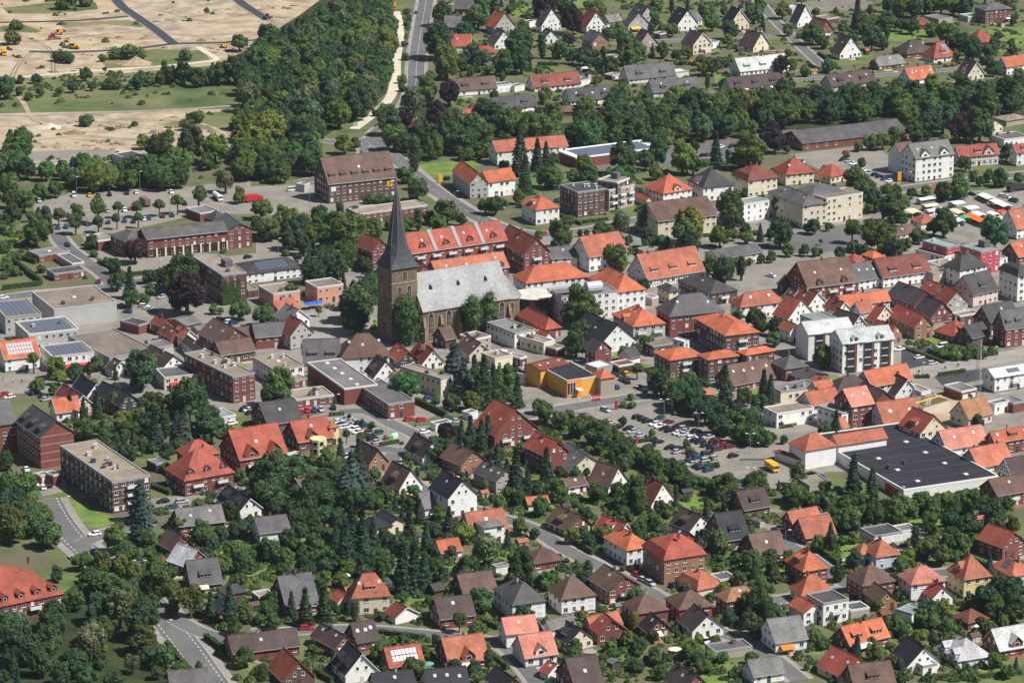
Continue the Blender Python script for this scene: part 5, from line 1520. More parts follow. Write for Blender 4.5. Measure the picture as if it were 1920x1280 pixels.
    road('dirt_track', [(250, 250), (300, 230), (350, 228), (400, 240), (430, 262)], 2.4, m=G_SAND, pave=0)
    # railway
    tp_ = smooth([at(u, v) for u, v in [(1180, 292), (1260, 277), (1330, 268), (1420, 256), (1500, 246)]])
    strip('railway_bed', tp_, -5, 5, G_GRAVEL, 0.024)
    for off in (-3.2, -1.77, 1.77, 3.2):
        b = MB()
        for i in range(len(tp_) - 1):
            d = (tp_[i + 1] - tp_[i]).normalized(); r = Vector((d.y, -d.x, 0))
            p, q = tp_[i] + r * off, tp_[i + 1] + r * off
            b.add([(p.x - r.x * .05, p.y - r.y * .05, 0.03), (p.x + r.x * .05, p.y + r.y * .05, 0.03), (q.x + r.x * .05, q.y + r.y * .05, 0.03), (q.x - r.x * .05, q.y - r.y * .05, 0.03),
                   (p.x - r.x * .05, p.y - r.y * .05, 0.2), (p.x + r.x * .05, p.y + r.y * .05, 0.2), (q.x + r.x * .05, q.y + r.y * .05, 0.2), (q.x - r.x * .05, q.y - r.y * .05, 0.2)],
                  [(4, 5, 6, 7), (0, 1, 5, 4), (2, 3, 7, 6), (1, 2, 6, 5), (3, 0, 4, 7)])
        kind(b.build('rail', M_METAL), 'structure')
    # zebra crossings
    def zebra(u, v, n, du, dv, lu, lv_):
        b = MB()
        for i in range(n):
            a = at(u + du * i, v + dv * i); c = at(u + du * (i + .5), v + dv * (i + .5)); L = at(u + lu, v + lv_) - at(u, v)
            b.add([(p.x, p.y, 0.2 * 0 + 0.17) for p in (a, c, c + L, a + L)], [(0, 1, 2, 3), (3, 2, 1, 0)])
        kind(b.build('zebra_crossing', M_MARK), 'structure')
    zebra(125, 1045, 9, 6.2, -1.1, 6, 5)
    zebra(1386, 863, 12, 5.5, -.7 + .7, 4, -3)
    # bay lines on the supermarket car park
    b = MB()
    for (u0, v0, u1, v1, n, lu, lv_) in ((1163, 822, 1245, 850, 9, 14, -6), (1190, 805, 1280, 832, 10, 14, -6), (1255, 775, 1430, 842, 22, -10, 5), (1340, 860, 1430, 880, 0, 0, 0)):
        for i in range(n):
            f = i / max(1, n - 1); u, v = u0 + (u1 - u0) * f, v0 + (v1 - v0) * f
            p, q = at(u, v), at(u + lu, v + lv_); d = (q - p).normalized(); r = Vector((d.y, -d.x, 0)) * 0.07
            b.add([(x.x, x.y, 0.026) for x in (p - r, p + r, q + r, q - r)], [(0, 1, 2, 3), (3, 2, 1, 0)])
    kind(b.build('bay_marking', M_MARK), 'structure')
# ---------------------------------------------------------------- planting
import numpy as np
NR = np.random.RandomState(11)

def quads_mesh(name, C, N, size, core=None):
    """leaf clumps: one small square per point, facing about its normal; core: extra (verts, faces)"""
    n = len(C)
    a = np.cross(N, NR.normal(size=(n, 3))); a /= np.linalg.norm(a, axis=1)[:, None] + 1e-9
    b = np.cross(N, a)
    s = (size * NR.uniform(0.6, 1.35, n))[:, None]
    k = NR.uniform(0.55, 1.0, n)[:, None]
    V = np.stack([C - a * s - b * s * k, C + a * s - b * s * k * 0.6, C + a * s * 0.8 + b * s * k, C - a * s * 0.7 + b * s * k * 0.9], 1).reshape(-1, 3)
    F = np.arange(4 * n).reshape(n, 4)
    vs = V.tolist(); fs = F.tolist()
    if core:
        o = len(vs); vs += core[0]; fs += [[i + o for i in f] for f in core[1]]
    me = bpy.data.meshes.new(name); me.from_pydata(vs, [], fs); me.update()
    me.materials.append(M_LEAF)
    return me

def ico():
    bm = bmesh.new(); bmesh.ops.create_icosphere(bm, subdivisions=2, radius=1.0)
    v = np.array([x.co[:] for x in bm.verts]); f = [[q.index for q in p.verts] for p in bm.faces]
    bm.free(); return v, f
ICO_V, ICO_F = ico()

def lumpy(nl, rx, rz, lump, leaves, leaf, droop=0.0, seed=0, dens=1.0, flat_low=0.75):
    """crown of overlapping leaf clumps round the origin, horizontal radius 1"""
    rs = np.random.RandomState(seed)
    L = []
    while len(L) < nl:
        d = rs.normal(size=3); d /= np.linalg.norm(d)
        if d[2] < -flat_low: continue
        r = rs.uniform(0.35, 1.0) ** 0.5
        rad_ = lump * rs.uniform(0.5, 1.35)
        p = d * np.array([max(0.05, rx - rad_ * 0.85), max(0.05, rx - rad_ * 0.85), max(0.05, rz - rad_ * 0.8)]) * r
        L.append((p, rad_))
    L.append((np.zeros(3), min(rx, rz) * 0.55))
    sq = np.array([rs.uniform(.86, 1.12), rs.uniform(.86, 1.12), rs.uniform(.9, 1.14)]); L = [(c * sq, r) for c, r in L]
    P, Nn = [], []
    per = leaves // len(L)
    for (c, r) in L:
        d = rs.normal(size=(int(per * 1.6 * (r / lump) ** 2) + 8, 3)); d /= np.linalg.norm(d, axis=1)[:, None]
        q = c + d * r * (rs.uniform(0.72, 1.0, (len(d), 1)) + 0.32 * rs.uniform(0, 1, (len(d), 1)) ** 3)
        keep = np.ones(len(q), bool)
        for (c2, r2) in L:
            if c2 is c: continue
            keep &= np.linalg.norm(q - c2, axis=1) > r2 * 0.9
        q, d = q[keep], d[keep]
        if droop: q[:, 2] -= droop * rs.uniform(0, 1, len(q)) * np.clip(0.6 + np.hypot(q[:, 0], q[:, 1]), 0, 1)
        nn = d + rs.normal(scale=0.55, size=d.shape) + np.array([0, 0, 0.25]); nn /= np.linalg.norm(nn, axis=1)[:, None]
        P.append(q); Nn.append(nn)
    P, Nn = np.concatenate(P), np.concatenate(Nn)
    cv, cf = [], []
    for (c, r) in L:
        o = len(cv); v = ICO_V * (r * 0.74) * rs.uniform(0.88, 1.08, (len(ICO_V), 1)) + c
        cv += v.tolist(); cf += [[i + o for i in f] for f in ICO_F]
    return quads_mesh('crown', P, Nn, np.full(len(P), leaf), (cv, cf))

def conifer_mesh(r, tiers, leaves, leaf, seed):
    """spruce: height 1, base radius r, whorls of drooping boughs round a dark core"""
    rs = np.random.RandomState(seed)
    P, Nn = [], []
    cv, cf = [], []
    for t in range(tiers):
        z0 = 0.06 + 0.92 * t / tiers
        R = r * (1 - z0) ** 0.85 * rs.uniform(0.85, 1.12) + 0.008
        nb = max(5, int(13 * (1 - z0)) + 4)
        for b in range(nb):
            an = 2 * PI * (b + rs.uniform(0, 1)) / nb
            Rb = R * rs.uniform(0.75, 1.15)
            m = max(3, int(leaves / (tiers * nb)))
            s = rs.uniform(0.15, 1, m) ** 0.7
            w = rs.normal(scale=0.10 * Rb + .004, size=m)
            x = Rb * s; z = z0 + (0.06 - 0.16 * s) * R / r * 0.55 + rs.normal(scale=.006, size=m)
            P.append(np.stack([x * math.cos(an) - w * math.sin(an), x * math.sin(an) + w * math.cos(an), z], 1))
            nn = np.stack([np.full(m, math.cos(an) * .5), np.full(m, math.sin(an) * .5), np.full(m, 0.9)], 1) + rs.normal(scale=.4, size=(m, 3))
            Nn.append(nn / np.linalg.norm(nn, axis=1)[:, None])
    n = 10; o = 0
    rings = [(0.04, 0.72), (0.3, .6), (0.6, .36), (0.85, .13), (0.99, .01)]
    for z, f in rings:
        for k in range(n):
            rr = r * f * rs.uniform(.85, 1.1); cv.append([rr * math.cos(2 * PI * k / n), rr * math.sin(2 * PI * k / n), z])
    for i in range(len(rings) - 1):
        for k in range(n): cf.append([i * n + k, i * n + (k + 1) % n, (i + 1) * n + (k + 1) % n, (i + 1) * n + k])
    return quads_mesh('crown', np.concatenate(P), np.concatenate(Nn), np.full(sum(map(len, P)), leaf), (cv, cf))

CROWNS = {}
def make_crowns():
    CROWNS['b'] = [lumpy(rn, 1, rz, 0.30, 3400, 0.062, seed=s) for s, (rn, rz) in enumerate(((28, 1.0), (34, 1.15), (24, 1.0), (38, 1.25), (26, .95), (30, 1.1), (22, 1.2)))]
    CROWNS['big'] = [lumpy(46, 1, rz, 0.25, 5200, 0.046, seed=20 + s) for s, rz in enumerate((.95, 1.1, 1.0, 1.2))]
    CROWNS['w'] = [lumpy(14, 0.9, 1.1, 0.36, 2400, 0.055, droop=0.55, seed=40 + s, flat_low=0.4) for s in range(3)]
    CROWNS['e'] = [lumpy(22, 1, 1.45, 0.5, 2600, 0.055, seed=60 + s, flat_low=1) for s in range(2)]
    CROWNS['E'] = [lumpy(30, 1, 2.0, 0.5, 3000, 0.055, seed=70, flat_low=1)]
    CROWNS['x'] = [lumpy(16, 1, 3.0, 0.72, 1800, 0.10, seed=80 + s, flat_low=1) for s in range(2)]
    CROWNS['o'] = [lumpy(11, 1, 0.72, 0.45, 1100, 0.085, seed=100 + s) for s in range(4)]
    CROWNS['s'] = [lumpy(13, 1, 0.9, 0.38, 1500, 0.075, seed=120 + s) for s in range(3)]
    CROWNS['c'] = [conifer_mesh(0.23, 15, 2600, 0.022, 140 + s) for s in range(3)]
    CROWNS['u'] = [conifer_mesh(0.36, 11, 2800, 0.026, 160 + s) for s in range(2)]
TRUNKS = {}
def trunk_mesh(kindc):
    if kindc not in TRUNKS:
        m = MB()
        if kindc == 'broad':
            m.cyl((0, 0, 0), (0.02, 0.01, 0.5), 0.05, 0.036, 7); m.cyl((0.02, 0.01, 0.5), (0.05, -.02, 1.0), 0.036, 0.016, 6)
            for k in range(4):
                a = k * 1.7; m.cyl((0.02, 0.01, 0.42 + .07 * k), (0.22 * math.cos(a), 0.22 * math.sin(a), 0.75 + .05 * k), 0.022, 0.008, 5)
        else: m.cyl((0, 0, 0), (0, 0, 1.0), 0.022, 0.004, 6)
        TRUNKS[kindc] = m.mesh('trunk', [M_BARK])
    return TRUNKS[kindc]

TREEC = dict(E=(0.058, 0.105, 0.03), b=(0.092, 0.15, 0.04), d=(0.054, 0.098, 0.035), l=(0.14, 0.2, 0.04), c=(0.036, 0.068, 0.034), u=(0.06, 0.095, 0.085), p=(0.045, 0.024, 0.03),
             w=(0.09, 0.12, 0.055), e=(0.058, 0.105, 0.03), x=(0.042, 0.075, 0.03), o=(0.08, 0.125, 0.033), y=(0.36, 0.29, 0.03), s=(0.08, 0.125, 0.035), W=(0.13, 0.16, 0.06), g=(0.18, 0.19, 0.04))
TNAME = dict(E='oval_tree', b='broadleaf_tree', d='dark_tree', l='pale_tree', c='spruce_tree', u='blue_cedar', p='copper_beech', w='birch_tree', e='oval_tree', x='columnar_tree', o='garden_bush', y='yellow_bush', s='street_tree', W='weeping_willow', g='golden_cypress')
TWORD = dict(E='tall dense oval tree', b='green leafy tree', d='dark green tree', l='pale green tree', c='dark spruce', u='blue grey cedar', p='purple leaved tree', w='loose birch', e='dense oval tree', x='narrow upright tree', o='round bush', y='yellow bush', s='small street tree', W='weeping willow', g='golden cypress')
# kind: crown set, vertical radius ratio, centre height ratio (of diameter)
TFORM = dict(E=('E', 2.0, 1.12), b=('b', 1.05, .56), d=('b', 1.05, .56), l=('b', 1.05, .56), p=('b', 1.05, .56), w=('w', 1.1, .68), e=('e', 1.45, .78), x=('x', 3.0, 1.55), o=('o', .72, .34), y=('o', .72, .34), s=('s', .9, 0.95), W=('w', 1.1, .66), g=('x', 3, 1.55))
TREES = []

def solve_spot(u, v, w, zr):
    """ground point and diameter (m) of something w pixels wide whose middle, zr diameters up, is seen at (u, v)"""
    D = w / scale_at(v)
    for _ in range(4):
        p = at(u, v, zr * D)
        D = w * (p - Vector((0, 0, H))).dot(Fv) / FPX
    return p, D * 1.12

def plant(k, p, D, label=None, group=None, cat=None, name=None, pxc=None, k2=''):
    root = empty(name or TNAME[k], (p[0], p[1], 0), random.uniform(0, 2 * PI))
    col = vary(TREEC[k], 0.2); hue = random.gauss(0, .13); col = (col[0] * (1 + hue), col[1], col[2] * (1 - hue * .8 + random.gauss(0, .1)))
    if k in 'cu':
        hgt = D / (0.46 if k == 'c' else 0.72)
        cr = obj('crown', random.choice(CROWNS[k]), root, col); cr.scale = (hgt * random.uniform(.92, 1.08), hgt * random.uniform(.92, 1.08), hgt)
        tr = obj('trunk', trunk_mesh('fir'), root); tr.scale = (hgt, hgt, hgt * .95)
        top = hgt
    else:
        cs, vr, zc = TFORM[k]
        R = D / 2
        if cs == 'b' and D > 9.5: cs = 'big'
        cr = obj('crown', random.choice(CROWNS[cs]), root, col)
        cr.scale = (R * random.uniform(.88, 1.12), R * random.uniform(.88, 1.12), R * random.uniform(.9, 1.12)); cr.location = (0, 0, zc * D)
        hgt = zc * D + R * vr
        if k not in 'oy':
            tr = obj('trunk', trunk_mesh('broad'), root); tr.scale = (hgt * .85 if k in 'sw' else hgt, hgt * .85 if k in 'sw' else hgt, hgt * .92 if k != 'x' and k != 'g' else hgt * .6)
        top = hgt
    TREES.append(dict(root=root, k=k, p=Vector((p[0], p[1], 0)), D=D, label=label, group=group, top=top, px=pxc or proj((p[0], p[1], top * .55)), cat=cat, k2=k2))
    return root

def in_poly(x, y, P):
    c = False; n = len(P); j = n - 1
    for i in range(n):
        if (P[i][1] > y) != (P[j][1] > y) and x < (P[j][0] - P[i][0]) * (y - P[i][1]) / (P[j][1] - P[i][1]) + P[i][0]: c = not c
        j = i
    return c

FGRID = {}
def index_blockers():
    for (P, h) in FOOT:
        cx = sum(p.x for p in P) / 4; cy = sum(p.y for p in P) / 4
        x0, x1, y0, y1 = min(p.x for p in P), max(p.x for p in P), min(p.y for p in P), max(p.y for p in P)
        for i in range(int(x0 // 20) - 1, int(x1 // 20) + 2):
            for j in range(int(y0 // 20) - 1, int(y1 // 20) + 2): FGRID.setdefault((i, j), []).append(('p', P))
    for (x, y, w) in ROADPTS: FGRID.setdefault((int(x // 20), int(y // 20)), []).append(('r', x, y, w))

def blocked(x, y, m=0.8, roads=True):
    for i in (-1, 0, 1):
        for j in (-1, 0, 1):
            for it in FGRID.get((int(x // 20) + i, int(y // 20) + j), ()):
                if it[0] == 'p':
                    if i or j: continue
                    P = it[1]
                    if in_poly(x, y, P): return True
                    for k in range(len(P)):
                        a, b = P[k], P[(k + 1) % len(P)]
                        dx, dy = b.x - a.x, b.y - a.y; L = dx * dx + dy * dy
                        t = max(0, min(1, ((x - a.x) * dx + (y - a.y) * dy) / (L + 1e-9)))
                        if (a.x + dx * t - x) ** 2 + (a.y + dy * t - y) ** 2 < m * m: return True
                elif roads:
                    if (it[1] - x) ** 2 + (it[2] - y) ** 2 < (it[3] + m) ** 2: return True
    return False

def fill_wood(tile, poly, spacing, kinds, dia, label, group, zc=6.0, name='woodland_tree'):
    P = [at(*px(tile, x, y), zc) for x, y in poly]
    Q = [(p.x, p.y) for p in P]
    x0, x1, y0, y1 = min(q[0] for q in Q), max(q[0] for q in Q), min(q[1] for q in Q), max(q[1] for q in Q)
    pts = []
    tries = int((x1 - x0) * (y1 - y0) / spacing ** 2 * 14)
    for _ in range(tries):
        x, y = random.uniform(x0, x1), random.uniform(y0, y1)
        if not in_poly(x, y, Q): continue
        if any((x - a) ** 2 + (y - b) ** 2 < spacing ** 2 for a, b in pts): continue
        if blocked(x, y, 1.5): continue
        pts.append((x, y))
    for x, y in pts:
        k = random.choice(kinds)
        plant(k, (x, y), random.uniform(*dia) * (0.62 if k in 'cx' else 1), label=label, group=group, name=name if k not in 'c' else 'woodland_spruce')

def garden_trees():
    zones = [([(820, 5), (1900, 5), (1900, 140), (1400, 170), (1000, 225), (850, 190)], 90), ([(480, 860), (860, 830), (1060, 830), (1330, 910), (1640, 950), (1900, 940), (1900, 1270), (430, 1270), (290, 1100), (300, 960)], 200),
             ([(1000, 330), (1600, 300), (1620, 420), (1200, 500), (1010, 420)], 12), ([(440, 410), (700, 430), (700, 560), (600, 560), (470, 470)], 16), ([(800, 225), (1000, 250), (1000, 330), (860, 330)], 8), ([(130, 690), (420, 740), (400, 860), (150, 840)], 24)]
    for poly, n in zones:
        Q = [(p.x, p.y) for p in (at(u, v) for u, v in poly)]
        x0, x1, y0, y1 = min(q[0] for q in Q), max(q[0] for q in Q), min(q[1] for q in Q), max(q[1] for q in Q)
        got = 0
        for _ in range(n * 30):
            if got >= n: break
            x, y = random.uniform(x0, x1), random.uniform(y0, y1)
            if not in_poly(x, y, Q) or blocked(x, y, 1.4) or any((t['p'].x - x) ** 2 + (t['p'].y - y) ** 2 < 16 for t in TREES): continue
            if any((a - x) ** 2 + (b - y) ** 2 < 20 for a, b in FOOTC): continue
            got += 1
            k = random.choice('bbdddlocx')
            D = random.uniform(3.2, 6.2) * (.55 if k == 'x' else (.8 if k in 'co' else 1))
            plant(k, (x, y), D, name=None if k in 'cxo' else 'garden_tree', k2='garden ')

def rubble():
    P = [at(u, v) for u, v in [(0, -10), (600, -10), (500, 70), (440, 125), (180, 140), (0, 150)]]; Q1 = [(p.x, p.y) for p in P]
    Q2 = [(p.x, p.y) for p in (at(u, v) for u, v in [(60, 225), (430, 212), (445, 262), (300, 280), (60, 282)])]
    VV, FF = [], []
    for Q, n in ((Q1, 150), (Q2, 110)):
        x0, x1, y0, y1 = min(q[0] for q in Q), max(q[0] for q in Q), min(q[1] for q in Q), max(q[1] for q in Q)
        cl = [(random.uniform(x0, x1), random.uniform(y0, y1)) for _ in range(16)]
        for _ in range(n):
            c = random.choice(cl); x, y = c[0] + random.gauss(0, 9), c[1] + random.gauss(0, 5)
            if not in_poly(x, y, Q) or blocked(x, y, 1): continue
            r = random.uniform(.4, 1.7); o = len(VV)
            v = ICO_V * np.array([r * random.uniform(.8, 2), r, r * .5]) * NR.uniform(.8, 1.15, (len(ICO_V), 1)) + np.array([x, y, 0])
            VV += v.tolist(); FF += [[i + o for i in f] for f in ICO_F]
    me = bpy.data.meshes.new('site_rubble'); me.from_pydata(VV, [], FF); me.materials.append(G_RUT); kind(obj('site_rubble', me), 'stuff')

SHEDS = []
def sheds():
    Q = [(p.x, p.y) for p in (at(u, v) for u, v in [(480, 900), (860, 850), (1060, 860), (1330, 930), (1640, 960), (1900, 950), (1900, 1270), (430, 1270)])]
    Q2 = [(p.x, p.y) for p in (at(u, v) for u, v in [(820, 5), (1900, 5), (1900, 130), (1400, 160), (1000, 215), (850, 180)])]
    for Z, n in ((Q, 34), (Q2, 20)):
        x0, x1, y0, y1 = min(q[0] for q in Z), max(q[0] for q in Z), min(q[1] for q in Z), max(q[1] for q in Z); got = 0
        for _ in range(2000):
            if got >= n: break
            x, y = random.uniform(x0, x1), random.uniform(y0, y1)
            if not in_poly(x, y, Z) or blocked(x, y, 3.0) or any((t['p'].x - x) ** 2 + (t['p'].y - y) ** 2 < (t['D'] * .5 + 2) ** 2 for t in TREES): continue
            got += 1
            r = empty('garden_shed', (x, y, 0), random.choice((.5, .6, -.9, .45)) + random.uniform(-.1, .1)); W, D, h = random.uniform(2.4, 4), random.uniform(2, 3), 2.0
            b = MB(); b.box(-W / 2, W / 2, -D / 2, D / 2, 0, h); c = random.choice([(.16, .09, .05), (.3, .2, .12), (.4, .38, .34), (.08, .06, .05)]); b.build('wall', M_WALL, r, c)
            f = MB(); f.slab([[(-W / 2 - .2, -D / 2 - .2, h), (W / 2 + .2, -D / 2 - .2, h), (W / 2 + .2, 0, h + .8), (-W / 2 - .2, 0, h + .8)], [(W / 2 + .2, D / 2 + .2, h), (-W / 2 - .2, D / 2 + .2, h), (-W / 2 - .2, 0, h + .8), (W / 2 + .2, 0, h + .8)]], .12)
            cn = random.choice(['rb', 'dg', 'br', 'gr', 'sa']); f.build('roof', M_TILE, r, ROOF[cn]); add_door(r, 0, -D / 2, 0, .8, 1.7)
            SHEDS.append((r, Vector((x, y, 0)), dict(rb='red brown', dg='dark', br='brown', gr='grey', sa='red')[cn]))
            P = [Vector((x - 2, y - 2, 0)), Vector((x + 2, y - 2, 0)), Vector((x + 2, y + 2, 0)), Vector((x - 2, y + 2, 0))]
            for i in (-1, 0, 1):
                for j in (-1, 0, 1): FGRID.setdefault((int(x // 20) + i, int(y // 20) + j), []).append(('p', P))

def patios():
    mats = [G_LOT, G_PATH, G_PAVE, mat('red_paving', (.24, .1, .075), .9, noise=[(2, .8, 1.2)]), mat('beige_terrace', (.42, .33, .24), .9, noise=[(2, .85, 1.15)])]
    for i, b in enumerate(BUILDINGS):
        if b['name'] != 'house' or b['M'] is None or b['c'][1] < 620 and b['c'][0] > 250 and b['c'][1] > 230: continue
        W, D, he = b['dim']
        if b.get('Mlast') is None or b['Mlast'] != Matrix.Identity(4): continue
        for k in range(2):
            s = random.random()
            w, d = random.uniform(3, 5.5), random.uniform(2.5, 4)
            x0, y0 = (random.uniform(0, max(.1, W - w)), -d) if s < .65 else (W, random.uniform(0, max(.1, D - d)))
            z = .030 + .0007 * (i % 5) + k * .004
            vs = [b['M'] @ Vector(q) for q in ((x0, y0, 0), (x0 + w, y0, 0), (x0 + w, y0 + d, 0), (x0, y0 + d, 0))]
            me = bpy.data.meshes.new('patio'); me.from_pydata([(v.x, v.y, z) for v in vs], [], [(0, 1, 2, 3)]); me.materials.append(random.choice(mats)); kind(obj('patio', me), 'structure')
        if random.random() < .8:
            w, d = random.uniform(6, 11), random.uniform(5, 9); x0, y0 = random.choice(((0, -d - 1), (W + 1, 0), (-w - 1, -2)))
            an = [random.uniform(.75, 1.1) for _ in range(9)]
            vs = [b['M'] @ Vector((x0 + w / 2 + w / 2 * an[k] * math.copysign(abs(math.cos(k * PI / 4.5)) ** .5, math.cos(k * PI / 4.5)), y0 + d / 2 + d / 2 * an[k] * math.copysign(abs(math.sin(k * PI / 4.5)) ** .5, math.sin(k * PI / 4.5)), 0)) for k in range(9)]
            me = bpy.data.meshes.new('lawn'); me.from_pydata([(v.x, v.y, .0165 + .0003 * (i % 7)) for v in vs], [], [tuple(range(9))]); me.materials.append(G_LAWN); kind(obj('lawn', me), 'structure')
        c = b['M'] @ Vector((W / 2, 0, 0))
        near = min(ROADPTS, key=lambda r: (r[0] - c.x) ** 2 + (r[1] - c.y) ** 2)
        q = Vector((near[0], near[1], 0)); L = (q - c).length
        if 6 < L < 30:
            n = 8
            if not any(blocked(*(c.lerp(q, f / n).to_2d()), 0.5, False) for f in range(2, n)):
                d = (q - c).normalized(); strip('driveway', [c + d * .3, q - d * near[2] * .8], -1.4, 1.4, random.choice(mats), .0255 + .0006 * (i % 4))

def shrubbery(zones, n, name, size, cols):
    """low garden planting nobody could count, one object"""
    V, F, base = [], [], 0
    vs_all = []; 
    proto = []
    for s in range(4):
        rs = np.random.RandomState(300 + s)
        d = rs.normal(size=(95, 3)); d /= np.linalg.norm(d, axis=1)[:, None]; d[:, 2] = np.abs(d[:, 2])
        C = d * rs.uniform(.75, 1.1, (95, 1)) * np.array([1, 1, .9])
        N = d + rs.normal(scale=.5, size=d.shape); N /= np.linalg.norm(N, axis=1)[:, None]
        a = np.cross(N, rs.normal(size=(95, 3))); a /= np.linalg.norm(a, axis=1)[:, None]; b = np.cross(N, a)
        z = 0.24
        q = np.stack([C - a * z - b * z, C + a * z - b * z, C + a * z + b * z, C - a * z + b * z], 1).reshape(-1, 3)
        core = ICO_V * .82 * np.array([1, 1, .85])
        proto.append((np.concatenate([q, core]), np.arange(95 * 4).reshape(95, 4), np.array(ICO_F) + 95 * 4))
    VV, F4, F3, off = [], [], [], 0
    for (poly, cnt) in zones:
        P = [at(u, v) for u, v in poly]; Q = [(p.x, p.y) for p in P]
        x0, x1, y0, y1 = min(q[0] for q in Q), max(q[0] for q in Q), min(q[1] for q in Q), max(q[1] for q in Q)
        got = 0
        for _ in range(cnt * 12):
            if got >= cnt: break
            x, y = random.uniform(x0, x1), random.uniform(y0, y1)
            if not in_poly(x, y, Q) or blocked(x, y, 0.6): continue
            got += 1
            m = random.randint(1, 4); an = random.uniform(0, PI)
            for j in range(m):
                r = random.uniform(*size) * random.choice((.6, 1, 1, 1.5))
                xx, yy = x + math.cos(an) * j * r * 1.2, y + math.sin(an) * j * r * 1.2
                if j and blocked(xx, yy, 0.6): continue
                v, f4, f3 = random.choice(proto)
                VV.append(v * np.array([r, r, r * random.uniform(.7, 1.3)]) + np.array([xx, yy, 0])); F4.append(f4 + off); F3.append(f3 + off); off += len(v)
    me = bpy.data.meshes.new(name)
    me.from_pydata(np.concatenate(VV).tolist(), [], np.concatenate(F4).tolist() + np.concatenate(F3).tolist()); me.update()
    m = M_SHRUB
    me.materials.append(m)
    o = obj(name, me); kind(o, 'stuff'); return o

def shrub_mat():
    m = M_LEAF.copy(); m.name = 'shrub_leaves'
    n = m.node_tree.nodes; l = m.node_tree.links
    oi = [x for x in n if x.type == 'OBJECT_INFO'][0]
    tc = [x for x in n if x.type == 'TEX_COORD'][0]
    t = n.new('ShaderNodeTexNoise'); t.inputs['Scale'].default_value = 0.22; t.inputs['Detail'].default_value = 2
    l.new(tc.outputs['Object'], t.inputs['Vector'])
    cr = n.new('ShaderNodeValToRGB'); e = cr.color_ramp.elements
    e[0].position = .3; e[0].color = (0.034, 0.06, 0.022, 1); e[1].position = .72; e[1].color = (0.17, 0.21, 0.05, 1)
    k = e.new(.5); k.color = (0.075, 0.12, 0.033, 1)
    l.new(t.outputs['Fac'], cr.inputs['Fac'])
    for lk in list(l):
        if lk.from_node == oi: to = lk.to_socket; l.remove(lk); l.new(cr.outputs['Color'], to)
    return m
M_SHRUB = shrub_mat()

def hedge(pts, w=1.2, h=1.8, label=None, col=(0.055, 0.095, 0.028)):
    P = [Vector((p.x, p.y, 0)) for p in pts]
    root = empty('hedge', P[0]); tag(root, label, 'hedge', 'clipped garden hedges')
    C, N = [], []; m = MB()
    for i in range(len(P) - 1):
        a, b = P[i] - P[0], P[i + 1] - P[0]; d = (b - a); L = d.length
        if L < .1: continue
        d /= L; r = Vector((d.y, -d.x, 0))
        q = [a - r * w * .42, b - r * w * .42, b + r * w * .42, a + r * w * .42]
        m.prism([(v.x, v.y) for v in q][::-1], 0, h * .94)
        cnt = int(L * (w + 2 * h) * 9)
        for _ in range(cnt):
            s = random.uniform(0, L); f = random.random() * (w + 2 * h)
            if f < w: off, z, nn = f - w / 2, h, Vector((0, 0, 1))
            elif f < w + h: off, z, nn = w / 2, f - w, r
            else: off, z, nn = -w / 2, f - w - h, -r
            p = a + d * s + r * off; C.append((p.x + random.uniform(-.07, .07), p.y + random.uniform(-.07, .07), z + random.uniform(-.08, .08)))
            nn = nn + Vector((random.gauss(0, .5), random.gauss(0, .5), random.gauss(0, .5))); nn.normalize(); N.append(nn[:])
    me = quads_mesh('foliage', np.array(C), np.array(N), np.full(len(C), .2), (m.v, [list(f) for f in m.f]))
    obj('foliage', me, root, vary(col, .2))
    return root
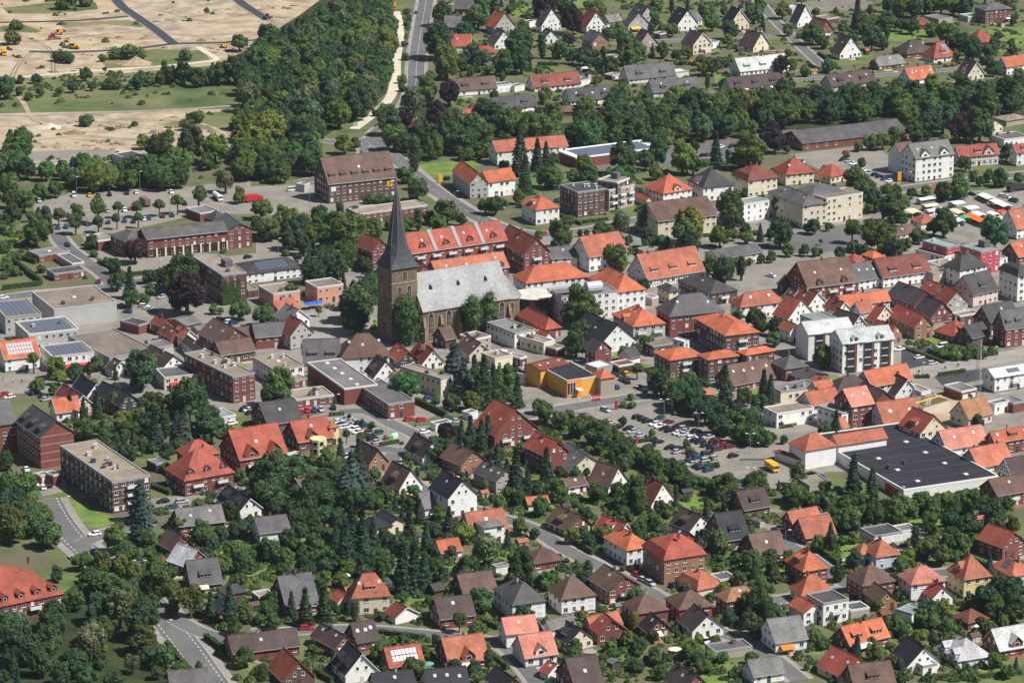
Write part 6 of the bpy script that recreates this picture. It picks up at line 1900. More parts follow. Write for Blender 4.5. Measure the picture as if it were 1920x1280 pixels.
# ---------------------------------------------------------------- where the trees stand (kind, crown middle, crown width; 4x enlarged quarters)
TDATA = {
'00': '''o 120 195 95 o 90 290 140 o 435 425 110 o 510 440 110 o 880 405 120 o 960 395 140 o 1040 410 120 o 500 12 180 o 640 12 110 o 1385 415 110 b 1795 325 115 d 270 590 70 d 640 560 100 s 785 522 36 x 1230 512 34 d 155 600 55 d 690 650 60 d 545 660 70 d 300 690 60
o 820 635 110 d 880 640 60 d 1030 620 100 b 1115 605 80 d 1200 590 90 d 1280 560 130 d 1380 555 150 d 1480 590 120 d 1620 560 150 d 1760 530 190 d 1880 470 180 d 30 660 160 d 140 690 60 o 215 725 80 o 450 680 70 o 560 650 60
b 140 1080 190 b 90 1190 180 b 20 1240 140 l 1080 1065 105 d 1200 1110 225 d 1430 1090 210 l 1610 1120 210 l 1340 1205 180 b 1130 1245 140 l 1240 1260 120 d 1550 1210 120 b 1840 1160 150 b 1870 960 190 o 1460 880 130 o 1410 945 110 o 1270 1000 70 o 650 905 120 b 715 1225 110 b 640 1220 100 d 560 1225 80 b 880 1170 60 l 350 1270 90 o 770 440 70''',
'10': '''l 90 1010 290 d 345 1040 230 b 20 1190 170 b 660 1090 130 b 740 1085 90 o 1130 90 55 o 1130 180 45 o 1115 330 60 o 1120 430 70 o 1100 600 85 o 1100 665 70 o 960 815 85 o 900 850 70 o 1010 800 60
d 1400 110 170 b 1665 140 170 c 1790 60 100 b 1700 30 130 d 1370 310 250 b 1430 470 230 w 1180 760 200 b 1280 690 190 p 1450 700 180 l 1310 575 80 d 1000 920 180 b 1040 1030 190 p 1110 910 140 b 1330 1100 180 x 1190 1160 85 p 1360 870 190 d 1500 950 250 b 1640 970 220 d 1740 860 220 b 1880 920 180 b 1545 450 80 d 1620 410 120 b 1700 430 110 b 1850 480 170
d 1560 250 150 b 1480 150 100 o 1660 528 60 o 1740 528 60 o 1700 1130 140 o 1560 1160 130 d 1450 1010 200 d 1560 1060 190 b 1700 1030 180 d 1240 1000 160 b 470 960 110 o 1270 900 70 y 1380 575 40 d 1110 1080 120 b 1480 1080 140''',
'20': '''p 450 160 185 p 245 40 170 d 395 50 100 b 640 80 140 b 80 220 120 d 60 340 220 d 70 450 190 x 225 350 60 b 355 380 120 b 455 430 100 p 425 300 90 d 540 430 120 d 620 410 80 x 685 400 42 d 740 490 110 d 640 490 100 b 790 230 110 b 850 320 140 b 940 380 140 b 860 420 140 l 1090 50 110 b 1050 120 110 b 1200 230 90 b 1130 380 110 d 1235 420 80
b 1450 80 110 b 1500 170 120 l 1620 310 90 d 1640 230 130 b 1815 110 130 b 1860 40 100 y 1350 470 55 b 1440 520 100 d 1500 500 130 b 1560 470 90 x 1465 620 34 o 920 640 40 y 990 645 34 o 640 600 90 x 680 545 28 l 550 790 135 b 250 720 110 b 310 870 170 l 1240 880 145 l 1100 890 100 o 300 980 90 b 130 900 130 b 30 920 140
b 570 1020 200 l 1160 1040 130 d 1080 1050 150 c 60 1150 160 c 190 1170 110 c 255 1170 90 c 880 1110 110 d 830 1190 230 b 1000 1200 150 d 1090 1150 180 l 1280 1190 220 b 1360 1240 140 x 1360 1090 34 x 1388 1100 34 c 1530 1120 110 x 1620 1180 36 b 1780 1150 240 p 1900 1050 125 d 1795 1000 60 o 1440 1220 80 b 540 1240 120 b 1710 1200 130 d 310 1200 100
b 1420 450 80 b 1610 470 70 b 1870 480 70 o 500 520 50 d 560 40 60 d 1220 130 60 b 720 250 90 o 1280 470 60 b 1690 730 120 b 1380 730 110 b 1320 400 80 o 1880 350 60 b 1600 90 70 d 130 130 60''',
'30': '''p 100 490 120 b 110 80 120 b 335 260 145 c 670 110 110 b 720 210 160 d 780 300 150 b 640 290 100 d 890 170 120 b 990 60 130 d 1100 60 140 b 1210 40 130 b 1300 30 140 d 1480 60 130 b 1790 40 140 b 1850 130 60 b 1340 250 170 d 1440 330 150 d 1540 370 170 b 1660 380 100 d 1700 340 90 b 450 500 90 b 280 540 70 o 155 400 70 l 1230 640 140 d 1640 470 110 d 1690 520 100 o 1290 475 36 y 1330 490 36 y 1390 485 44
p 220 740 140 d 1200 950 230 d 1310 890 230 p 1440 970 190 p 1500 860 140 b 1590 950 220 l 1050 880 190 d 1110 1000 160 b 770 1070 110 b 860 1060 120 b 950 1020 120 b 680 1100 70 b 1320 1050 80 l 1680 800 120 d 1850 690 150 c 1725 845 38 p 50 1060 170 p 30 980 140 d 140 1120 60 d 1790 1150 120 b 1480 1230 110 b 700 1225 70 o 590 1165 54 d 900 40 100 b 1390 60 100 d 1000 190 90 d 1080 200 110 b 1220 230 90 b 800 170 90 b 560 210 80 d 410 320 90 b 150 230 80 d 510 90 50 o 240 270 60 b 860 330 90 o 500 490 60 b 700 600 60 b 620 670 90 d 980 640 90 o 870 670 50 b 1880 560 80''',
'01': '''b 60 110 170 b 180 230 165 d 70 220 120 b 300 160 110 b 415 145 110 l 700 60 190 b 810 60 170 b 960 70 140 d 1100 50 140 d 1220 70 150 b 1265 60 130 d 1340 50 150 b 560 50 110 b 490 50 110 w 1690 70 150 s 1490 190 140 b 1790 190 105 s 440 335 88 s 572 300 90 s 735 280 135 s 885 275 90 s 1025 275 86 s 1195 265 88 s 1330 235 105 s 565 385 105 s 735 390 86 s 875 365 84 s 1035 355 84 s 225 335 56
b 270 460 210 d 320 370 150 d 330 440 140 p 1010 600 185 d 690 540 95 o 705 625 70 d 880 830 130 c 975 850 110 b 1130 890 85 d 980 960 125 o 1085 965 100 d 1380 790 250 b 1300 830 190 p 1400 930 290 d 1230 800 140 b 1730 910 130 b 1800 1050 140 l 1600 1040 70 b 1650 1050 54 o 310 740 80 o 60 470 55 y 110 520 50 o 40 600 60 l 150 500 44 b 40 700 90 o 90 760 100 o 40 790 70 b 20 560 70 o 140 650 60 l 60 660 50 o 150 770 50
d 1110 800 90 d 860 720 100 b 800 680 60 o 1680 600 50 o 640 800 34 b 20 430 80 d 100 330 120 d 30 370 100''',
'11': '''b 40 290 145 b 90 440 165 l 250 400 195 b 190 330 125 d 270 500 180 b 460 430 140 d 480 330 130 x 630 310 56 d 730 310 90 b 700 470 290 l 760 570 220 b 880 440 140 b 650 640 200 d 460 690 190 d 590 700 180 d 430 760 170 d 800 640 115 d 820 700 105 l 1010 390 105 l 1140 400 105 x 1215 370 56 d 1300 350 90 b 1430 320 175 b 1375 410 135 d 1545 370 80 b 1210 150 160 d 1180 100 80 b 1120 30 120 o 850 218 90 o 930 215 90 o 1000 215 80
d 790 930 220 d 760 1010 250 b 850 900 180 d 740 1130 190 d 700 1040 150 e 1135 1125 240 b 60 1090 150 s 470 1045 54 b 265 930 130 o 220 620 64 b 1760 245 76 d 1720 270 105 b 1850 250 76 d 1795 265 130 d 350 560 140 b 380 480 120 b 560 560 150 o 580 1010 24 o 620 1010 24 b 20 420 130 d 160 420 150''',
'21': '''b 365 490 185 b 200 490 66 d 510 470 46 d 560 470 46 b 680 450 130 w 810 390 155 b 875 520 66 e 1010 370 130 d 1030 510 135 b 1130 540 110 l 1330 420 250 b 1300 490 220 d 1330 560 190 d 1640 280 220 d 1660 380 175 b 1560 500 145 b 1650 480 86 b 770 640 190 d 730 620 110 l 820 690 110 d 990 860 95 b 510 1030 270 b 440 1090 170 b 600 1060 140 d 530 1210 175 d 480 1260 140 d 1830 1110 140 d 1860 1170 110 b 1700 1090 76 d 1580 760 190 x 1720 720 70 b 1780 680 56 d 1870 660 66 b 1640 700 95 b 310 60 150 c 100 40 130 b 470 50 110 b 570 40 140 b 780 40 140 b 880 30 110 b 50 200 100 o 430 370 110 d 190 1010 100 o 1450 770 64 b 1080 20 95 d 1480 720 110 o 60 260 60 b 610 150 40 d 250 60 130 o 930 600 60 b 1000 560 70 d 1740 170 60''',
'31': '''b 660 70 190 b 750 150 135 d 800 230 145 d 930 290 190 b 1000 250 125 d 960 150 86 b 890 150 95 b 1180 150 80 d 1320 160 130 b 1440 145 140 b 1430 60 86 d 1590 80 76 d 1740 60 115 s 635 440 120 b 830 490 225 d 90 470 205 b 150 600 86 d 270 600 80 b 350 610 66 d 390 610 56 d 340 420 110 b 300 430 76 b 455 420 66 d 1320 400 200 b 1240 430 105 b 1130 490 110 b 1035 550 86 d 940 590 160 b 860 600 95 b 1700 470 220 b 640 565 90 d 540 620 86 b 720 590 76 d 345 940 84 d 60 1180 120 b 40 1260 110 d 90 240 180 s 395 530 36 d 1080 170 76 b 20 650 76 b 1880 60 80 b 1660 40 90 b 1540 40 80 d 1000 370 100 b 760 280 80''',
'02': '''s 250 140 110 l 430 200 150 l 440 270 110 b 720 170 105 d 1060 220 270 l 1080 170 180 c 1510 380 115 d 1400 440 270 d 1320 480 190 c 525 490 85 c 625 520 85 c 730 480 95 e 855 460 100 d 1160 500 170 w 800 640 130 l 890 590 110 l 1040 570 120 b 640 660 160 d 600 640 95 x 870 740 52 x 930 730 52 c 1000 730 76 x 1065 770 62 c 1160 680 130 d 1240 560 86 u 1330 620 130 u 1390 600 130 u 1370 690 190 d 1580 640 240 d 1550 590 190 d 950 850 140 b 720 790 95 d 1250 830 110 b 150 1130 300 d 100 1220 240 l 230 1250 150 d 60 1080 170 u 1050 1220 230 s 1810 1070 54 b 1720 1080 54 o 1250 950 100 b 290 330 110 b 400 360 76 o 240 330 54 d 700 400 60 d 1050 480 86 o 1690 910 50 o 1820 990 44 d 960 660 140 d 1090 620 140 d 820 800 100 b 1330 780 100 x 1240 640 60 d 1470 700 120 d 1680 690 70 o 1730 660 70 d 30 900 120 o 1260 1110 60 b 1700 1240 60 x 1710 60 40''',
'12': '''b 170 360 270 d 130 420 190 b 660 230 95 l 1130 340 220 b 1080 300 120 u 1490 200 250 u 1560 300 190 c 1640 230 110 c 1710 290 160 c 1660 390 120 c 1780 300 110 b 1860 290 190 d 1850 420 170 b 1620 450 140 b 1470 460 120 o 1350 440 76 p 1420 680 135 s 680 700 74 s 700 560 34 s 795 600 34 s 870 630 54 s 785 735 66 c 770 850 105 d 1345 770 120 d 1340 850 130 e 1120 865 52 x 1210 980 36 c 1610 690 115 c 1690 720 120 c 1740 680 115 c 1540 710 105 d 1500 670 76 d 1800 840 110 b 140 950 230 d 110 1050 260 d 90 1150 230 b 350 1010 190 l 300 1060 95 b 530 900 160 b 600 920 76 u 720 1030 270 u 670 1110 240 u 790 1010 180 d 450 1110 210 d 500 1180 190 d 400 1200 170 d 620 1190 140 d 800 1200 190 d 720 1210 170 b 950 1150 120 g 1020 1160 40 g 1110 1160 46 g 1720 1080 42 d 1550 1010 56 b 1180 1120 95 d 1160 1220 105 l 1830 1220 120 o 430 900 100 d 380 790 40 d 560 1060 150 d 20 1060 160 d 580 960 120 c 1880 960 70 d 1770 1180 60 o 1290 940 50 l 1000 1080 60''',
'22': '''c 40 380 110 d 30 250 95 b 235 540 150 b 200 490 105 b 360 590 125 b 490 650 145 d 640 690 180 d 690 740 140 b 600 730 95 d 830 600 66 b 890 415 50 s 940 210 86 b 1050 690 56 d 830 820 130 d 900 830 115 b 1050 890 140 b 980 890 105 d 1240 970 150 d 1310 1020 95 b 1150 960 120 d 1120 320 190 b 1060 290 130 l 1200 350 150 d 1310 330 160 d 1250 400 170 d 1390 430 160 b 1340 280 95 c 1600 350 150 d 1480 480 150 p 1660 510 145 d 1590 560 145 b 1770 600 190 d 1820 650 170 d 1860 480 145 c 1890 320 95 d 1740 420 125 b 1310 770 56 o 1340 820 76 c 260 940 125 c 30 970 140 c 120 1060 95 b 340 1130 145 d 180 1110 86 b 640 1130 140 d 920 1140 220 b 830 1180 150 b 950 1220 140 o 470 1210 95 b 1620 1090 160 b 1450 1060 76 b 1850 1030 120 d 1780 1060 105 d 1610 1230 95 d 1110 1240 95 d 60 1180 110 b 1000 20 110 d 480 40 160 b 850 90 105 d 930 60 95 s 1500 880 34 o 1540 930 46 d 60 1110 95 b 220 1240 130 b 480 1000 105 d 560 980 56 d 760 780 90 b 430 560 90 s 1320 640 34 b 1700 690 150 d 1600 650 120 b 1900 730 110 o 1070 735 50 o 1230 540 40 o 830 470 70 o 900 480 70 b 700 650 100 d 1190 1000 100 b 1090 950 80''',
'32': '''c 640 1040 165 c 780 1090 130 w 230 990 150 b 180 1130 150 b 260 1180 150 c 80 1080 36 d 360 1180 120 b 430 1110 115 l 520 1130 95 b 470 1200 115 b 410 120 150 c 20 370 105 d 10 470 56 c 510 640 105 d 420 660 84 d 1570 600 100 b 1880 770 84 b 1000 1240 180 b 1150 1200 140 b 1300 1220 150 b 1450 1210 150 d 1540 1220 150 b 1640 1190 80 b 1230 1250 130 d 1700 1250 140 l 30 720 76 d 120 740 56 b 590 1250 110 s 1100 30 18 s 1130 225 22 s 1330 195 18 s 1425 175 18 s 1500 250 18 o 1300 90 90 o 1400 110 95 o 1500 110 95 o 1600 100 95 o 1680 70 76 o 1400 60 84 o 1520 60 90 d 910 1235 90 b 1080 1260 120 d 1380 1250 120 b 700 1180 100 b 1800 1210 100''',
'03': '''d 310 1130 190 d 560 1130 190 l 740 1020 115 d 740 1120 115 w 990 1130 130 b 1220 1100 160 d 1100 1070 130 c 50 1110 105 c 100 1140 95 d 20 1230 95 c 130 1260 76 d 650 1230 170 d 450 1220 170 d 850 1260 140 b 1340 1180 115 d 1180 1200 105 x 1490 1165 44 d 80 110 240 b 250 60 210 d 330 190 120 d 110 100 150 d 60 40 170 b 870 200 210 b 940 300 150 b 1020 320 120 b 1130 320 84 u 1060 60 230 d 1080 190 130 l 1160 230 84 s 1190 480 180 s 1270 600 120 s 1430 640 175 b 620 370 130 b 750 400 190 d 700 540 210 b 830 580 210 w 1020 560 130 d 1130 680 145 b 560 670 140 d 660 480 115 b 1290 450 86 c 1720 710 145 d 1760 860 120 b 1840 760 140 b 1820 960 120 b 1830 1090 150 l 1870 1040 76 d 1760 950 95 d 1650 170 130 b 1500 150 160 b 1560 200 115 d 1780 130 130 b 1740 300 160 b 1680 400 145 d 1820 380 150 d 1870 330 95 b 1350 90 110 l 1480 130 66 o 1450 220 76 d 1290 80 66 b 1480 300 80 b 1800 500 90 d 1600 240 90''',
'13': '''c 720 200 190 c 670 260 190 c 800 230 165 c 880 220 135 x 950 200 52 x 985 220 44 c 1150 160 145 c 1275 190 105 d 1080 250 145 c 1100 430 175 c 1190 420 175 c 1260 460 135 d 930 330 130 d 850 360 115 b 540 190 120 b 430 250 145 b 120 300 150 b 220 340 130 d 70 280 145 d 360 430 170 d 560 370 160 b 700 420 130 d 820 420 140 b 950 410 140 d 1000 370 95 l 1560 160 150 l 1510 190 105 W 1720 280 215 d 1590 400 150 d 1380 110 84 d 1490 90 76 w 1470 300 95 w 1400 470 145 c 370 720 135 c 510 690 125 d 440 700 76 e 605 735 54 x 690 740 32 b 90 740 145 b 30 800 84 b 120 820 105 d 480 560 110 y 545 590 46 l 800 450 105 l 990 500 105 w 990 540 120 e 1290 660 54 b 1110 650 66 d 1520 590 76 b 1690 670 170 b 1650 620 95 s 1525 810 105 o 1650 830 50 o 1680 900 56 o 430 995 56 o 470 1040 84 o 430 1020 76 d 40 1200 110 s 1110 920 44 x 1335 960 34 x 1365 960 34 b 1260 1030 56 b 1180 1160 140 b 950 780 66 o 895 770 28 d 1350 480 84 d 1250 1240 95 b 1660 1240 84 d 960 1200 84 b 330 10 95 d 260 40 190 d 500 40 170 d 400 60 145 d 620 60 145 y 400 260 56 o 1820 470 46 d 640 330 130 d 760 330 130 c 600 180 100 d 1000 260 110 b 300 250 100 b 520 480 90 d 180 420 90''',
'23': '''l 450 180 115 b 540 150 84 b 60 110 120 b 170 160 76 d 70 440 220 d 30 500 145 o 505 405 66 b 260 520 120 b 310 480 76 b 230 500 76 o 410 360 46 d 830 30 145 b 950 130 145 b 1060 80 120 d 1130 160 115 l 1150 170 76 b 1540 240 165 b 1790 370 150 b 1860 380 84 d 1700 510 115 b 1550 440 115 b 1870 550 115 d 1830 700 220 d 1790 840 170 d 1850 900 115 d 1640 790 105 g 920 820 50 b 870 950 120 d 1060 930 95 l 740 1000 95 d 960 990 105 d 940 1040 84 b 480 1120 145 b 660 1150 84 d 930 1150 105 b 1080 1080 120 b 1110 1200 105 d 1010 1100 56 b 1350 1040 145 l 1290 970 84 d 1240 910 56 b 1270 1080 66 b 1440 1160 105 b 1640 1210 56 b 1580 1090 84 b 1800 1090 95 b 510 770 76 o 480 370 36 b 1500 640 76 b 780 820 56 o 570 390 50 d 570 410 50 o 830 420 60 o 930 410 60''',
'33': '''d 650 350 120 d 520 460 115 l 1050 330 120 b 1000 390 105 b 1200 270 160 b 1300 320 145 b 1230 220 76 d 1380 170 105 d 1500 100 170 b 1450 250 145 d 1570 250 76 d 1700 50 190 b 1830 100 115 b 380 230 120 l 560 210 76 l 640 195 76 b 500 60 145 b 620 70 160 d 800 20 145 b 950 20 115 d 30 420 95 d 60 480 95 d 20 750 145 b 100 780 76 b 820 690 84 b 970 830 115 d 1200 740 150 b 1150 800 120 b 1220 830 130 b 1350 870 120 d 1640 650 190 d 1740 560 160 d 1830 580 190 d 1840 730 190 b 1700 700 140 b 1460 830 66 d 1600 830 84 b 770 970 84 b 800 1050 140 d 660 1020 66 b 1030 1230 120 b 1490 1170 76 b 1700 1110 115 b 1800 1200 95 c 1860 1150 56 b 830 1150 84 b 290 1160 46 b 900 330 90 b 1340 230 120 d 1880 400 80''',
}
HEDGES = [  # quarter, polyline on the ground, height, what singles it out
 ('01', [(60, 655), (310, 850)], 2.0, 'long clipped hedge along the nursery garden by the brick bungalow'),
 ('01', [(310, 860), (20, 895)], 2.0, 'straight hedge between nursery garden and street'),
 ('01', [(150, 660), (270, 700)], 1.8, 'short hedge inside the nursery garden'),
 ('01', [(740, 690), (930, 790), (1210, 765)], 1.4, 'low hedge in front of the fire station forecourt'),
 ('02', [(1730, 1015), (1880, 1090)], 1.5, 'hedge beside the round dormered brick apartments'),
 ('02', [(1130, 1090), (1280, 1150)], 1.6, 'hedge between brown flats and round dormered house'),
 ('12', [(1200, 460), (1430, 570)], 2.2, 'high hedge between supermarket hall and garages'),
 ('12', [(550, 560), (660, 550)], 1.2, 'low hedge at the head of the shop car park'),
 ('12', [(930, 785), (1070, 760)], 1.3, 'oval hedge bed at the turning circle'),
 ('12', [(1280, 965), (1390, 945)], 1.5, 'hedge in front of the tan brick house'),
 ('12', [(350, 890), (420, 920), (480, 905)], 1.6, 'hedge round the yellow house'),
 ('22', [(1250, 940), (1360, 1050), (1480, 1080)], 2.0, 'long hedge below the supermarket car park'),
 ('22', [(950, 760), (1080, 740)], 1.2, 'hedge strip between parked cars on the supermarket lot'),
 ('22', [(1440, 950), (1550, 940)], 1.6, 'hedge clump at the lower end of the parking rows'),
 ('32', [(1280, 260), (1480, 230)], 1.3, 'low hedge along the new light street'),
 ('32', [(1090, 280), (1210, 272)], 1.3, 'short low hedge at the end of the new light street'),
 ('32', [(1220, 85), (1390, 150), (1720, 100)], 1.4, 'hedge edging the shrub bed by the new car park'),
 ('32', [(1005, 50), (1320, 165)], 1.1, 'narrow hedge between new car park and path'),
 ('13', [(915, 910), (1270, 955)], 1.5, 'bright green hedge along the street above solar house'),
 ('13', [(1690, 820), (1820, 880)], 1.6, 'thick hedge beside the dark brick house with round trees'),
 ('13', [(440, 1210), (570, 1280)], 1.8, 'hedge below the deep red roof'),
 ('13', [(1740, 1070), (1890, 1180)], 1.7, 'hedge beside the pale red roofed house'),
 ('13', [(985, 1180), (1080, 1250)], 1.7, 'hedge below the solar covered roof'),
 ('23', [(470, 235), (610, 320)], 1.8, 'dark hedge in front of the orange hipped house'),
 ('23', [(1460, 320), (1620, 410)], 1.6, 'thin brown hedge behind the mansard house'),
 ('23', [(350, 1120), (470, 1105)], 1.4, 'hedge at the lawn beside red garage'),
 ('33', [(300, 900), (470, 1020)], 1.9, 'tall hedge beside the orange awning house'),
 ('33', [(410, 310), (530, 400)], 1.8, 'hedge beside the orange hipped brick house'),
 ('33', [(510, 110), (670, 160)], 2.0, 'dark hedge beside the double salmon roofs'),
 ('33', [(1420, 330), (1660, 420)], 1.6, 'hedge behind the yellow villa'),
 ('33', [(900, 890), (1040, 960)], 1.9, 'hedge beside the vivid orange roof'),
 ('33', [(1150, 1270), (1420, 1240)], 1.5, 'green screened hedge at the bottom edge'),
 ('33', [(1540, 1250), (1900, 1210)], 1.3, 'long hedge along the bottom right street'),
 ('03', [(1470, 770), (1620, 830)], 1.9, 'hedge between street and black roofed bungalow'),
 ('03', [(1540, 950), (1700, 1060)], 1.9, 'hedge beside the low brick bungalow'),
 ('03', [(1250, 1000), (1440, 1230)], 1.8, 'long hedge between street and wooded lawn'),
 ('30', [(380, 410), (460, 460)], 1.6, 'dark hedge beside the white gable at the lane'),
 ('30', [(300, 490), (390, 530)], 1.3, 'hedge at the lower end of the lane'),
 ('30', [(0, 760), (90, 810)], 2.0, 'high clipped hedge in the garden below the terrace'),
 ('20', [(190, 490), (350, 495)], 1.8, 'hedge above the brown row house garden'),
 ('20', [(700, 505), (850, 500)], 1.8, 'dark hedge behind the double house gardens'),
 ('10', [(1530, 535), (1780, 530)], 1.8, 'dark hedge behind the white row house'),
 ('21', [(350, 340), (520, 410)], 1.4, 'hedge between white square house and brick office cube'),
 ('21', [(540, 395), (720, 370)], 1.2, 'low hedge before the brick office cube'),
]

TDATA['03'] += ' b 900 420 180 b 1000 470 160 b 1100 550 160 d 1180 590 120 d 1000 640 150 b 1290 720 110 d 240 90 130 b 300 30 170 d 170 20 200 d 420 470 110'
TDATA['22'] += ' b 560 620 120 d 740 700 130 b 800 760 120 d 870 790 130 b 930 860 120 d 1010 860 130 b 1090 930 130 d 1190 950 130 b 1260 1010 120 d 1330 1060 120 d 1230 450 150 d 1350 470 160 d 1450 540 160 d 1530 620 150 b 1640 600 140 d 1700 560 150 d 1790 700 150 d 1420 330 130'
TDATA['11'] += ' d 620 420 180 b 560 420 160 d 700 560 160 b 520 500 150 d 330 440 170 b 430 500 140'
def plant_all():
    make_crowns()
    index_blockers()
    for t, txt in TDATA.items():
        w = txt.split()
        for i in range(0, len(w), 4):
            k = w[i]; u, v = px(t, float(w[i + 1]), float(w[i + 2])); wd = float(w[i + 3]) / 4
            if k == 'c': zr = 1.05
            elif k == 'u': zr = 0.65
            else: zr = TFORM[k][2]
            p, D = solve_spot(u, v, wd, zr)
            plant(k, p, D, pxc=(u, v))
    fill_wood('10', [(0, 420), (100, 250), (180, 300), (430, 210), (560, 70), (700, 0), (900, -30), (990, 110), (1020, 230), (980, 420), (1000, 560), (930, 700), (780, 840), (620, 900), (300, 900), (0, 900), (-90, 700), (-60, 500)], 9.2, 'bbddddlw', (10.0, 15.2),
              'leafy tree in the wood left of the pale gravel lane', 'trees of the wood beside the gravel lane')
    fill_wood('10', [(560, 30), (900, -30), (990, 20), (960, 120), (600, 120)], 8.3, 'bdd', (8.8, 12.2),
              'leafy tree in the wood left of the pale gravel lane', 'trees of the wood beside the gravel lane')
    fill_wood('20', [(0, 870), (250, 960), (450, 950), (640, 860), (800, 720), (950, 780), (1150, 760), (1350, 720), (1500, 760), (1700, 740), (1920, 720), (1920, 930), (1500, 980), (1300, 980), (1200, 1000), (900, 1020), (500, 1020), (100, 990)], 9.0, 'bbdddld', (8.8, 13.4),
              'leafy tree in the belt between railway and grey double houses', 'trees of the belt above the railway')
    fill_wood('30', [(0, 700), (300, 670), (450, 720), (900, 680), (1250, 720), (1500, 640), (1920, 610), (1920, 760), (1700, 780), (1420, 770), (1200, 820), (900, 790), (700, 850), (300, 850), (0, 900)], 9.0, 'bddddb', (8.8, 13.4),
              'leafy tree in the long belt behind the brick market hall', 'trees of the belt behind the market hall')
    fill_wood('03', [(0, 840), (120, 770), (300, 740), (480, 740), (640, 680), (800, 660), (960, 620), (1080, 640), (1180, 720), (1210, 860), (1190, 960), (1050, 990), (900, 950), (700, 990), (560, 1000), (350, 1000), (200, 1050), (0, 1040)], 7.7, 'bddddw', (8.8, 12.2),
              'dark leafy tree in the wood below the big red care home', 'trees of the wood below the care home')
    fill_wood('01', [(0, -40), (480, 0), (560, 60), (700, 50), (1100, 40), (1360, 20), (1340, -40), (700, -60), (100, -60)], 8.3, 'bdbl', (7.5, 11.0),
              'leafy tree in the row behind the large upper car park', 'trees behind the upper car park')
    fill_wood('10', [(-120, 880), (300, 920), (460, 960), (440, 1090), (430, 1220), (250, 1280), (-100, 1270)], 8.0, 'bddlb', (9, 13), 'leafy tree between the brick post office and the sand fields', 'trees between post office and sand fields')
    fill_wood('03', [(0, -20), (250, -40), (360, 60), (390, 160), (300, 130), (200, 60), (0, 40)], 7.0, 'bddd', (8, 11), 'leafy tree between care home and the lawn of the brown flats', 'trees above the care home')
    plant('E', at(*px('11', 1625, 1252)), 8.6); plant('E', at(*px('11', 1745, 1226)), 8.2); rubble(); garden_trees(); sheds(); patios()
    for t, pts, h, lb in HEDGES:
        hedge([at(*px(t, x, y), 0) for x, y in pts], 1.3, h, lb)
    shrubbery([([(800, 0), (1920, 0), (1920, 150), (1400, 180), (1000, 235), (880, 215), (830, 170)], 1000),
               ([(500, 770), (640, 850), (860, 810), (1060, 800), (1100, 830), (1200, 870), (1330, 900), (1480, 930), (1640, 945), (1900, 930), (1900, 1280), (420, 1280), (330, 1150), (250, 1060), (300, 950), (470, 900)], 2300),
               ([(90, 720), (330, 740), (430, 800), (300, 860), (140, 850), (120, 790)], 90),
               ([(1000, 330), (1600, 300), (1620, 420), (1200, 500), (1010, 420)], 150), ([(590, 480), (710, 500), (700, 640), (560, 560)], 40),
               ([(0, 415), (40, 420), (70, 470), (30, 510), (0, 500)], 50), ([(0, 300), (420, 290), (560, 320), (420, 345), (0, 350)], 70)],
              0, 'garden_shrubbery', (0.5, 1.25), None)
    shrubbery([([(0, 150), (470, 125), (460, 160), (0, 175)], 220), ([(0, 180), (460, 165), (450, 205), (0, 215)], 30), ([(0, 0), (420, 0), (430, 120), (0, 150)], 34), ([(60, 225), (430, 212), (445, 262), (60, 282)], 16), ([(740, 30), (775, 30), (770, 150), (750, 200), (745, 120)], 40), ([(1690, 645), (1860, 645), (1800, 672)], 40), ([(1660, 930), (1890, 915), (1880, 960), (1640, 975)], 120), ([(1300, 215), (1900, 170), (1900, 200), (1300, 250)], 80)],
              0, 'rough_scrub', (0.5, 1.3), None)
# ---------------------------------------------------------------- vehicles
ORD = 'first second third fourth fifth sixth seventh eighth ninth tenth eleventh twelfth thirteenth fourteenth fifteenth sixteenth seventeenth eighteenth nineteenth twentieth'.split()
ORD += ['twenty ' + o for o in ORD[:9]] + ['thirtieth'] + ['thirty ' + o for o in ORD[:9]] + ['fortieth'] + ['forty ' + o for o in ORD[:9]]
CARC = dict(k=((0.012, 0.012, 0.014), 'black'), w=((0.78, 0.78, 0.77), 'white'), s=((0.42, 0.43, 0.45), 'silver'), r=((0.50, 0.012, 0.02), 'red'), b=((0.02, 0.05, 0.16), 'blue'),
            g=((0.02, 0.09, 0.075), 'green'), m=((0.14, 0.012, 0.03), 'dark red'), y=((0.75, 0.42, 0.02), 'yellow'), p=((0.10, 0.03, 0.09), 'violet'), o=((0.6, 0.14, 0.03), 'orange'))
PROTO = {}
def wheel_mesh(r=0.32, w=0.22):
    m = MB(); m.cyl((0, -w / 2, 0), (0, w / 2, 0), r, n=12, mi=0); m.cyl((0, -w / 2 - .01, 0), (0, w / 2 + .01, 0), r * .6, n=10, mi=1)
    return m.mesh('wheel', [M_TYRE, M_METAL])
def loft(m, secs, mi=0):
    """closed skin through sections of equal point count"""
    n = len(secs[0]); vs = [p for s in secs for p in s]
    fs = [tuple(range(n - 1, -1, -1)), tuple(range((len(secs) - 1) * n, len(secs) * n))]
    for i in range(len(secs) - 1):
        for k in range(n): fs.append((i * n + k, i * n + (k + 1) % n, (i + 1) * n + (k + 1) % n, (i + 1) * n + k))
    m.add(vs, fs, mi)
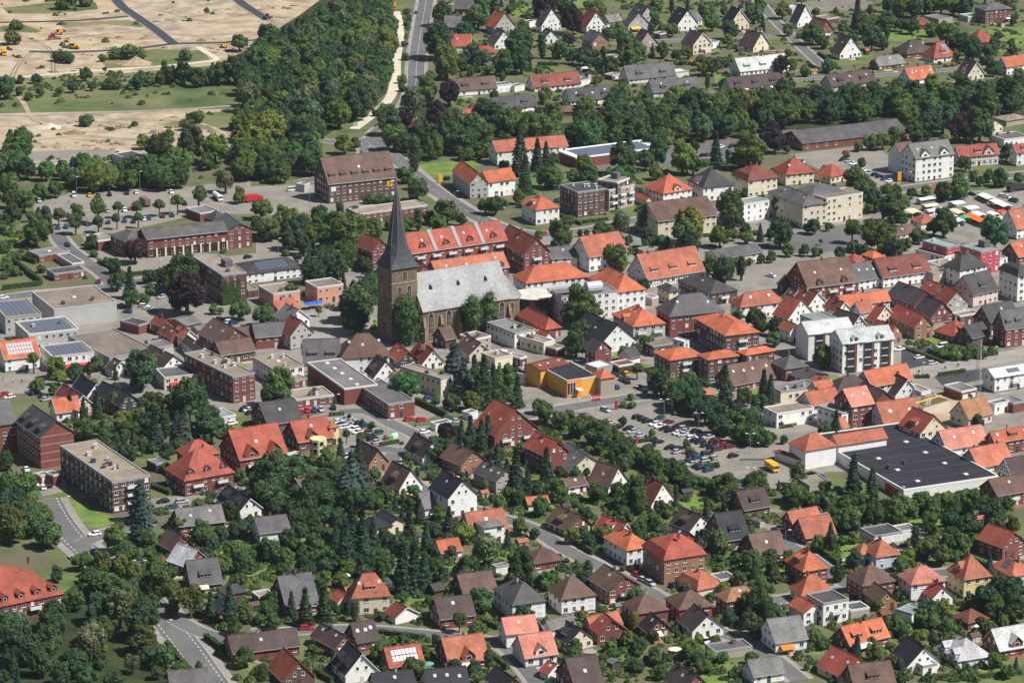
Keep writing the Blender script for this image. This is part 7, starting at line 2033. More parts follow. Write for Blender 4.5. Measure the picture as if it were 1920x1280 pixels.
def make_car_protos():
    for typ, L, hood, tail, Hh in (('car', 4.2, 1.05, 0.35, 1.46), ('saloon', 4.6, 1.2, 0.95, 1.43), ('estate', 4.6, 1.15, 0.15, 1.50), ('van', 4.9, 0.7, 0.1, 1.95)):
        w = 0.88 if typ != 'van' else 0.95
        x0, x1 = -L / 2, L / 2
        def sec(x, zt, ww, zb=0.28): return [(x, -ww, zb), (x, ww, zb), (x, ww, (zb + zt) * .55), (x, ww * .95, zt), (x, -ww * .95, zt), (x, -ww, (zb + zt) * .55)]
        b = MB()
        belt = 0.92 if typ != 'van' else 1.1
        loft(b, [sec(x0, belt * .62, w * .84, .36), sec(x0 + .12, belt * .96, w * .95), sec(x0 + tail + .3, belt + .02, w), sec(x1 - hood, belt, w), sec(x1 - .35, belt * .82, w * .96), sec(x1 - .05, belt * .70, w * .86, .33), sec(x1, belt * .55, w * .78, .36)])
        # roof panel
        r0, r1 = x0 + tail + (.35 if typ != 'van' else .12), x1 - hood - .75
        b.add([(r0, -w * .72, Hh - .05), (r1, -w * .72, Hh - .05), (r1, w * .72, Hh - .05), (r0, w * .72, Hh - .05), (r0 + .08, -w * .66, Hh), (r1 - .1, -w * .66, Hh), (r1 - .1, w * .66, Hh), (r0 + .08, w * .66, Hh)],
              [(4, 5, 6, 7), (0, 1, 5, 4), (1, 2, 6, 5), (2, 3, 7, 6), (3, 0, 4, 7), (3, 2, 1, 0)])
        body = b.mesh('body', [M_CAR])
        g = MB()
        q0, q1 = x0 + tail, x1 - hood + .02
        g.add([(q0, -w * .90, belt), (q1, -w * .90, belt), (q1, w * .90, belt), (q0, w * .90, belt), (r0 - .02, -w * .71, Hh - .06), (r1 + .02, -w * .71, Hh - .06), (r1 + .02, w * .71, Hh - .06), (r0 - .02, w * .71, Hh - .06)],
              [(0, 1, 5, 4), (1, 2, 6, 5), (2, 3, 7, 6), (3, 0, 4, 7), (4, 5, 6, 7)])
        glass = g.mesh('window_glass', [M_GLASS])
        h = MB(); h.box(-.03, .03, -.17, .17, -.07, .07); lamp = h.mesh('headlight', [M_SOLARL])
        PROTO[typ] = (body, glass, lamp, L, w, belt)
    PROTO['wheel'] = wheel_mesh()
VEH = []
def car(p, ang, col, typ='car', label=None, lot=None):
    body, glass, lamp, L, w, belt = PROTO[typ]
    root = empty('parked_car' if typ != 'van' else 'parked_van', (p.x, p.y, 0.045), ang)
    obj('body', body, root, vary(CARC[col][0], .1)); obj('window_glass', glass, root)
    for sx in (-1, 1):
        for sy in (-1, 1):
            o = obj('wheel', PROTO['wheel'], root); o.location = (sx * L * .31, sy * (w - .1), .32)
        o = obj('headlight', lamp, root); o.location = (L / 2 - .1, sx * w * .6, belt * .62)
    word = {'car': 'hatchback', 'saloon': 'saloon car', 'estate': 'estate car', 'van': 'van'}[typ]
    VEH.append(dict(root=root, desc=f'{CARC[col][1]} {word}', p=p, lot=lot, cat='car' if typ != 'van' else 'van'))
    FOOTC.append((p.x, p.y))
    return root
FOOTC = []
CARS = [  # quarter, heading as a pixel vector, lot, cars (x y colour)
 ('22', (90, -18), 'supermarket car park', '440 572 r 520 562 k 635 620 w 735 602 s 690 628 r 790 637 k 875 648 k 905 670 s 800 690 k 965 698 s 935 744 r 1035 784 k 1100 748 k 1185 790 k 1245 798 k 1240 822 s 945 562 k 985 577 k 1018 592 k 1070 614 w 1112 630 w 1110 570 g 1175 600 m 1145 648 k 1188 662 k 1245 680 w 1280 692 s 1240 632 k 1290 645 s 1350 718 w 1378 736 k 1412 748 k 1430 704 k 1472 712 s 1380 668 k 1455 774 k 1502 788 k 1540 803 p 1598 768 r 1634 782 m 1560 748 m 1520 738 m 1460 834 k 1392 864 b 1352 848 k 1322 892 k 1348 914 s 1388 928 k 1424 942 k 1474 958 b 1458 884 s 1500 874 s 1660 852 k'),
 ('22', (90, 32), 'supermarket approach road', '700 510 s'),
 ('22', (60, 40), 'lane beside the orange shop tower', '850 238 y 828 282 k 862 297 k 775 243 k 780 338 b 958 342 k 992 360 k'),
 ('22', (90, -18), 'yard above the orange shop', '520 133 w'),
 ('22', (90, -18), 'bays under the trees below the supermarket car park', '1700 1047 g 1780 1032 k 1510 1078 r'),
 ('12', (90, -22), 'shop car park', '620 595 w 652 614 b 684 632 w 690 572 s 750 599 s 782 612 k 820 627 b 735 654 w 762 674 w 800 692 r 842 704 k 866 652 s 912 682 g 872 724 k 906 748 s 640 640 w'),
 ('12', (20, 40), 'bays in front of the brick shop', '340 522 r 385 514 r 436 510 b 490 505 s 580 492 k'),
 ('12', (90, -15), 'corner beside the brick supermarket hall', '1150 578 r 1240 582 r'),
 ('12', (90, -15), 'lane of the white garages', '1430 487 w 1295 420 b 1440 568 g 1510 592 s 1265 673 w'),
 ('12', (90, -22), 'entrance of the orange brick gabled house', '668 866 wv 15 1003 w'),
 ('01', (25, 45), 'large upper car park', '295 222 s 555 182 wv 673 182 y 735 183 k 822 175 k 950 165 k 1022 158 w 1285 158 w 375 345 s 510 333 b 620 323 k 810 298 s 935 293 w 980 280 r 1195 233 b 1385 243 k 435 423 b 495 418 b 655 398 b 812 383 b 935 373 b 1080 358 w 1115 353 b 1222 338 m 1290 331 b 1000 378 k 120 303 r'),
 ('01', (60, 45), 'street beside the nursery garden', '505 553 k'),
 ('01', (-30, 60), 'street corner above the big store', '740 830 m'),
 ('01', (80, -10), 'main street beside the big store', '25 948 w'),
 ('01', (90, 12), 'bays below the dark conifers', '1080 1012 w 1112 1030 w 1142 1047 k 955 1053 b 905 1008 k'),
 ('01', (90, -20), 'bays under the dark red tree', '1215 942 s 1160 878 w 1860 643 k 1650 1108 k 1720 1128 w 1752 1138 b'),
 ('02', (90, -18), 'pedestrian zone car bays', '30 393 r 70 412 w 245 368 w 265 384 k 330 403 k 345 428 s'),
 ('02', (90, -20), 'yard of the gravel roofed flats', '1740 608 w 1835 505 k 1862 508 w 1884 528 k 1515 743 w'),
 ('02', (30, 30), 'yard of the dark brown flats', '195 953 w 70 968 k 365 1073 k 320 1088 w 262 1063 w'),
 ('02', (90, -12), 'court below the round dormered house', '1225 1193 k 1290 1238 g 1365 1195 s 1660 1148 k 1610 1158 k'),
 ('03', (90, -12), 'junction beside the green lawn', '710 158 w'),
 ('03', (40, 60), 'shaded street under the trees', '885 413 w 945 483 k 1225 378 r 1110 618 w'),
 ('13', (90, -2), 'street by the dark roofed brick house', '380 864 r 95 877 k'),
 ('13', (90, 20), 'drive of the tall white house', '1345 38 w'),
 ('23', (60, 30), 'forecourt of the large mansard house', '940 465 r 985 503 s 1035 527 s 1215 555 k'),
 ('23', (70, 40), 'yard of the white workshop', '1430 955 wv'),
 ('33', (60, 10), 'street corner by the double salmon roofs', '85 112 w'),
 ('33', (40, 40), 'yard of the white terrace house', '130 758 b'),
 ('33', (60, 10), 'drive below the orange hipped brick house', '100 378 w'),
 ('30', (40, -10), 'market hall yard', '585 1138 r 560 1193 k 600 1203 s 640 1223 w 720 1273 w'),
 ('31', (40, -14), 'station yard bays', '760 13 s 800 24 k 832 38 k 870 58 b 910 73 w'),
 ('31', (90, -14), 'main road in front of the twin gabled house', '1230 123 o'),
 ('31', (90, 20), 'market place', '1760 188 w 1788 193 w 1840 223 gv 1530 173 k 1300 203 gv 20 783 w'),
 ('20', (60, -20), 'office car park above the solar depot', '1430 1161 k 1466 1158 m 1645 1093 k 1690 1088 k 1722 1083 k 1640 1148 k 1720 1143 k 1565 1098 w'),
 ('20', (90, -12), 'street beside the terraces', '1520 638 k'),
 ('10', (0, 40), 'main road beside the wood', '1200 92 b'),
 ('10', (60, -10), 'drive of the red carport', '1625 793 r'),
 ('21', (90, -12), 'yard behind the brick office cube', '300 108 w 335 133 b'),
 ('21', (90, -10), 'main road by the crossroads', '230 468 r'),
 ('11', (80, 0), 'main road beside the yellow pylon', '1422 58 k'),
 ('32', (90, -14), 'new car park behind the modern block', '1230 63 b 1305 34 wv 1135 115 w 1235 158 s 985 53 w'),
 ('32', (90, 30), 'yard of the building shell', '1500 413 wv'),
 ('32', (90, 40), 'front of the white supermarket', '330 988 k 400 1012 b'),
]

def build_cars():
    make_car_protos()
    for t, hv, lot, txt in CARS:
        w = txt.split()
        for i in range(0, len(w), 3):
            u, v = px(t, float(w[i]), float(w[i + 1]) + 4)
            p = at(u, v, 0.5); q = at(u + hv[0] / 4, v + hv[1] / 4, 0.5)
            d = q - p; a = math.atan2(d.y, d.x) + random.uniform(-.05, .05)
            if random.random() < .4: a += PI
            c = w[i + 2]
            typ = 'van' if c.endswith('v') else random.choice(['car', 'car', 'saloon', 'estate'])
            car(p, a, c[0], typ, lot=lot)

def wheels(root, xs, y, r=.48):
    me = wheel_mesh(r, .3)
    for x in xs:
        for s in (-1, 1):
            o = obj('wheel', me, root); o.location = (x, s * y, r)

def lorry(t, x, y, hv, cab, box, L, label, tank=False, name='lorry', cat='lorry', hb=3.4):
    p = at(*px(t, x, y), .8); q = at(px(t, x, y)[0] + hv[0], px(t, x, y)[1] + hv[1], .8); d = q - p
    r = empty(name, (p.x, p.y, .04), math.atan2(d.y, d.x)); tag(r, label, cat)
    c = MB(); loft(c, [[(L / 2 - 2.0, -1.15, .6), (L / 2 - 2.0, 1.15, .6), (L / 2 - 2.0, 1.15, 2.7), (L / 2 - 2.0, -1.15, 2.7)], [(L / 2 - .15, -1.15, .6), (L / 2 - .15, 1.15, .6), (L / 2 - .35, 1.1, 2.6), (L / 2 - .35, -1.1, 2.6)], [(L / 2, -1.1, .6), (L / 2, 1.1, .6), (L / 2 - .12, 1.1, 1.5), (L / 2 - .12, -1.1, 1.5)]])
    c.build('cab', M_CAR, r, cab)
    g = MB(); g.box(L / 2 - .24, L / 2 - .04, -1.0, 1.0, 1.6, 2.35); g.build('windscreen', M_GLASS, r)
    b = MB()
    if tank: b.cyl((-L / 2, 0, 1.9), (L / 2 - 2.3, 0, 1.9), 1.1, n=16)
    else: b.box(-L / 2, L / 2 - 2.2, -1.25, 1.25, .95, hb)
    b.build('tank' if tank else 'cargo_box', M_PLAIN, r, box)
    ch = MB(); ch.box(-L / 2 + .1, L / 2 - .3, -.9, .9, .55, .9); ch.build('chassis', M_PLAIN, r, (.03, .03, .03))
    wheels(r, (-L / 2 + 1.2, -L / 2 + 2.4, L / 2 - 1.2), 1.05)
    return r

def excavator(t, x, y, ang, label):
    p = at(*px(t, x, y), .5); r = empty('excavator', (p.x, p.y, 0), rad(ang)); tag(r, label, 'excavator')
    Y = (.72, .38, .02)
    for s in (-1, 1):
        m = MB(); m.box(-2.0, 2.0, s * 1.25 - .3, s * 1.25 + .3, .1, .85); m.cyl((-2.0, s * 1.25 - .29, .48), (-2.0, s * 1.25 + .29, .48), .37, n=10); m.cyl((2.0, s * 1.25 - .29, .48), (2.0, s * 1.25 + .29, .48), .37, n=10)
        m.build('track', M_PLAIN, r, (.04, .035, .03))
    b = MB(); b.box(-2.6, 1.3, -1.3, 1.3, 1.0, 2.1); b.box(-2.7, -1.2, -1.3, 1.3, 1.0, 2.4); b.build('body', M_PLAIN, r, Y)
    c = MB(); c.box(-.2, 1.5, .25, 1.3, 2.1, 3.2); c.build('cab', M_GLASS, r); rf = MB(); rf.box(-.3, 1.55, .2, 1.35, 3.2, 3.32); rf.build('cab_roof', M_PLAIN, r, Y)
    a = MB(); a.cyl((1.0, -.3, 1.7), (4.2, -.3, 4.9), .34, .28, 6); a.cyl((4.2, -.3, 4.9), (6.2, -.3, 4.3), .28, .24, 6); a.build('boom', M_PLAIN, r, Y)
    s = MB(); s.cyl((5.9, -.3, 4.6), (6.9, -.3, 1.3), .24, .18, 6); s.build('stick', M_PLAIN, r, Y)
    k = MB(); loft(k, [[(6.3, -.8, .3), (6.3, .2, .3), (7.3, .2, .5), (7.3, -.8, .5)], [(6.2, -.8, 1.2), (6.2, .2, 1.2), (7.1, .2, 1.3), (7.1, -.8, 1.3)]]); k.build('bucket', M_PLAIN, r, (.06, .055, .05))

def loader(t, x, y, ang, col, label, name='wheel_loader'):
    p = at(*px(t, x, y), .5); r = empty(name, (p.x, p.y, 0), rad(ang)); tag(r, label, name.replace('_', ' '))
    b = MB(); b.box(-2.8, -.4, -1.05, 1.05, .9, 2.1); b.box(-.4, 1.8, -.7, .7, .8, 1.5); b.build('body', M_PLAIN, r, col)
    c = MB(); c.box(-.7, .8, -.75, .75, 1.6, 3.1); c.build('cab', M_GLASS, r); f = MB(); f.box(-.8, .9, -.85, .85, 3.1, 3.25); f.build('cab_roof', M_PLAIN, r, col)
    me = wheel_mesh(.75, .55)
    for sx in (-1.8, 1.4):
        for s in (-1, 1): o = obj('wheel', me, r); o.location = (sx, s * 1.1, .75)
    a = MB(); a.cyl((1.2, -.6, 1.5), (3.2, -.6, .8), .14); a.cyl((1.2, .6, 1.5), (3.2, .6, .8), .14); a.build('lift_arm', M_PLAIN, r, col)
    k = MB(); loft(k, [[(3.0, -1.3, .2), (3.0, 1.3, .2), (4.2, 1.3, .25), (4.2, -1.3, .25)], [(2.9, -1.3, 1.2), (2.9, 1.3, 1.2), (3.3, 1.3, 1.25), (3.3, -1.3, 1.25)]]); k.build('bucket', M_PLAIN, r, (.1, .09, .08))

def lamp_post(t, x, yb, yt, label, arm=1.3, double=False, ang=0):
    u, vb = px(t, x, yb); _, vt = px(t, x, yt)
    h = max(5.0, min(15, height_at(u, vb, vt))); p = at(u, vb, 0)
    r = empty('street_lamp', p, ang); tag(r, label, 'street lamp', 'street lamps')
    m = MB(); m.cyl((0, 0, 0), (0, 0, h), .11, .07, 7); m.build('pole', M_METAL, r)
    for s in ((-1, 1) if double else (1,)):
        a = MB(); a.cyl((0, 0, h - .1), (s * arm, 0, h + .25), .05, .045, 6); a.build('arm', M_METAL, r)
        l = MB(); l.box(s * arm - .5, s * arm + .5, -.2, .2, h + .18, h + .38); l.build('lamp_head', M_PLAIN, r, (.72, .72, .7))

def parasol(t, x, y, col, R, label, h=2.5, cat='parasol', name='parasol'):
    p = at(*px(t, x, y), h); r = empty(name, (p.x, p.y, 0)); tag(r, label, cat)
    m = MB(); m.cyl((0, 0, 0), (0, 0, h + .5), .04); m.build('pole', M_METAL, r)
    c = MB(); n = 8; rim = [(R * math.cos(2 * PI * k / n), R * math.sin(2 * PI * k / n), h - .1) for k in range(n)]
    c.slab([[rim[k], rim[(k + 1) % n], (0, 0, h + .55)] for k in range(n)], .05); c.build('canopy', M_PLAIN, r, col)

def stall(t, x, y, w, d, col, ang_px, label):
    u, v = px(t, x, y); p = at(u, v, 2.5); q = at(u + ang_px[0], v + ang_px[1], 2.5); dr = q - p
    w *= 1.2; d *= 1.3
    r = empty('market_stall', (p.x, p.y, 0), math.atan2(dr.y, dr.x)); tag(r, label, 'market stall', 'stalls of the weekly market')
    c = MB(); c.slab([[(-w / 2, -d / 2, 2.3), (w / 2, -d / 2, 2.3), (w / 2, 0, 2.85), (-w / 2, 0, 2.85)], [(w / 2, d / 2, 2.4), (-w / 2, d / 2, 2.4), (-w / 2, 0, 2.85), (w / 2, 0, 2.85)]], .1)
    c.build('canopy', M_PLAIN, r, col)
    for sx in (-1, 1):
        for sy in (-1, 1):
            m = MB(); m.cyl((sx * (w / 2 - .15), sy * (d / 2 - .15), 0), (sx * (w / 2 - .15), sy * (d / 2 - .15), 2.3), .05, n=5); m.build('pole', M_METAL, r)
    k = MB(); k.box(-w / 2 + .3, w / 2 - .3, -d / 2 + .3, -d / 2 + 1.1, 0, .9); k.build('counter', M_PLAIN, r, random.choice([(.3, .2, .12), (.5, .5, .48), (.2, .25, .15)]))
    b = MB(); b.box(-w / 2 + .2, w / 2 - .2, d / 2 - .5, d / 2 - .3, 0, 2.2); b.build('back_cloth', M_PLAIN, r, tuple(min(.7, x_ * .8) for x_ in col))

def text_mesh(txt, size):
    cu = bpy.data.curves.new('lettering', 'FONT'); cu.body = txt; cu.size = size; cu.extrude = .01; cu.align_x = 'CENTER'; cu.align_y = 'CENTER'
    o = bpy.data.objects.new('tmp', cu); COL.objects.link(o)
    dg = bpy.context.evaluated_depsgraph_get(); me = bpy.data.meshes.new_from_object(o.evaluated_get(dg))
    bpy.data.objects.remove(o); bpy.data.curves.remove(cu); me.name = 'lettering'; me.materials.clear(); me.materials.append(M_PLAIN)
    return me

def sign_board(t, x, yb, yt, w, hgt, col, txt, label, ang, txtcol=(.8, .8, .8), z_b=None, name='sign', pole=True):
    u, vb = px(t, x, yb); _, vt = px(t, x, yt)
    p = at(u, vb, 0); top = height_at(u, vb, vt)
    r = empty(name, p, ang); tag(r, label, 'sign')
    if pole: m = MB(); m.cyl((0, 0, 0), (0, 0, top - .1), .13, n=8); m.build('pole', M_METAL, r)
    b = MB(); b.box(-w / 2, w / 2, -.2, .2, top - hgt, top); bo = b.build('board', M_PLAIN, r, col)
    if txt:
        o = obj('lettering', text_mesh(txt, hgt * .62), bo, txtcol); o.location = (0, -.23, top - hgt / 2); o.rotation_euler = (PI / 2, 0, 0)
    return r

def person_meshes():
    import bmesh as _b
    J = [((0, 0, .95), .15), ((0, 0, 1.2), .16), ((0, 0, 1.42), .13), ((0, 0, 1.52), .065), ((0, .02, 1.66), .105), ((0, .02, 1.76), .07),
         ((.19, 0, 1.40), .07), ((.27, .05, 1.14), .05), ((.25, .15, .92), .04), ((-.19, 0, 1.40), .07), ((-.27, -.05, 1.14), .05), ((-.25, .02, .90), .04),
         ((.10, 0, .88), .10), ((.11, .14, .50), .07), ((.11, .10, .09), .05), ((.11, .22, .05), .045), ((-.10, 0, .88), .10), ((-.11, -.05, .50), .07), ((-.11, -.28, .12), .05), ((-.11, -.18, .05), .045)]
    E = [(0, 1), (1, 2), (2, 3), (3, 4), (4, 5), (2, 6), (6, 7), (7, 8), (2, 9), (9, 10), (10, 11), (0, 12), (12, 13), (13, 14), (14, 15), (0, 16), (16, 17), (17, 18), (18, 19)]
    me = bpy.data.meshes.new('body'); me.from_pydata([j[0] for j in J], E, [])
    o = bpy.data.objects.new('tmp', me); COL.objects.link(o)
    md = o.modifiers.new('s', 'SKIN'); sv = me.skin_vertices[0].data
    for i, j in enumerate(J): sv[i].radius = (j[1], j[1]); sv[i].use_root = (i == 0)
    o.modifiers.new('d', 'SUBSURF').levels = 1
    dg = bpy.context.evaluated_depsgraph_get(); out = bpy.data.meshes.new_from_object(o.evaluated_get(dg))
    bpy.data.objects.remove(o)
    out.name = 'person'
    for m in (mat('skin', (.5, .3, .22), .6), mat('jacket_red', (.3, .04, .04)), mat('jacket_dark', (.03, .035, .05)), mat('jacket_pale', (.55, .53, .5)), mat('trousers', (.04, .05, .08)), mat('hair', (.05, .03, .02))): pass
    res = []
    for jk in ('jacket_red', 'jacket_dark', 'jacket_pale'):
        c = out.copy(); c.materials.clear()
        for nm in ('skin', jk, 'trousers', 'hair'): c.materials.append(MATS[nm])
        for p in c.polygons:
            z = p.center.z; x = abs(p.center.x)
            p.material_index = 3 if z > 1.68 or (z > 1.6 and p.center.y < -.03) else (0 if z > 1.5 or (x > .2 and z < .98 and z > .8) else (1 if z > .9 else 2))
        res.append(c)
    return res

def extras():
    build_cars()
    lorry('01', 1085, 245, (-14, -9), (.05, .07, .12), (.16, .11, .09), 9.5, 'dark lorry with brown tarpaulin box on the upper car park')
    lorry('01', 1632, 205, (12, 8), (.7, .72, .7), (.66, .7, .66), 9, 'white tanker lorry at the end of the upper car park', tank=True)
    lorry('01', 1905, 222, (14, -1), (.45, .02, .02), (.5, .03, .03), 8, 'red post lorry in the depot yard')
    lorry('32', 30, 950, (10, 6), (.75, .38, .02), (.78, .42, .02), 6.5, 'bright yellow delivery van beside the supermarket canopy', name='delivery_van', cat='van', hb=2.9)
    lorry('31', 1865, 140, (12, -2), (.03, .03, .03), (.035, .035, .035), 10, 'dark coach on the main road at the right edge', name='coach', cat='coach', hb=3.3)
    lorry('10', 1035, 60, (2, 8), (.7, .25, .02), (.72, .2, .02), 8, 'orange tipper lorry at the top of the gravel lane')
    car(at(*px('11', 275, 145), .5), .3, 'w', 'van', lot='post yard')
    excavator('00', 560, 362, 165, 'yellow excavator with raised boom beside the dark soil heap')
    loader('00', 400, 290, 10, (.4, .03, .03), 'red tractor with front bucket on the building site', 'tractor')
    loader('00', 435, 255, 190, (.75, .38, .02), 'yellow wheel loader behind the red tractor')
    loader('00', 1680, 350, 100, (.75, .4, .02), 'yellow roller standing on the sand near the junction', 'road_roller')
    loader('00', 215, 1065, 30, (.75, .38, .02), 'small yellow digger beside the lower sand field', 'mini_digger')
    loader('10', 85, 140, 60, (.06, .055, .05), 'dark yellow paver at the end of the fresh asphalt road', 'road_paver')
    lorry('00', 30, 400, (3, 8), (.75, .38, .02), (.7, .36, .05), 8, 'yellow and green site lorry at the left edge')
    # sand heaps
    for t, x, y, w, h, c, lb in (('00', 1015, 480, 230, 3.2, (.33, .25, .17), 'grey brown sand heap beside the round green mound'), ('00', 370, 955, 180, 1.6, (.5, .46, .38), 'low pale gravel heap near the left lane'),
                              ('00', 530, 355, 110, 1.8, (.05, .045, .045), 'black soil heap under the excavator boom'), ('00', 1100, 290, 90, 1.8, (.24, .18, .13), 'brown earth heap on the middle sand field'), ('00', 560, 1000, 160, 1.4, (.2, .15, .1), 'brown brushwood heap on the lower sand field')):
        u, v = px(t, x, y); p = at(u, v); R = w / 8 / scale_at(v)
        bm = bmesh.new(); bmesh.ops.create_icosphere(bm, subdivisions=3, radius=1)
        for vv in bm.verts:
            k = 1 + .18 * math.sin(vv.co.x * 5 + 1) * math.cos(vv.co.y * 4)
            rr = math.hypot(vv.co.x, vv.co.y); vv.co = Vector((vv.co.x * R * 1.15 * k, vv.co.y * R * .8 * k, max(-.1, max(0.0, 1 - rr) ** .9 * h * 1.1 * k) if vv.co.z > 0 else -.1))
        me = bpy.data.meshes.new('heap'); bm.to_mesh(me); bm.free(); me.materials.append(mat('heap_soil', use_obj=True, rough=.95, noise=[(.5, .7, 1.3), (3, .8, 1.2)]))
        o = obj('sand_heap' if 'sand' in lb or 'gravel' in lb else 'earth_heap', me, None, c); o.location = p; tag(o, lb, 'heap')
    for pts in ([(0, 75), (60, 78), (140, 70), (250, 60)], [(20, 150), (35, 120), (60, 100)], [(100, 60), (160, 66), (240, 75), (300, 70)], [(300, 20), (380, 40), (450, 30), (520, 10)], [(60, 265), (150, 255), (260, 262), (400, 255)], [(230, 235), (300, 245), (380, 262), (440, 250)], [(290, 60), (370, 68), (470, 60)], [(140, 225), (220, 232), (330, 240)], [(20, 60), (90, 90), (100, 140)]):
        wp = smooth([at(u, v) for u, v in pts])
        for o_ in (-.9, .9): strip('wheel_track', wp, o_ - .35, o_ + .35, G_RUT, .0215)
    # lamps
    for a in (('22', 1140, 595, 438, 'tall double lamp between parked cars near the tree row', 1.2, True), ('22', 1400, 682, 540, 'tall double lamp in the middle of the supermarket car park', 1.2, True), ('22', 1785, 842, 695, 'tall double lamp beside the zebra crossing', 1.2, True),
              ('22', 1790, 1060, 950, 'lamp at the lower corner of the supermarket car park', 1.2, True), ('12', 975, 722, 592, 'lamp at the recycling bins of the shop car park', 1), ('12', 600, 512, 400, 'lamp in front of the brick store entrance', 1), ('02', 483, 1275, 1185, 'curved lamp on the lawn of the brown flats', 1.6),
              ('03', 1245, 932, 838, 'lamp at the street bend with dashed lanes', 1.6), ('03', 1052, 482, 385, 'double armed lamp in the shaded street', 1.6, True), ('03', 1332, 762, 640, 'lamp under the trees of the shaded street', 1), ('01', 575, 182, 50, 'tall lamp behind the white van on the upper car park', .6),
              ('01', 1050, 152, 10, 'very tall lamp beside the dark lorry', .6), ('01', 652, 442, 300, 'lamp between the small trees of the upper car park', .8), ('01', 1272, 382, 205, 'lamp beside the blue cars of the upper car park', .8), ('01', 1196, 792, 672, 'lamp beside the fire station forecourt', .8), ('11', 168, 622, 512, 'lamp in the shade behind the sports hall', .7),
              ('11', 405, 382, 130, 'tall floodlight mast in the post yard', .8), ('11', 1490, 240, 205, 'lamp at the bend before the orange roofed old house', 1.4), ('11', 1850, 390, 280, 'lamp at the white striped road edge', .8), ('31', 1045, 100, 15, 'lamp beside the tall yellow pylon', 1.4), ('31', 1512, 100, 0, 'lamp on the main road behind the market', 1),
              ('33', 130, 250, 200, 'lamp by the double salmon roofs', 1.3), ('23', 710, 340, 268, 'lamp before the orange hipped white house', 1.2), ('10', 1310, 240, 212, 'lamp over the main road beside the dark trees', 2), ('32', 1158, 262, 165, 'slim lamp along the new light street', .4), ('32', 1700, 140, 90, 'lamp beside the shrub bed of the new street', .5), ('22', 925, 440, 340, 'lamp at the lane beside the grey tower', .5), ('22', 492, 575, 430, 'lamp in front of the orange shop', .5)):
        lamp_post(*a)
    # signs with writing
    fa = math.atan2((at(*px('22', 665, 405)) - at(*px('22', 415, 425))).y, (at(*px('22', 665, 405)) - at(*px('22', 415, 425))).x)
    sign_board('22', 630, 552, 395, 3.4, 2.4, (.42, .01, .03), 'REWE', 'red sign with white letters REWE on a pole', fa)
    sign_board('22', 782, 510, 445, 1.1, 3.2, (.35, .01, .03), None, 'dark red upright board beside the car park entrance', fa, pole=False)
    sign_board('11', 1385, 92, 30, 1.9, 3.4, (.78, .42, .01), None, 'yellow topped white pylon at the post junction', .3)
    sign_board('31', 985, 85, 10, 1.8, 4.0, (.75, .3, .01), None, 'orange and white pylon by the main road', .3)
    sign_board('10', 745, 950, 920, 2.2, 1.8, (.2, .5, .2), None, 'small green and white notice board at the lane end', .2)
    # stalls
    ax, bx_ = (20, -3), (20, 9)
    W_, C_, O_, G_, R_ = (.78, .77, .74), (.72, .62, .42), (.72, .16, .04), (.04, .4, .2), (.55, .04, .05)
    for x, y, w, d, c, dv, lb in ((1185, 205, 7, 3, W_, ax, 'long white sales trailer at the upper end of the market'), (1090, 300, 6, 4, C_, bx_, 'cream canopy stall nearest the red roofed small house'), (1215, 255, 6, 3, C_, ax, 'cream stall behind the white sales trailer'), (1230, 292, 5, 3, W_, ax, 'boxy white stall beside cream canopies'),
                                  (1325, 282, 5, 3, C_, bx_, 'cream stall in the middle of the market'), (1420, 302, 7, 3, C_, bx_, 'long cream stall before the green one'), (1415, 235, 5, 4, W_, ax, 'white stall at the back of the market'), (1520, 272, 5, 4, W_, ax, 'white tent stall beside long white awnings'),
                                  (1582, 320, 6, 3, W_, bx_, 'white stall next to the orange awning'), (1475, 348, 4, 3, G_, bx_, 'green canopy stall beside the orange awning'), (1560, 352, 12, 3.5, O_, bx_, 'long bright orange awning of a market stall'), (1695, 352, 6, 4, W_, ax, 'white stall behind the red canopy'),
                                  (1650, 384, 4, 3, R_, ax, 'red canopy stall at the lower end of the market'), (1640, 190, 8, 3.5, W_, bx_, 'long white awning behind the green tent'), (1745, 240, 11, 3.5, W_, bx_, 'longest white awning at the right end of market'), (1610, 166, 3, 3, G_, ax, 'green pointed tent at the top of the market'),
                                  (1375, 332, 5, 3, W_, bx_, 'white stall before the long cream one'), (1430, 366, 5, 3, W_, bx_, 'white stall in front of the green canopy'), (1740, 300, 4, 3, R_, ax, 'small red stall at the market edge'), (1690, 318, 5, 3, W_, bx_, 'white stall behind the white tent row')):
        stall('31', x, y, w, d, c, dv, lb)
    for t, x, y, c, R, lb in (('11', 400, 992, (.03, .12, .5), 2.4, 'blue parasol of the cafe nearest the grey house'), ('11', 462, 982, (.03, .12, .5), 2.4, 'blue parasol of the cafe beside pink building'), ('20', 550, 508, W_, 2.4, 'white garden pavilion beside the row houses'), ('13', 655, 470, (.75, .6, .6), 2.3, 'white and red striped garden tent'),
                              ('30', 1800, 138, W_, 1.6, 'white parasol on the terrace of the brick villa'), ('12', 1845, 68, W_, 2.2, 'white sail awning on the cream house terrace'), ('02', 325, 0, (.6, .6, .05), 1.8, 'yellow green parasol on the solar roof terrace'), ('00', 540, 1262, (.03, .3, .7), 2.6, 'bright blue tarpaulin shelter by the long shed'), ('33', 585, 355, W_, 1.3, 'white parasol on the lawn behind orange roof'), ('33', 1560, 850, W_, .9, 'white parasol in the garden below maroon roof'), ('23', 1220, 1020, (.75, .65, .5), 2, 'cream garden tent beside the sunny lawn'), ('13', 1290, 1130, (.1, .3, .25), 1.8, 'green parasol beside the solar covered house')):
        parasol(t, x, y, c, R, lb)
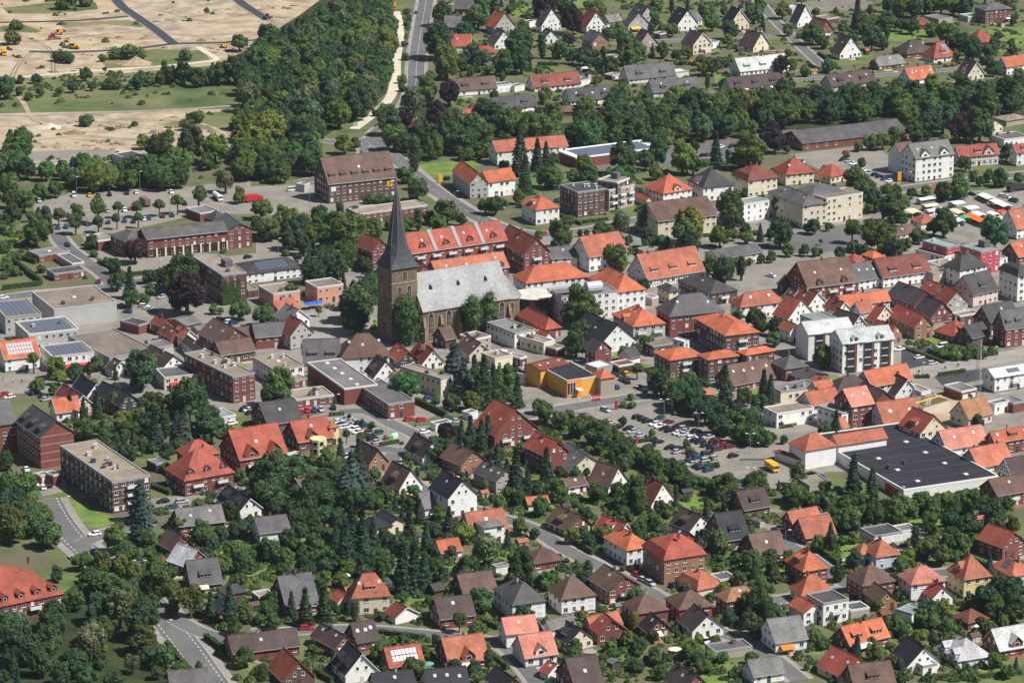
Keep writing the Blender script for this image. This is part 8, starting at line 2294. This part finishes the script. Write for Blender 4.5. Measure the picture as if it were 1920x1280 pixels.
    # recycling bins
    for i in range(5):
        p = at(*px('12', 975 + 18 * i, 735 - 4 * i)); b = MB(); c = [(.2, .03, .03), (.05, .3, .08), (.08, .4, .1), (.7, .7, .68), (.72, .72, .7)][i]
        r = empty('recycling_bin', p, .4); tag(r, f"{['brown', 'dark green', 'bright green', 'white', 'pale grey'][i]} recycling bin in the row on the traffic island", 'bin', 'recycling bins on the island')
        b.prism([(-.7, -.7), (.7, -.7), (.7, .7), (-.7, .7)], 0, 1.2); b.build('body', M_PLAIN, r, c)
        l = MB(); l.prism([(-.7, -.7), (.7, -.7), (.7, .7), (-.7, .7)], 1.2, 1.7, 0, [(-.3, -.3), (.3, -.3), (.3, .3), (-.3, .3)]); l.build('lid', M_PLAIN, r, c)
    # radio mast
    u, vb = px('32', 1575, 385); p = at(u, vb); h = height_at(u, vb, vb - 100)
    r = empty('radio_mast', p, .2); tag(r, 'slim steel lattice mast behind the garage row', 'mast')
    m = MB(); s0, s1 = .9, .5
    n = 12
    for k in range(4):
        a, b = [(-1, -1), (1, -1), (1, 1), (-1, 1)][k], [(-1, -1), (1, -1), (1, 1), (-1, 1)][(k + 1) % 4]
        m.cyl((a[0] * s0, a[1] * s0, 0), (a[0] * s1, a[1] * s1, h), .06, n=5)
        for i in range(n):
            z0, z1 = h * i / n, h * (i + 1) / n; q0, q1 = s0 + (s1 - s0) * i / n, s0 + (s1 - s0) * (i + 1) / n
            m.cyl((a[0] * q0, a[1] * q0, z0), (b[0] * q1, b[1] * q1, z1), .035, n=4)
            m.cyl((a[0] * q1, a[1] * q1, z1), (b[0] * q1, b[1] * q1, z1), .03, n=4)
    m.build('lattice', M_METAL, r)
    d = MB(); d.cyl((0, 0, h), (0, 0, h + 2), .05); d.build('antenna', M_METAL, r)
    # building shell: platform with bare joists
    p = at(*px('32', 1160, 560)); q = at(*px('32', 1360, 500)); d = q - p; L = d.length
    r = empty('building_shell', p, math.atan2(d.y, d.x)); tag(r, 'unfinished house shell with bare wooden joists and yellow beam', 'building shell')
    b = MB(); b.box(0, L, 0, .3, 0, 3); b.box(0, L, 9.7, 10, 0, 3); b.box(0, .3, .3, 9.7, 0, 3); b.box(L - .3, L, .3, 9.7, 0, 3); b.build('wall', M_WALL, r, (.5, .45, .36))
    for i in range(11):
        j = MB(); x = .4 + (L - .8) * i / 10; j.box(x - .09, x + .09, -.3, 10.3, 3.0, 3.25); j.build('joist', M_PLAIN, r, (.5, .38, .2))
    y = MB(); y.box(-1, L + 1, 4.7, 5.0, 3.26, 3.6); y.build('beam', M_PLAIN, r, (.75, .5, .03))
    # post horn sign and white plate on the post office
    rec = [b_ for b_ in BUILDINGS if b_['name'] == 'post_office'][0]; W, D, he = rec['dim']
    s = MB(); s.box(W * .868, W * .945, -.18, -.01, he * .55, he * .79); so = s.build('sign', M_PLAIN, rec['root'], (.8, .48, .01))
    hn = MB(); cx, cz = W * .905, he * .66
    pts = [(cx + .55 * math.cos(a), cz + .5 * math.sin(a)) for a in [PI * 2 * k / 14 for k in range(14)]]
    for k in range(13): hn.cyl((pts[k][0], -.2, pts[k][1]), (pts[k + 1][0], -.2, pts[k + 1][1]), .12, n=5)
    hn.cyl((cx - .2, -.2, cz + .4), (cx + .9, -.2, cz + .75), .1, .3, 6); hn.build('emblem', M_PLAIN, so, (.02, .02, .02))
    s = MB(); s.box(W * .035, W * .105, -.12, -.01, he * .58, he * .8); s.build('notice_board', M_PLAIN, rec['root'], (.7, .7, .68))
    # red logo boards and pilasters on the supermarket's long wall (left side)
    rec = [b_ for b_ in BUILDINGS if b_['name'] == 'supermarket'][0]; W, D, he = rec['dim']
    for f in (.30, .43, .58, .93):
        m = MB(); m.box(-.14, -.003, D * f - .6, D * f + .6, 0, he - .26); m.build('pilaster', M_PLAIN, rec['root'], (.22, .02, .025))
    for f, hh in ((.66, 2.4), (.80, 2.8)):
        m = MB(); m.box(-.2, -.01, D * f - 1.3, D * f + 1.3, he * .5 - hh / 2, he * .5 + hh / 2); m.build('logo_board', M_PLAIN, rec['root'], (.5, .02, .02))
    u_ = MB()
    u_.box(W * .55, W * .70, D * .16, D * .2, he + .13, he + 1.2); u_.box(W * .55, W * .7, D * .22, D * .26, he + .13, he + 1.0)
    u_.build('cooling_unit', M_PLAIN, rec['root'], (.6, .6, .58))
    # front of the orange shop
    rec = [b_ for b_ in BUILDINGS if b_['name'] == 'shop' and 'orange and yellow' in b_['label']][0]; W, D, he = rec['dim']
    fr = MB(); fr.box(0.0, W, -.1, -.066, 0, he - .3); fr.build('facade', M_WALL, rec['root'], (.72, .24, .03))
    for f in (.22, .42):
        w_ = obj('window', window_mesh(2.2, 4.6)[0], rec['root']); w_.location = (W * f, -.12, 1.0); obj('pane', window_mesh(2.2, 4.6)[1], w_)
    cp = MB(); cp.box(W * .58, W * .95, -2.6, -.11, 2.9, 3.2); cp.build('entrance_canopy', M_PLAIN, rec['root'], (.7, .7, .68))
    q = rec['M'].inverted() @ at(*px('22', 667, 406)); q1 = rec['M'].inverted() @ at(*px('22', 768, 390)); cx, cy = (q.x + q1.x) / 2, (q.y + q1.y) / 2
    ar = MB(); pts = [(-1.6, 0.03), (1.6, .03)] + [(1.6 * math.cos(PI * k / 8), 2.6 + 1.6 * math.sin(PI * k / 8)) for k in range(9)]
    ar.add([(cx + a, cy - .08, b) for a, b in pts] + [(cx + a, cy + .3, b) for a, b in pts], [tuple(range(len(pts)))] + [((i + 1) % 11, i, 11 + i, 11 + (i + 1) % 11) for i in range(11)])
    ar.build('archway', M_PLAIN, rec['root'], (.02, .02, .022))
    # glass barrel and terrace of the town hall
    rec = [b_ for b_ in BUILDINGS if b_['name'] == 'town_hall'][0]
    p = at(*px('21', 608, 862), 15); g = MB(); inv = rec['root'].matrix_basis.inverted()
    Mi = rec['M'].inverted()
    a, b2 = Mi @ at(*px('21', 555, 880), 14.5), Mi @ at(*px('21', 665, 868), 14.5)
    g.cyl(a, b2, 2.4, n=14); g.build('glass_barrel', M_SOLARL, rec['root'])
    sk = MB(); a, b2 = Mi @ at(*px('21', 270, 880), 14.2), Mi @ at(*px('21', 530, 850), 14.2); d = (b2 - a)
    for i in range(12): q = a + d * (i + .5) / 12; sk.box(q.x - d.length / 28, q.x + d.length / 28, q.y - 1.5, q.y + 1.5, 13.6, 14.0)
    sk.build('skylight', M_SOLARL, rec['root'])
    c0 = Mi @ at(*px('21', 150, 930), 9); t_ = MB(); n = 24
    t_.prism([(c0.x + 7.5 * math.cos(2 * PI * k / n), c0.y + 7.5 * math.sin(2 * PI * k / n)) for k in range(n)], 0, 9.0)
    tr = t_.build('round_annexe', M_GLASS, rec['root'])
    t_ = MB(); t_.prism([(c0.x + 8 * math.cos(2 * PI * k / n), c0.y + 8 * math.sin(2 * PI * k / n)) for k in range(n)], 9.001, 9.3); t_.build('terrace', M_DECK, tr, (.6, .55, .48))
    # orange awning sign on the beige office, red panel on round bay of yellow house
    rec = [b_ for b_ in BUILDINGS if b_['label'].startswith('yellow house with red roofs')][0]; W, D, he = rec['dim']
    Mi = rec['M'].inverted(); c0 = Mi @ at(*px('12', 465, 715), 8.6); bay = MB(); n = 8
    bay.prism([(c0.x + 2.9 * math.cos(2 * PI * (k + .5) / n), c0.y + 2.9 * math.sin(2 * PI * (k + .5) / n)) for k in range(n)], 0, 8.2)
    bo = bay.build('bay', M_WALL, rec['root'], WALL['py'])
    for fz in (.9, 3.6, 6.1):
        for k in (4, 5, 6):
            an = 2 * PI * k / n + 0; x, y = c0.x + 2.72 * math.cos(an), c0.y + 2.72 * math.sin(an)
            add_window_sub(bo, x, y, fz, an + PI / 2, 1.6, 1.6)
    # ivy on the office block end
    rec = [b_ for b_ in BUILDINGS if 'with ivy' in b_['label']][0]; W, D, he = rec['dim']
    C, N = [], []
    for _ in range(1500):
        x = random.uniform(0, W * .72); z = random.uniform(0, he * (.55 + .33 * math.sin(x * 1.1) ** 2)); C.append((x, -.15 - random.random() * .25, z)); v_ = Vector((random.gauss(0, .5), -1, random.gauss(.3, .5))).normalized(); N.append(v_[:])
    iv = obj('ivy', quads_mesh('ivy', np.array(C), np.array(N), np.full(len(C), .24)), rec['root'], (.05, .085, .022))
    # people
    pm = person_meshes()
    for i, (t, x, y, lb) in enumerate((('12', 1195, 650, 'person in dark jacket walking across the turning circle'), ('02', 25, 290, 'person in red jacket walking past the solar shop'), ('02', 100, 307, 'person in pale jacket on the paved shopping street'), ('02', 165, 317, 'person in dark jacket beside the shopping street shrubs'), ('01', 517, 245, 'person in red top crossing the upper car park'), ('21', 662, 420, 'person in white top beside the main road'), ('21', 678, 422, 'person in dark top beside the main road'), ('11', 505, 1060, 'person in pale jacket at the church square'))):
        o = obj('person', pm[{'dark': 1, 'red ': 0, 'pale': 2, 'whit': 2}[lb.split(' in ')[1][:4]]], None); o.location = at(*px(t, x, y)) + Vector((0, 0, .045)); o.rotation_euler = (0, 0, random.uniform(0, 6)); tag(o, lb, 'person')

# ---------------------------------------------------------------- labels that single things out
REFN = 'house roof roofs hall block shop garage garages villa terrace gable gables cottage office school flats apartments store bungalow shed tower windows chimneys balcony dormers doors panels walls car lane'.split()
def refs():
    from collections import Counter
    for b in BUILDINGS:
        w = b['label'].split()
        b.setdefault('ref', b['label'])
    short = {}
    for b in BUILDINGS:
        if b['name'] == 'church': b['ref'] = 'stone church'; continue
        w = b['label'].split()
        cut = b['label']
        for n in range(5, len(w) + 1):
            s = ' '.join(w[:n])
            if w[n - 1] not in REFN: continue
            if sum(1 for q in BUILDINGS if q['label'].startswith(s)) == 1: cut = s; break
        b['ref'] = cut

def finish():
    refs()
    from collections import defaultdict, Counter
    dup = Counter(b['label'] for b in BUILDINGS)
    for k, c in dup.items():
        if c > 1: print('DUP building', k)
    for b in BUILDINGS:
        n = len(b['label'].split())
        if n > 16 or n < 4: print('LEN', n, b['label'])
    def near(p, pxp):
        best = None
        for b in BUILDINGS:
            d = (b['w'] - p).length
            if best is None or d < best[0]: best = (d, b)
        return best
    groups = defaultdict(list)
    for t in TREES:
        if t['label']:
            tag(t['root'], t['label'], 'tree' if t['k'] not in 'oy' else 'bush', t['group']); continue
        d, b = near(t['p'], t['px']); c = b['c']
        dx, dy = t['px'][0] - c[0], t['px'][1] - c[1]
        rel = 'beside' if abs(dy) < 9 or abs(dx) > 2.2 * abs(dy) else ('before' if dy > 0 else 'behind')
        groups[(('small garden tree' if t['k2'] and t['k'] in 'bdl' else TWORD[t['k']]), rel, b['ref'])].append((d, t))
    seen = set()
    def put(o, lb, cat, grp):
        for a, b in ((' out from the ', ' by the '), (' green leafy ', ' leafy '), ('garden shed', 'shed'), (' near the ', ' by the '), (' gabled ', ' '), (' faded ', ' ')):
            if len(lb.split()) > 16: lb = lb.replace(a, b, 1)
        w = lb.split()
        if len(w) > 16: print('LONG', len(w), lb)
        if lb in seen: print('SAME', lb)
        seen.add(lb); tag(o, lb, cat, grp)
    for (word, rel, ref), items in groups.items():
        items.sort(key=lambda x: x[0]); n = len(items)
        for i, (d, t) in enumerate(items):
            cat = 'tree' if t['k'] not in 'oy' else 'bush'; grp = {'c': 'dark spruces', 's': 'small street trees'}.get(t['k'], word + 's')
            if n == 1: lb = f'{word} {rel} the {ref}'
            elif n == 2 and abs(items[0][1]['D'] / items[1][1]['D'] - 1) > .12:
                big = t['D'] >= max(x[1]['D'] for x in items) - 1e-6
                lb = f"{'larger' if big else 'smaller'} {word} {rel} the {ref}"
            else: lb = f'{ORD[i]} {word} out {rel} the {ref}' if rel != 'beside' else f'{ORD[i]} {word} out from the {ref}'
            put(t['root'], lb, cat, grp)
    sg = defaultdict(list)
    for r, p, cn in SHEDS:
        d, b = near(p, None); sg[(cn, b['ref'])].append((d, r))
    for (cn, ref), it in sg.items():
        for i, (d, r) in enumerate(sorted(it, key=lambda x: x[0])): put(r, (f'{ORD[i]} ' if len(it) > 1 else '') + f'garden shed with {cn} roof near the {ref}', 'shed', 'garden sheds')
    vg = defaultdict(list)
    for v in VEH: vg[(v['desc'], v['lot'])].append(v)
    for (desc, lot), items in vg.items():
        if len(items) == 1: put(items[0]['root'], f'{desc} in the {lot}' if 'street' not in lot else f'{desc} standing in the {lot}', items[0]['cat'], 'cars parked in the town'); continue
        items.sort(key=lambda v: proj(v['p'])[0])
        for i, v in enumerate(items):
            put(v['root'], f'{ORD[i]} {desc} counted along the {lot} from its church-side end' if lot == 'supermarket car park' or lot == 'shop car park' else f'{ORD[i]} {desc} counted along the {lot}', v['cat'], 'cars parked in the town')
# ---------------------------------------------------------------- assemble
def haze():
    b = MB(); b.box(-1100, 1100, -60, 3300, -1.0, H + 40)
    m = bpy.data.materials.new('haze'); m.use_nodes = True
    n = m.node_tree.nodes; n.remove(n['Principled BSDF'])
    v = n.new('ShaderNodeVolumePrincipled'); v.inputs['Color'].default_value = (0.72, 0.84, 1.0, 1); v.inputs['Density'].default_value = HAZE
    m.node_tree.links.new(v.outputs[0], n['Material Output'].inputs['Volume'])
    kind(b.build('haze', m), 'stuff')
HAZE = 0.00002

def main():
    build_ground()
    for t in ('00', '10', '20', '30', '01', '11', '21', '31', '02', '12', '22', '32', '03', '13', '23', '33'):
        for line in BDATA[t].strip().splitlines():
            if '|' not in line: continue
            try:
                build_one(t, line)
            except Exception as e:
                print('FAIL', t, line[:70], repr(e)); raise
    build_church()
    if 'plant_all' in globals(): plant_all()
    if 'extras' in globals(): extras()
    if 'finish' in globals(): finish()
    haze()
main()
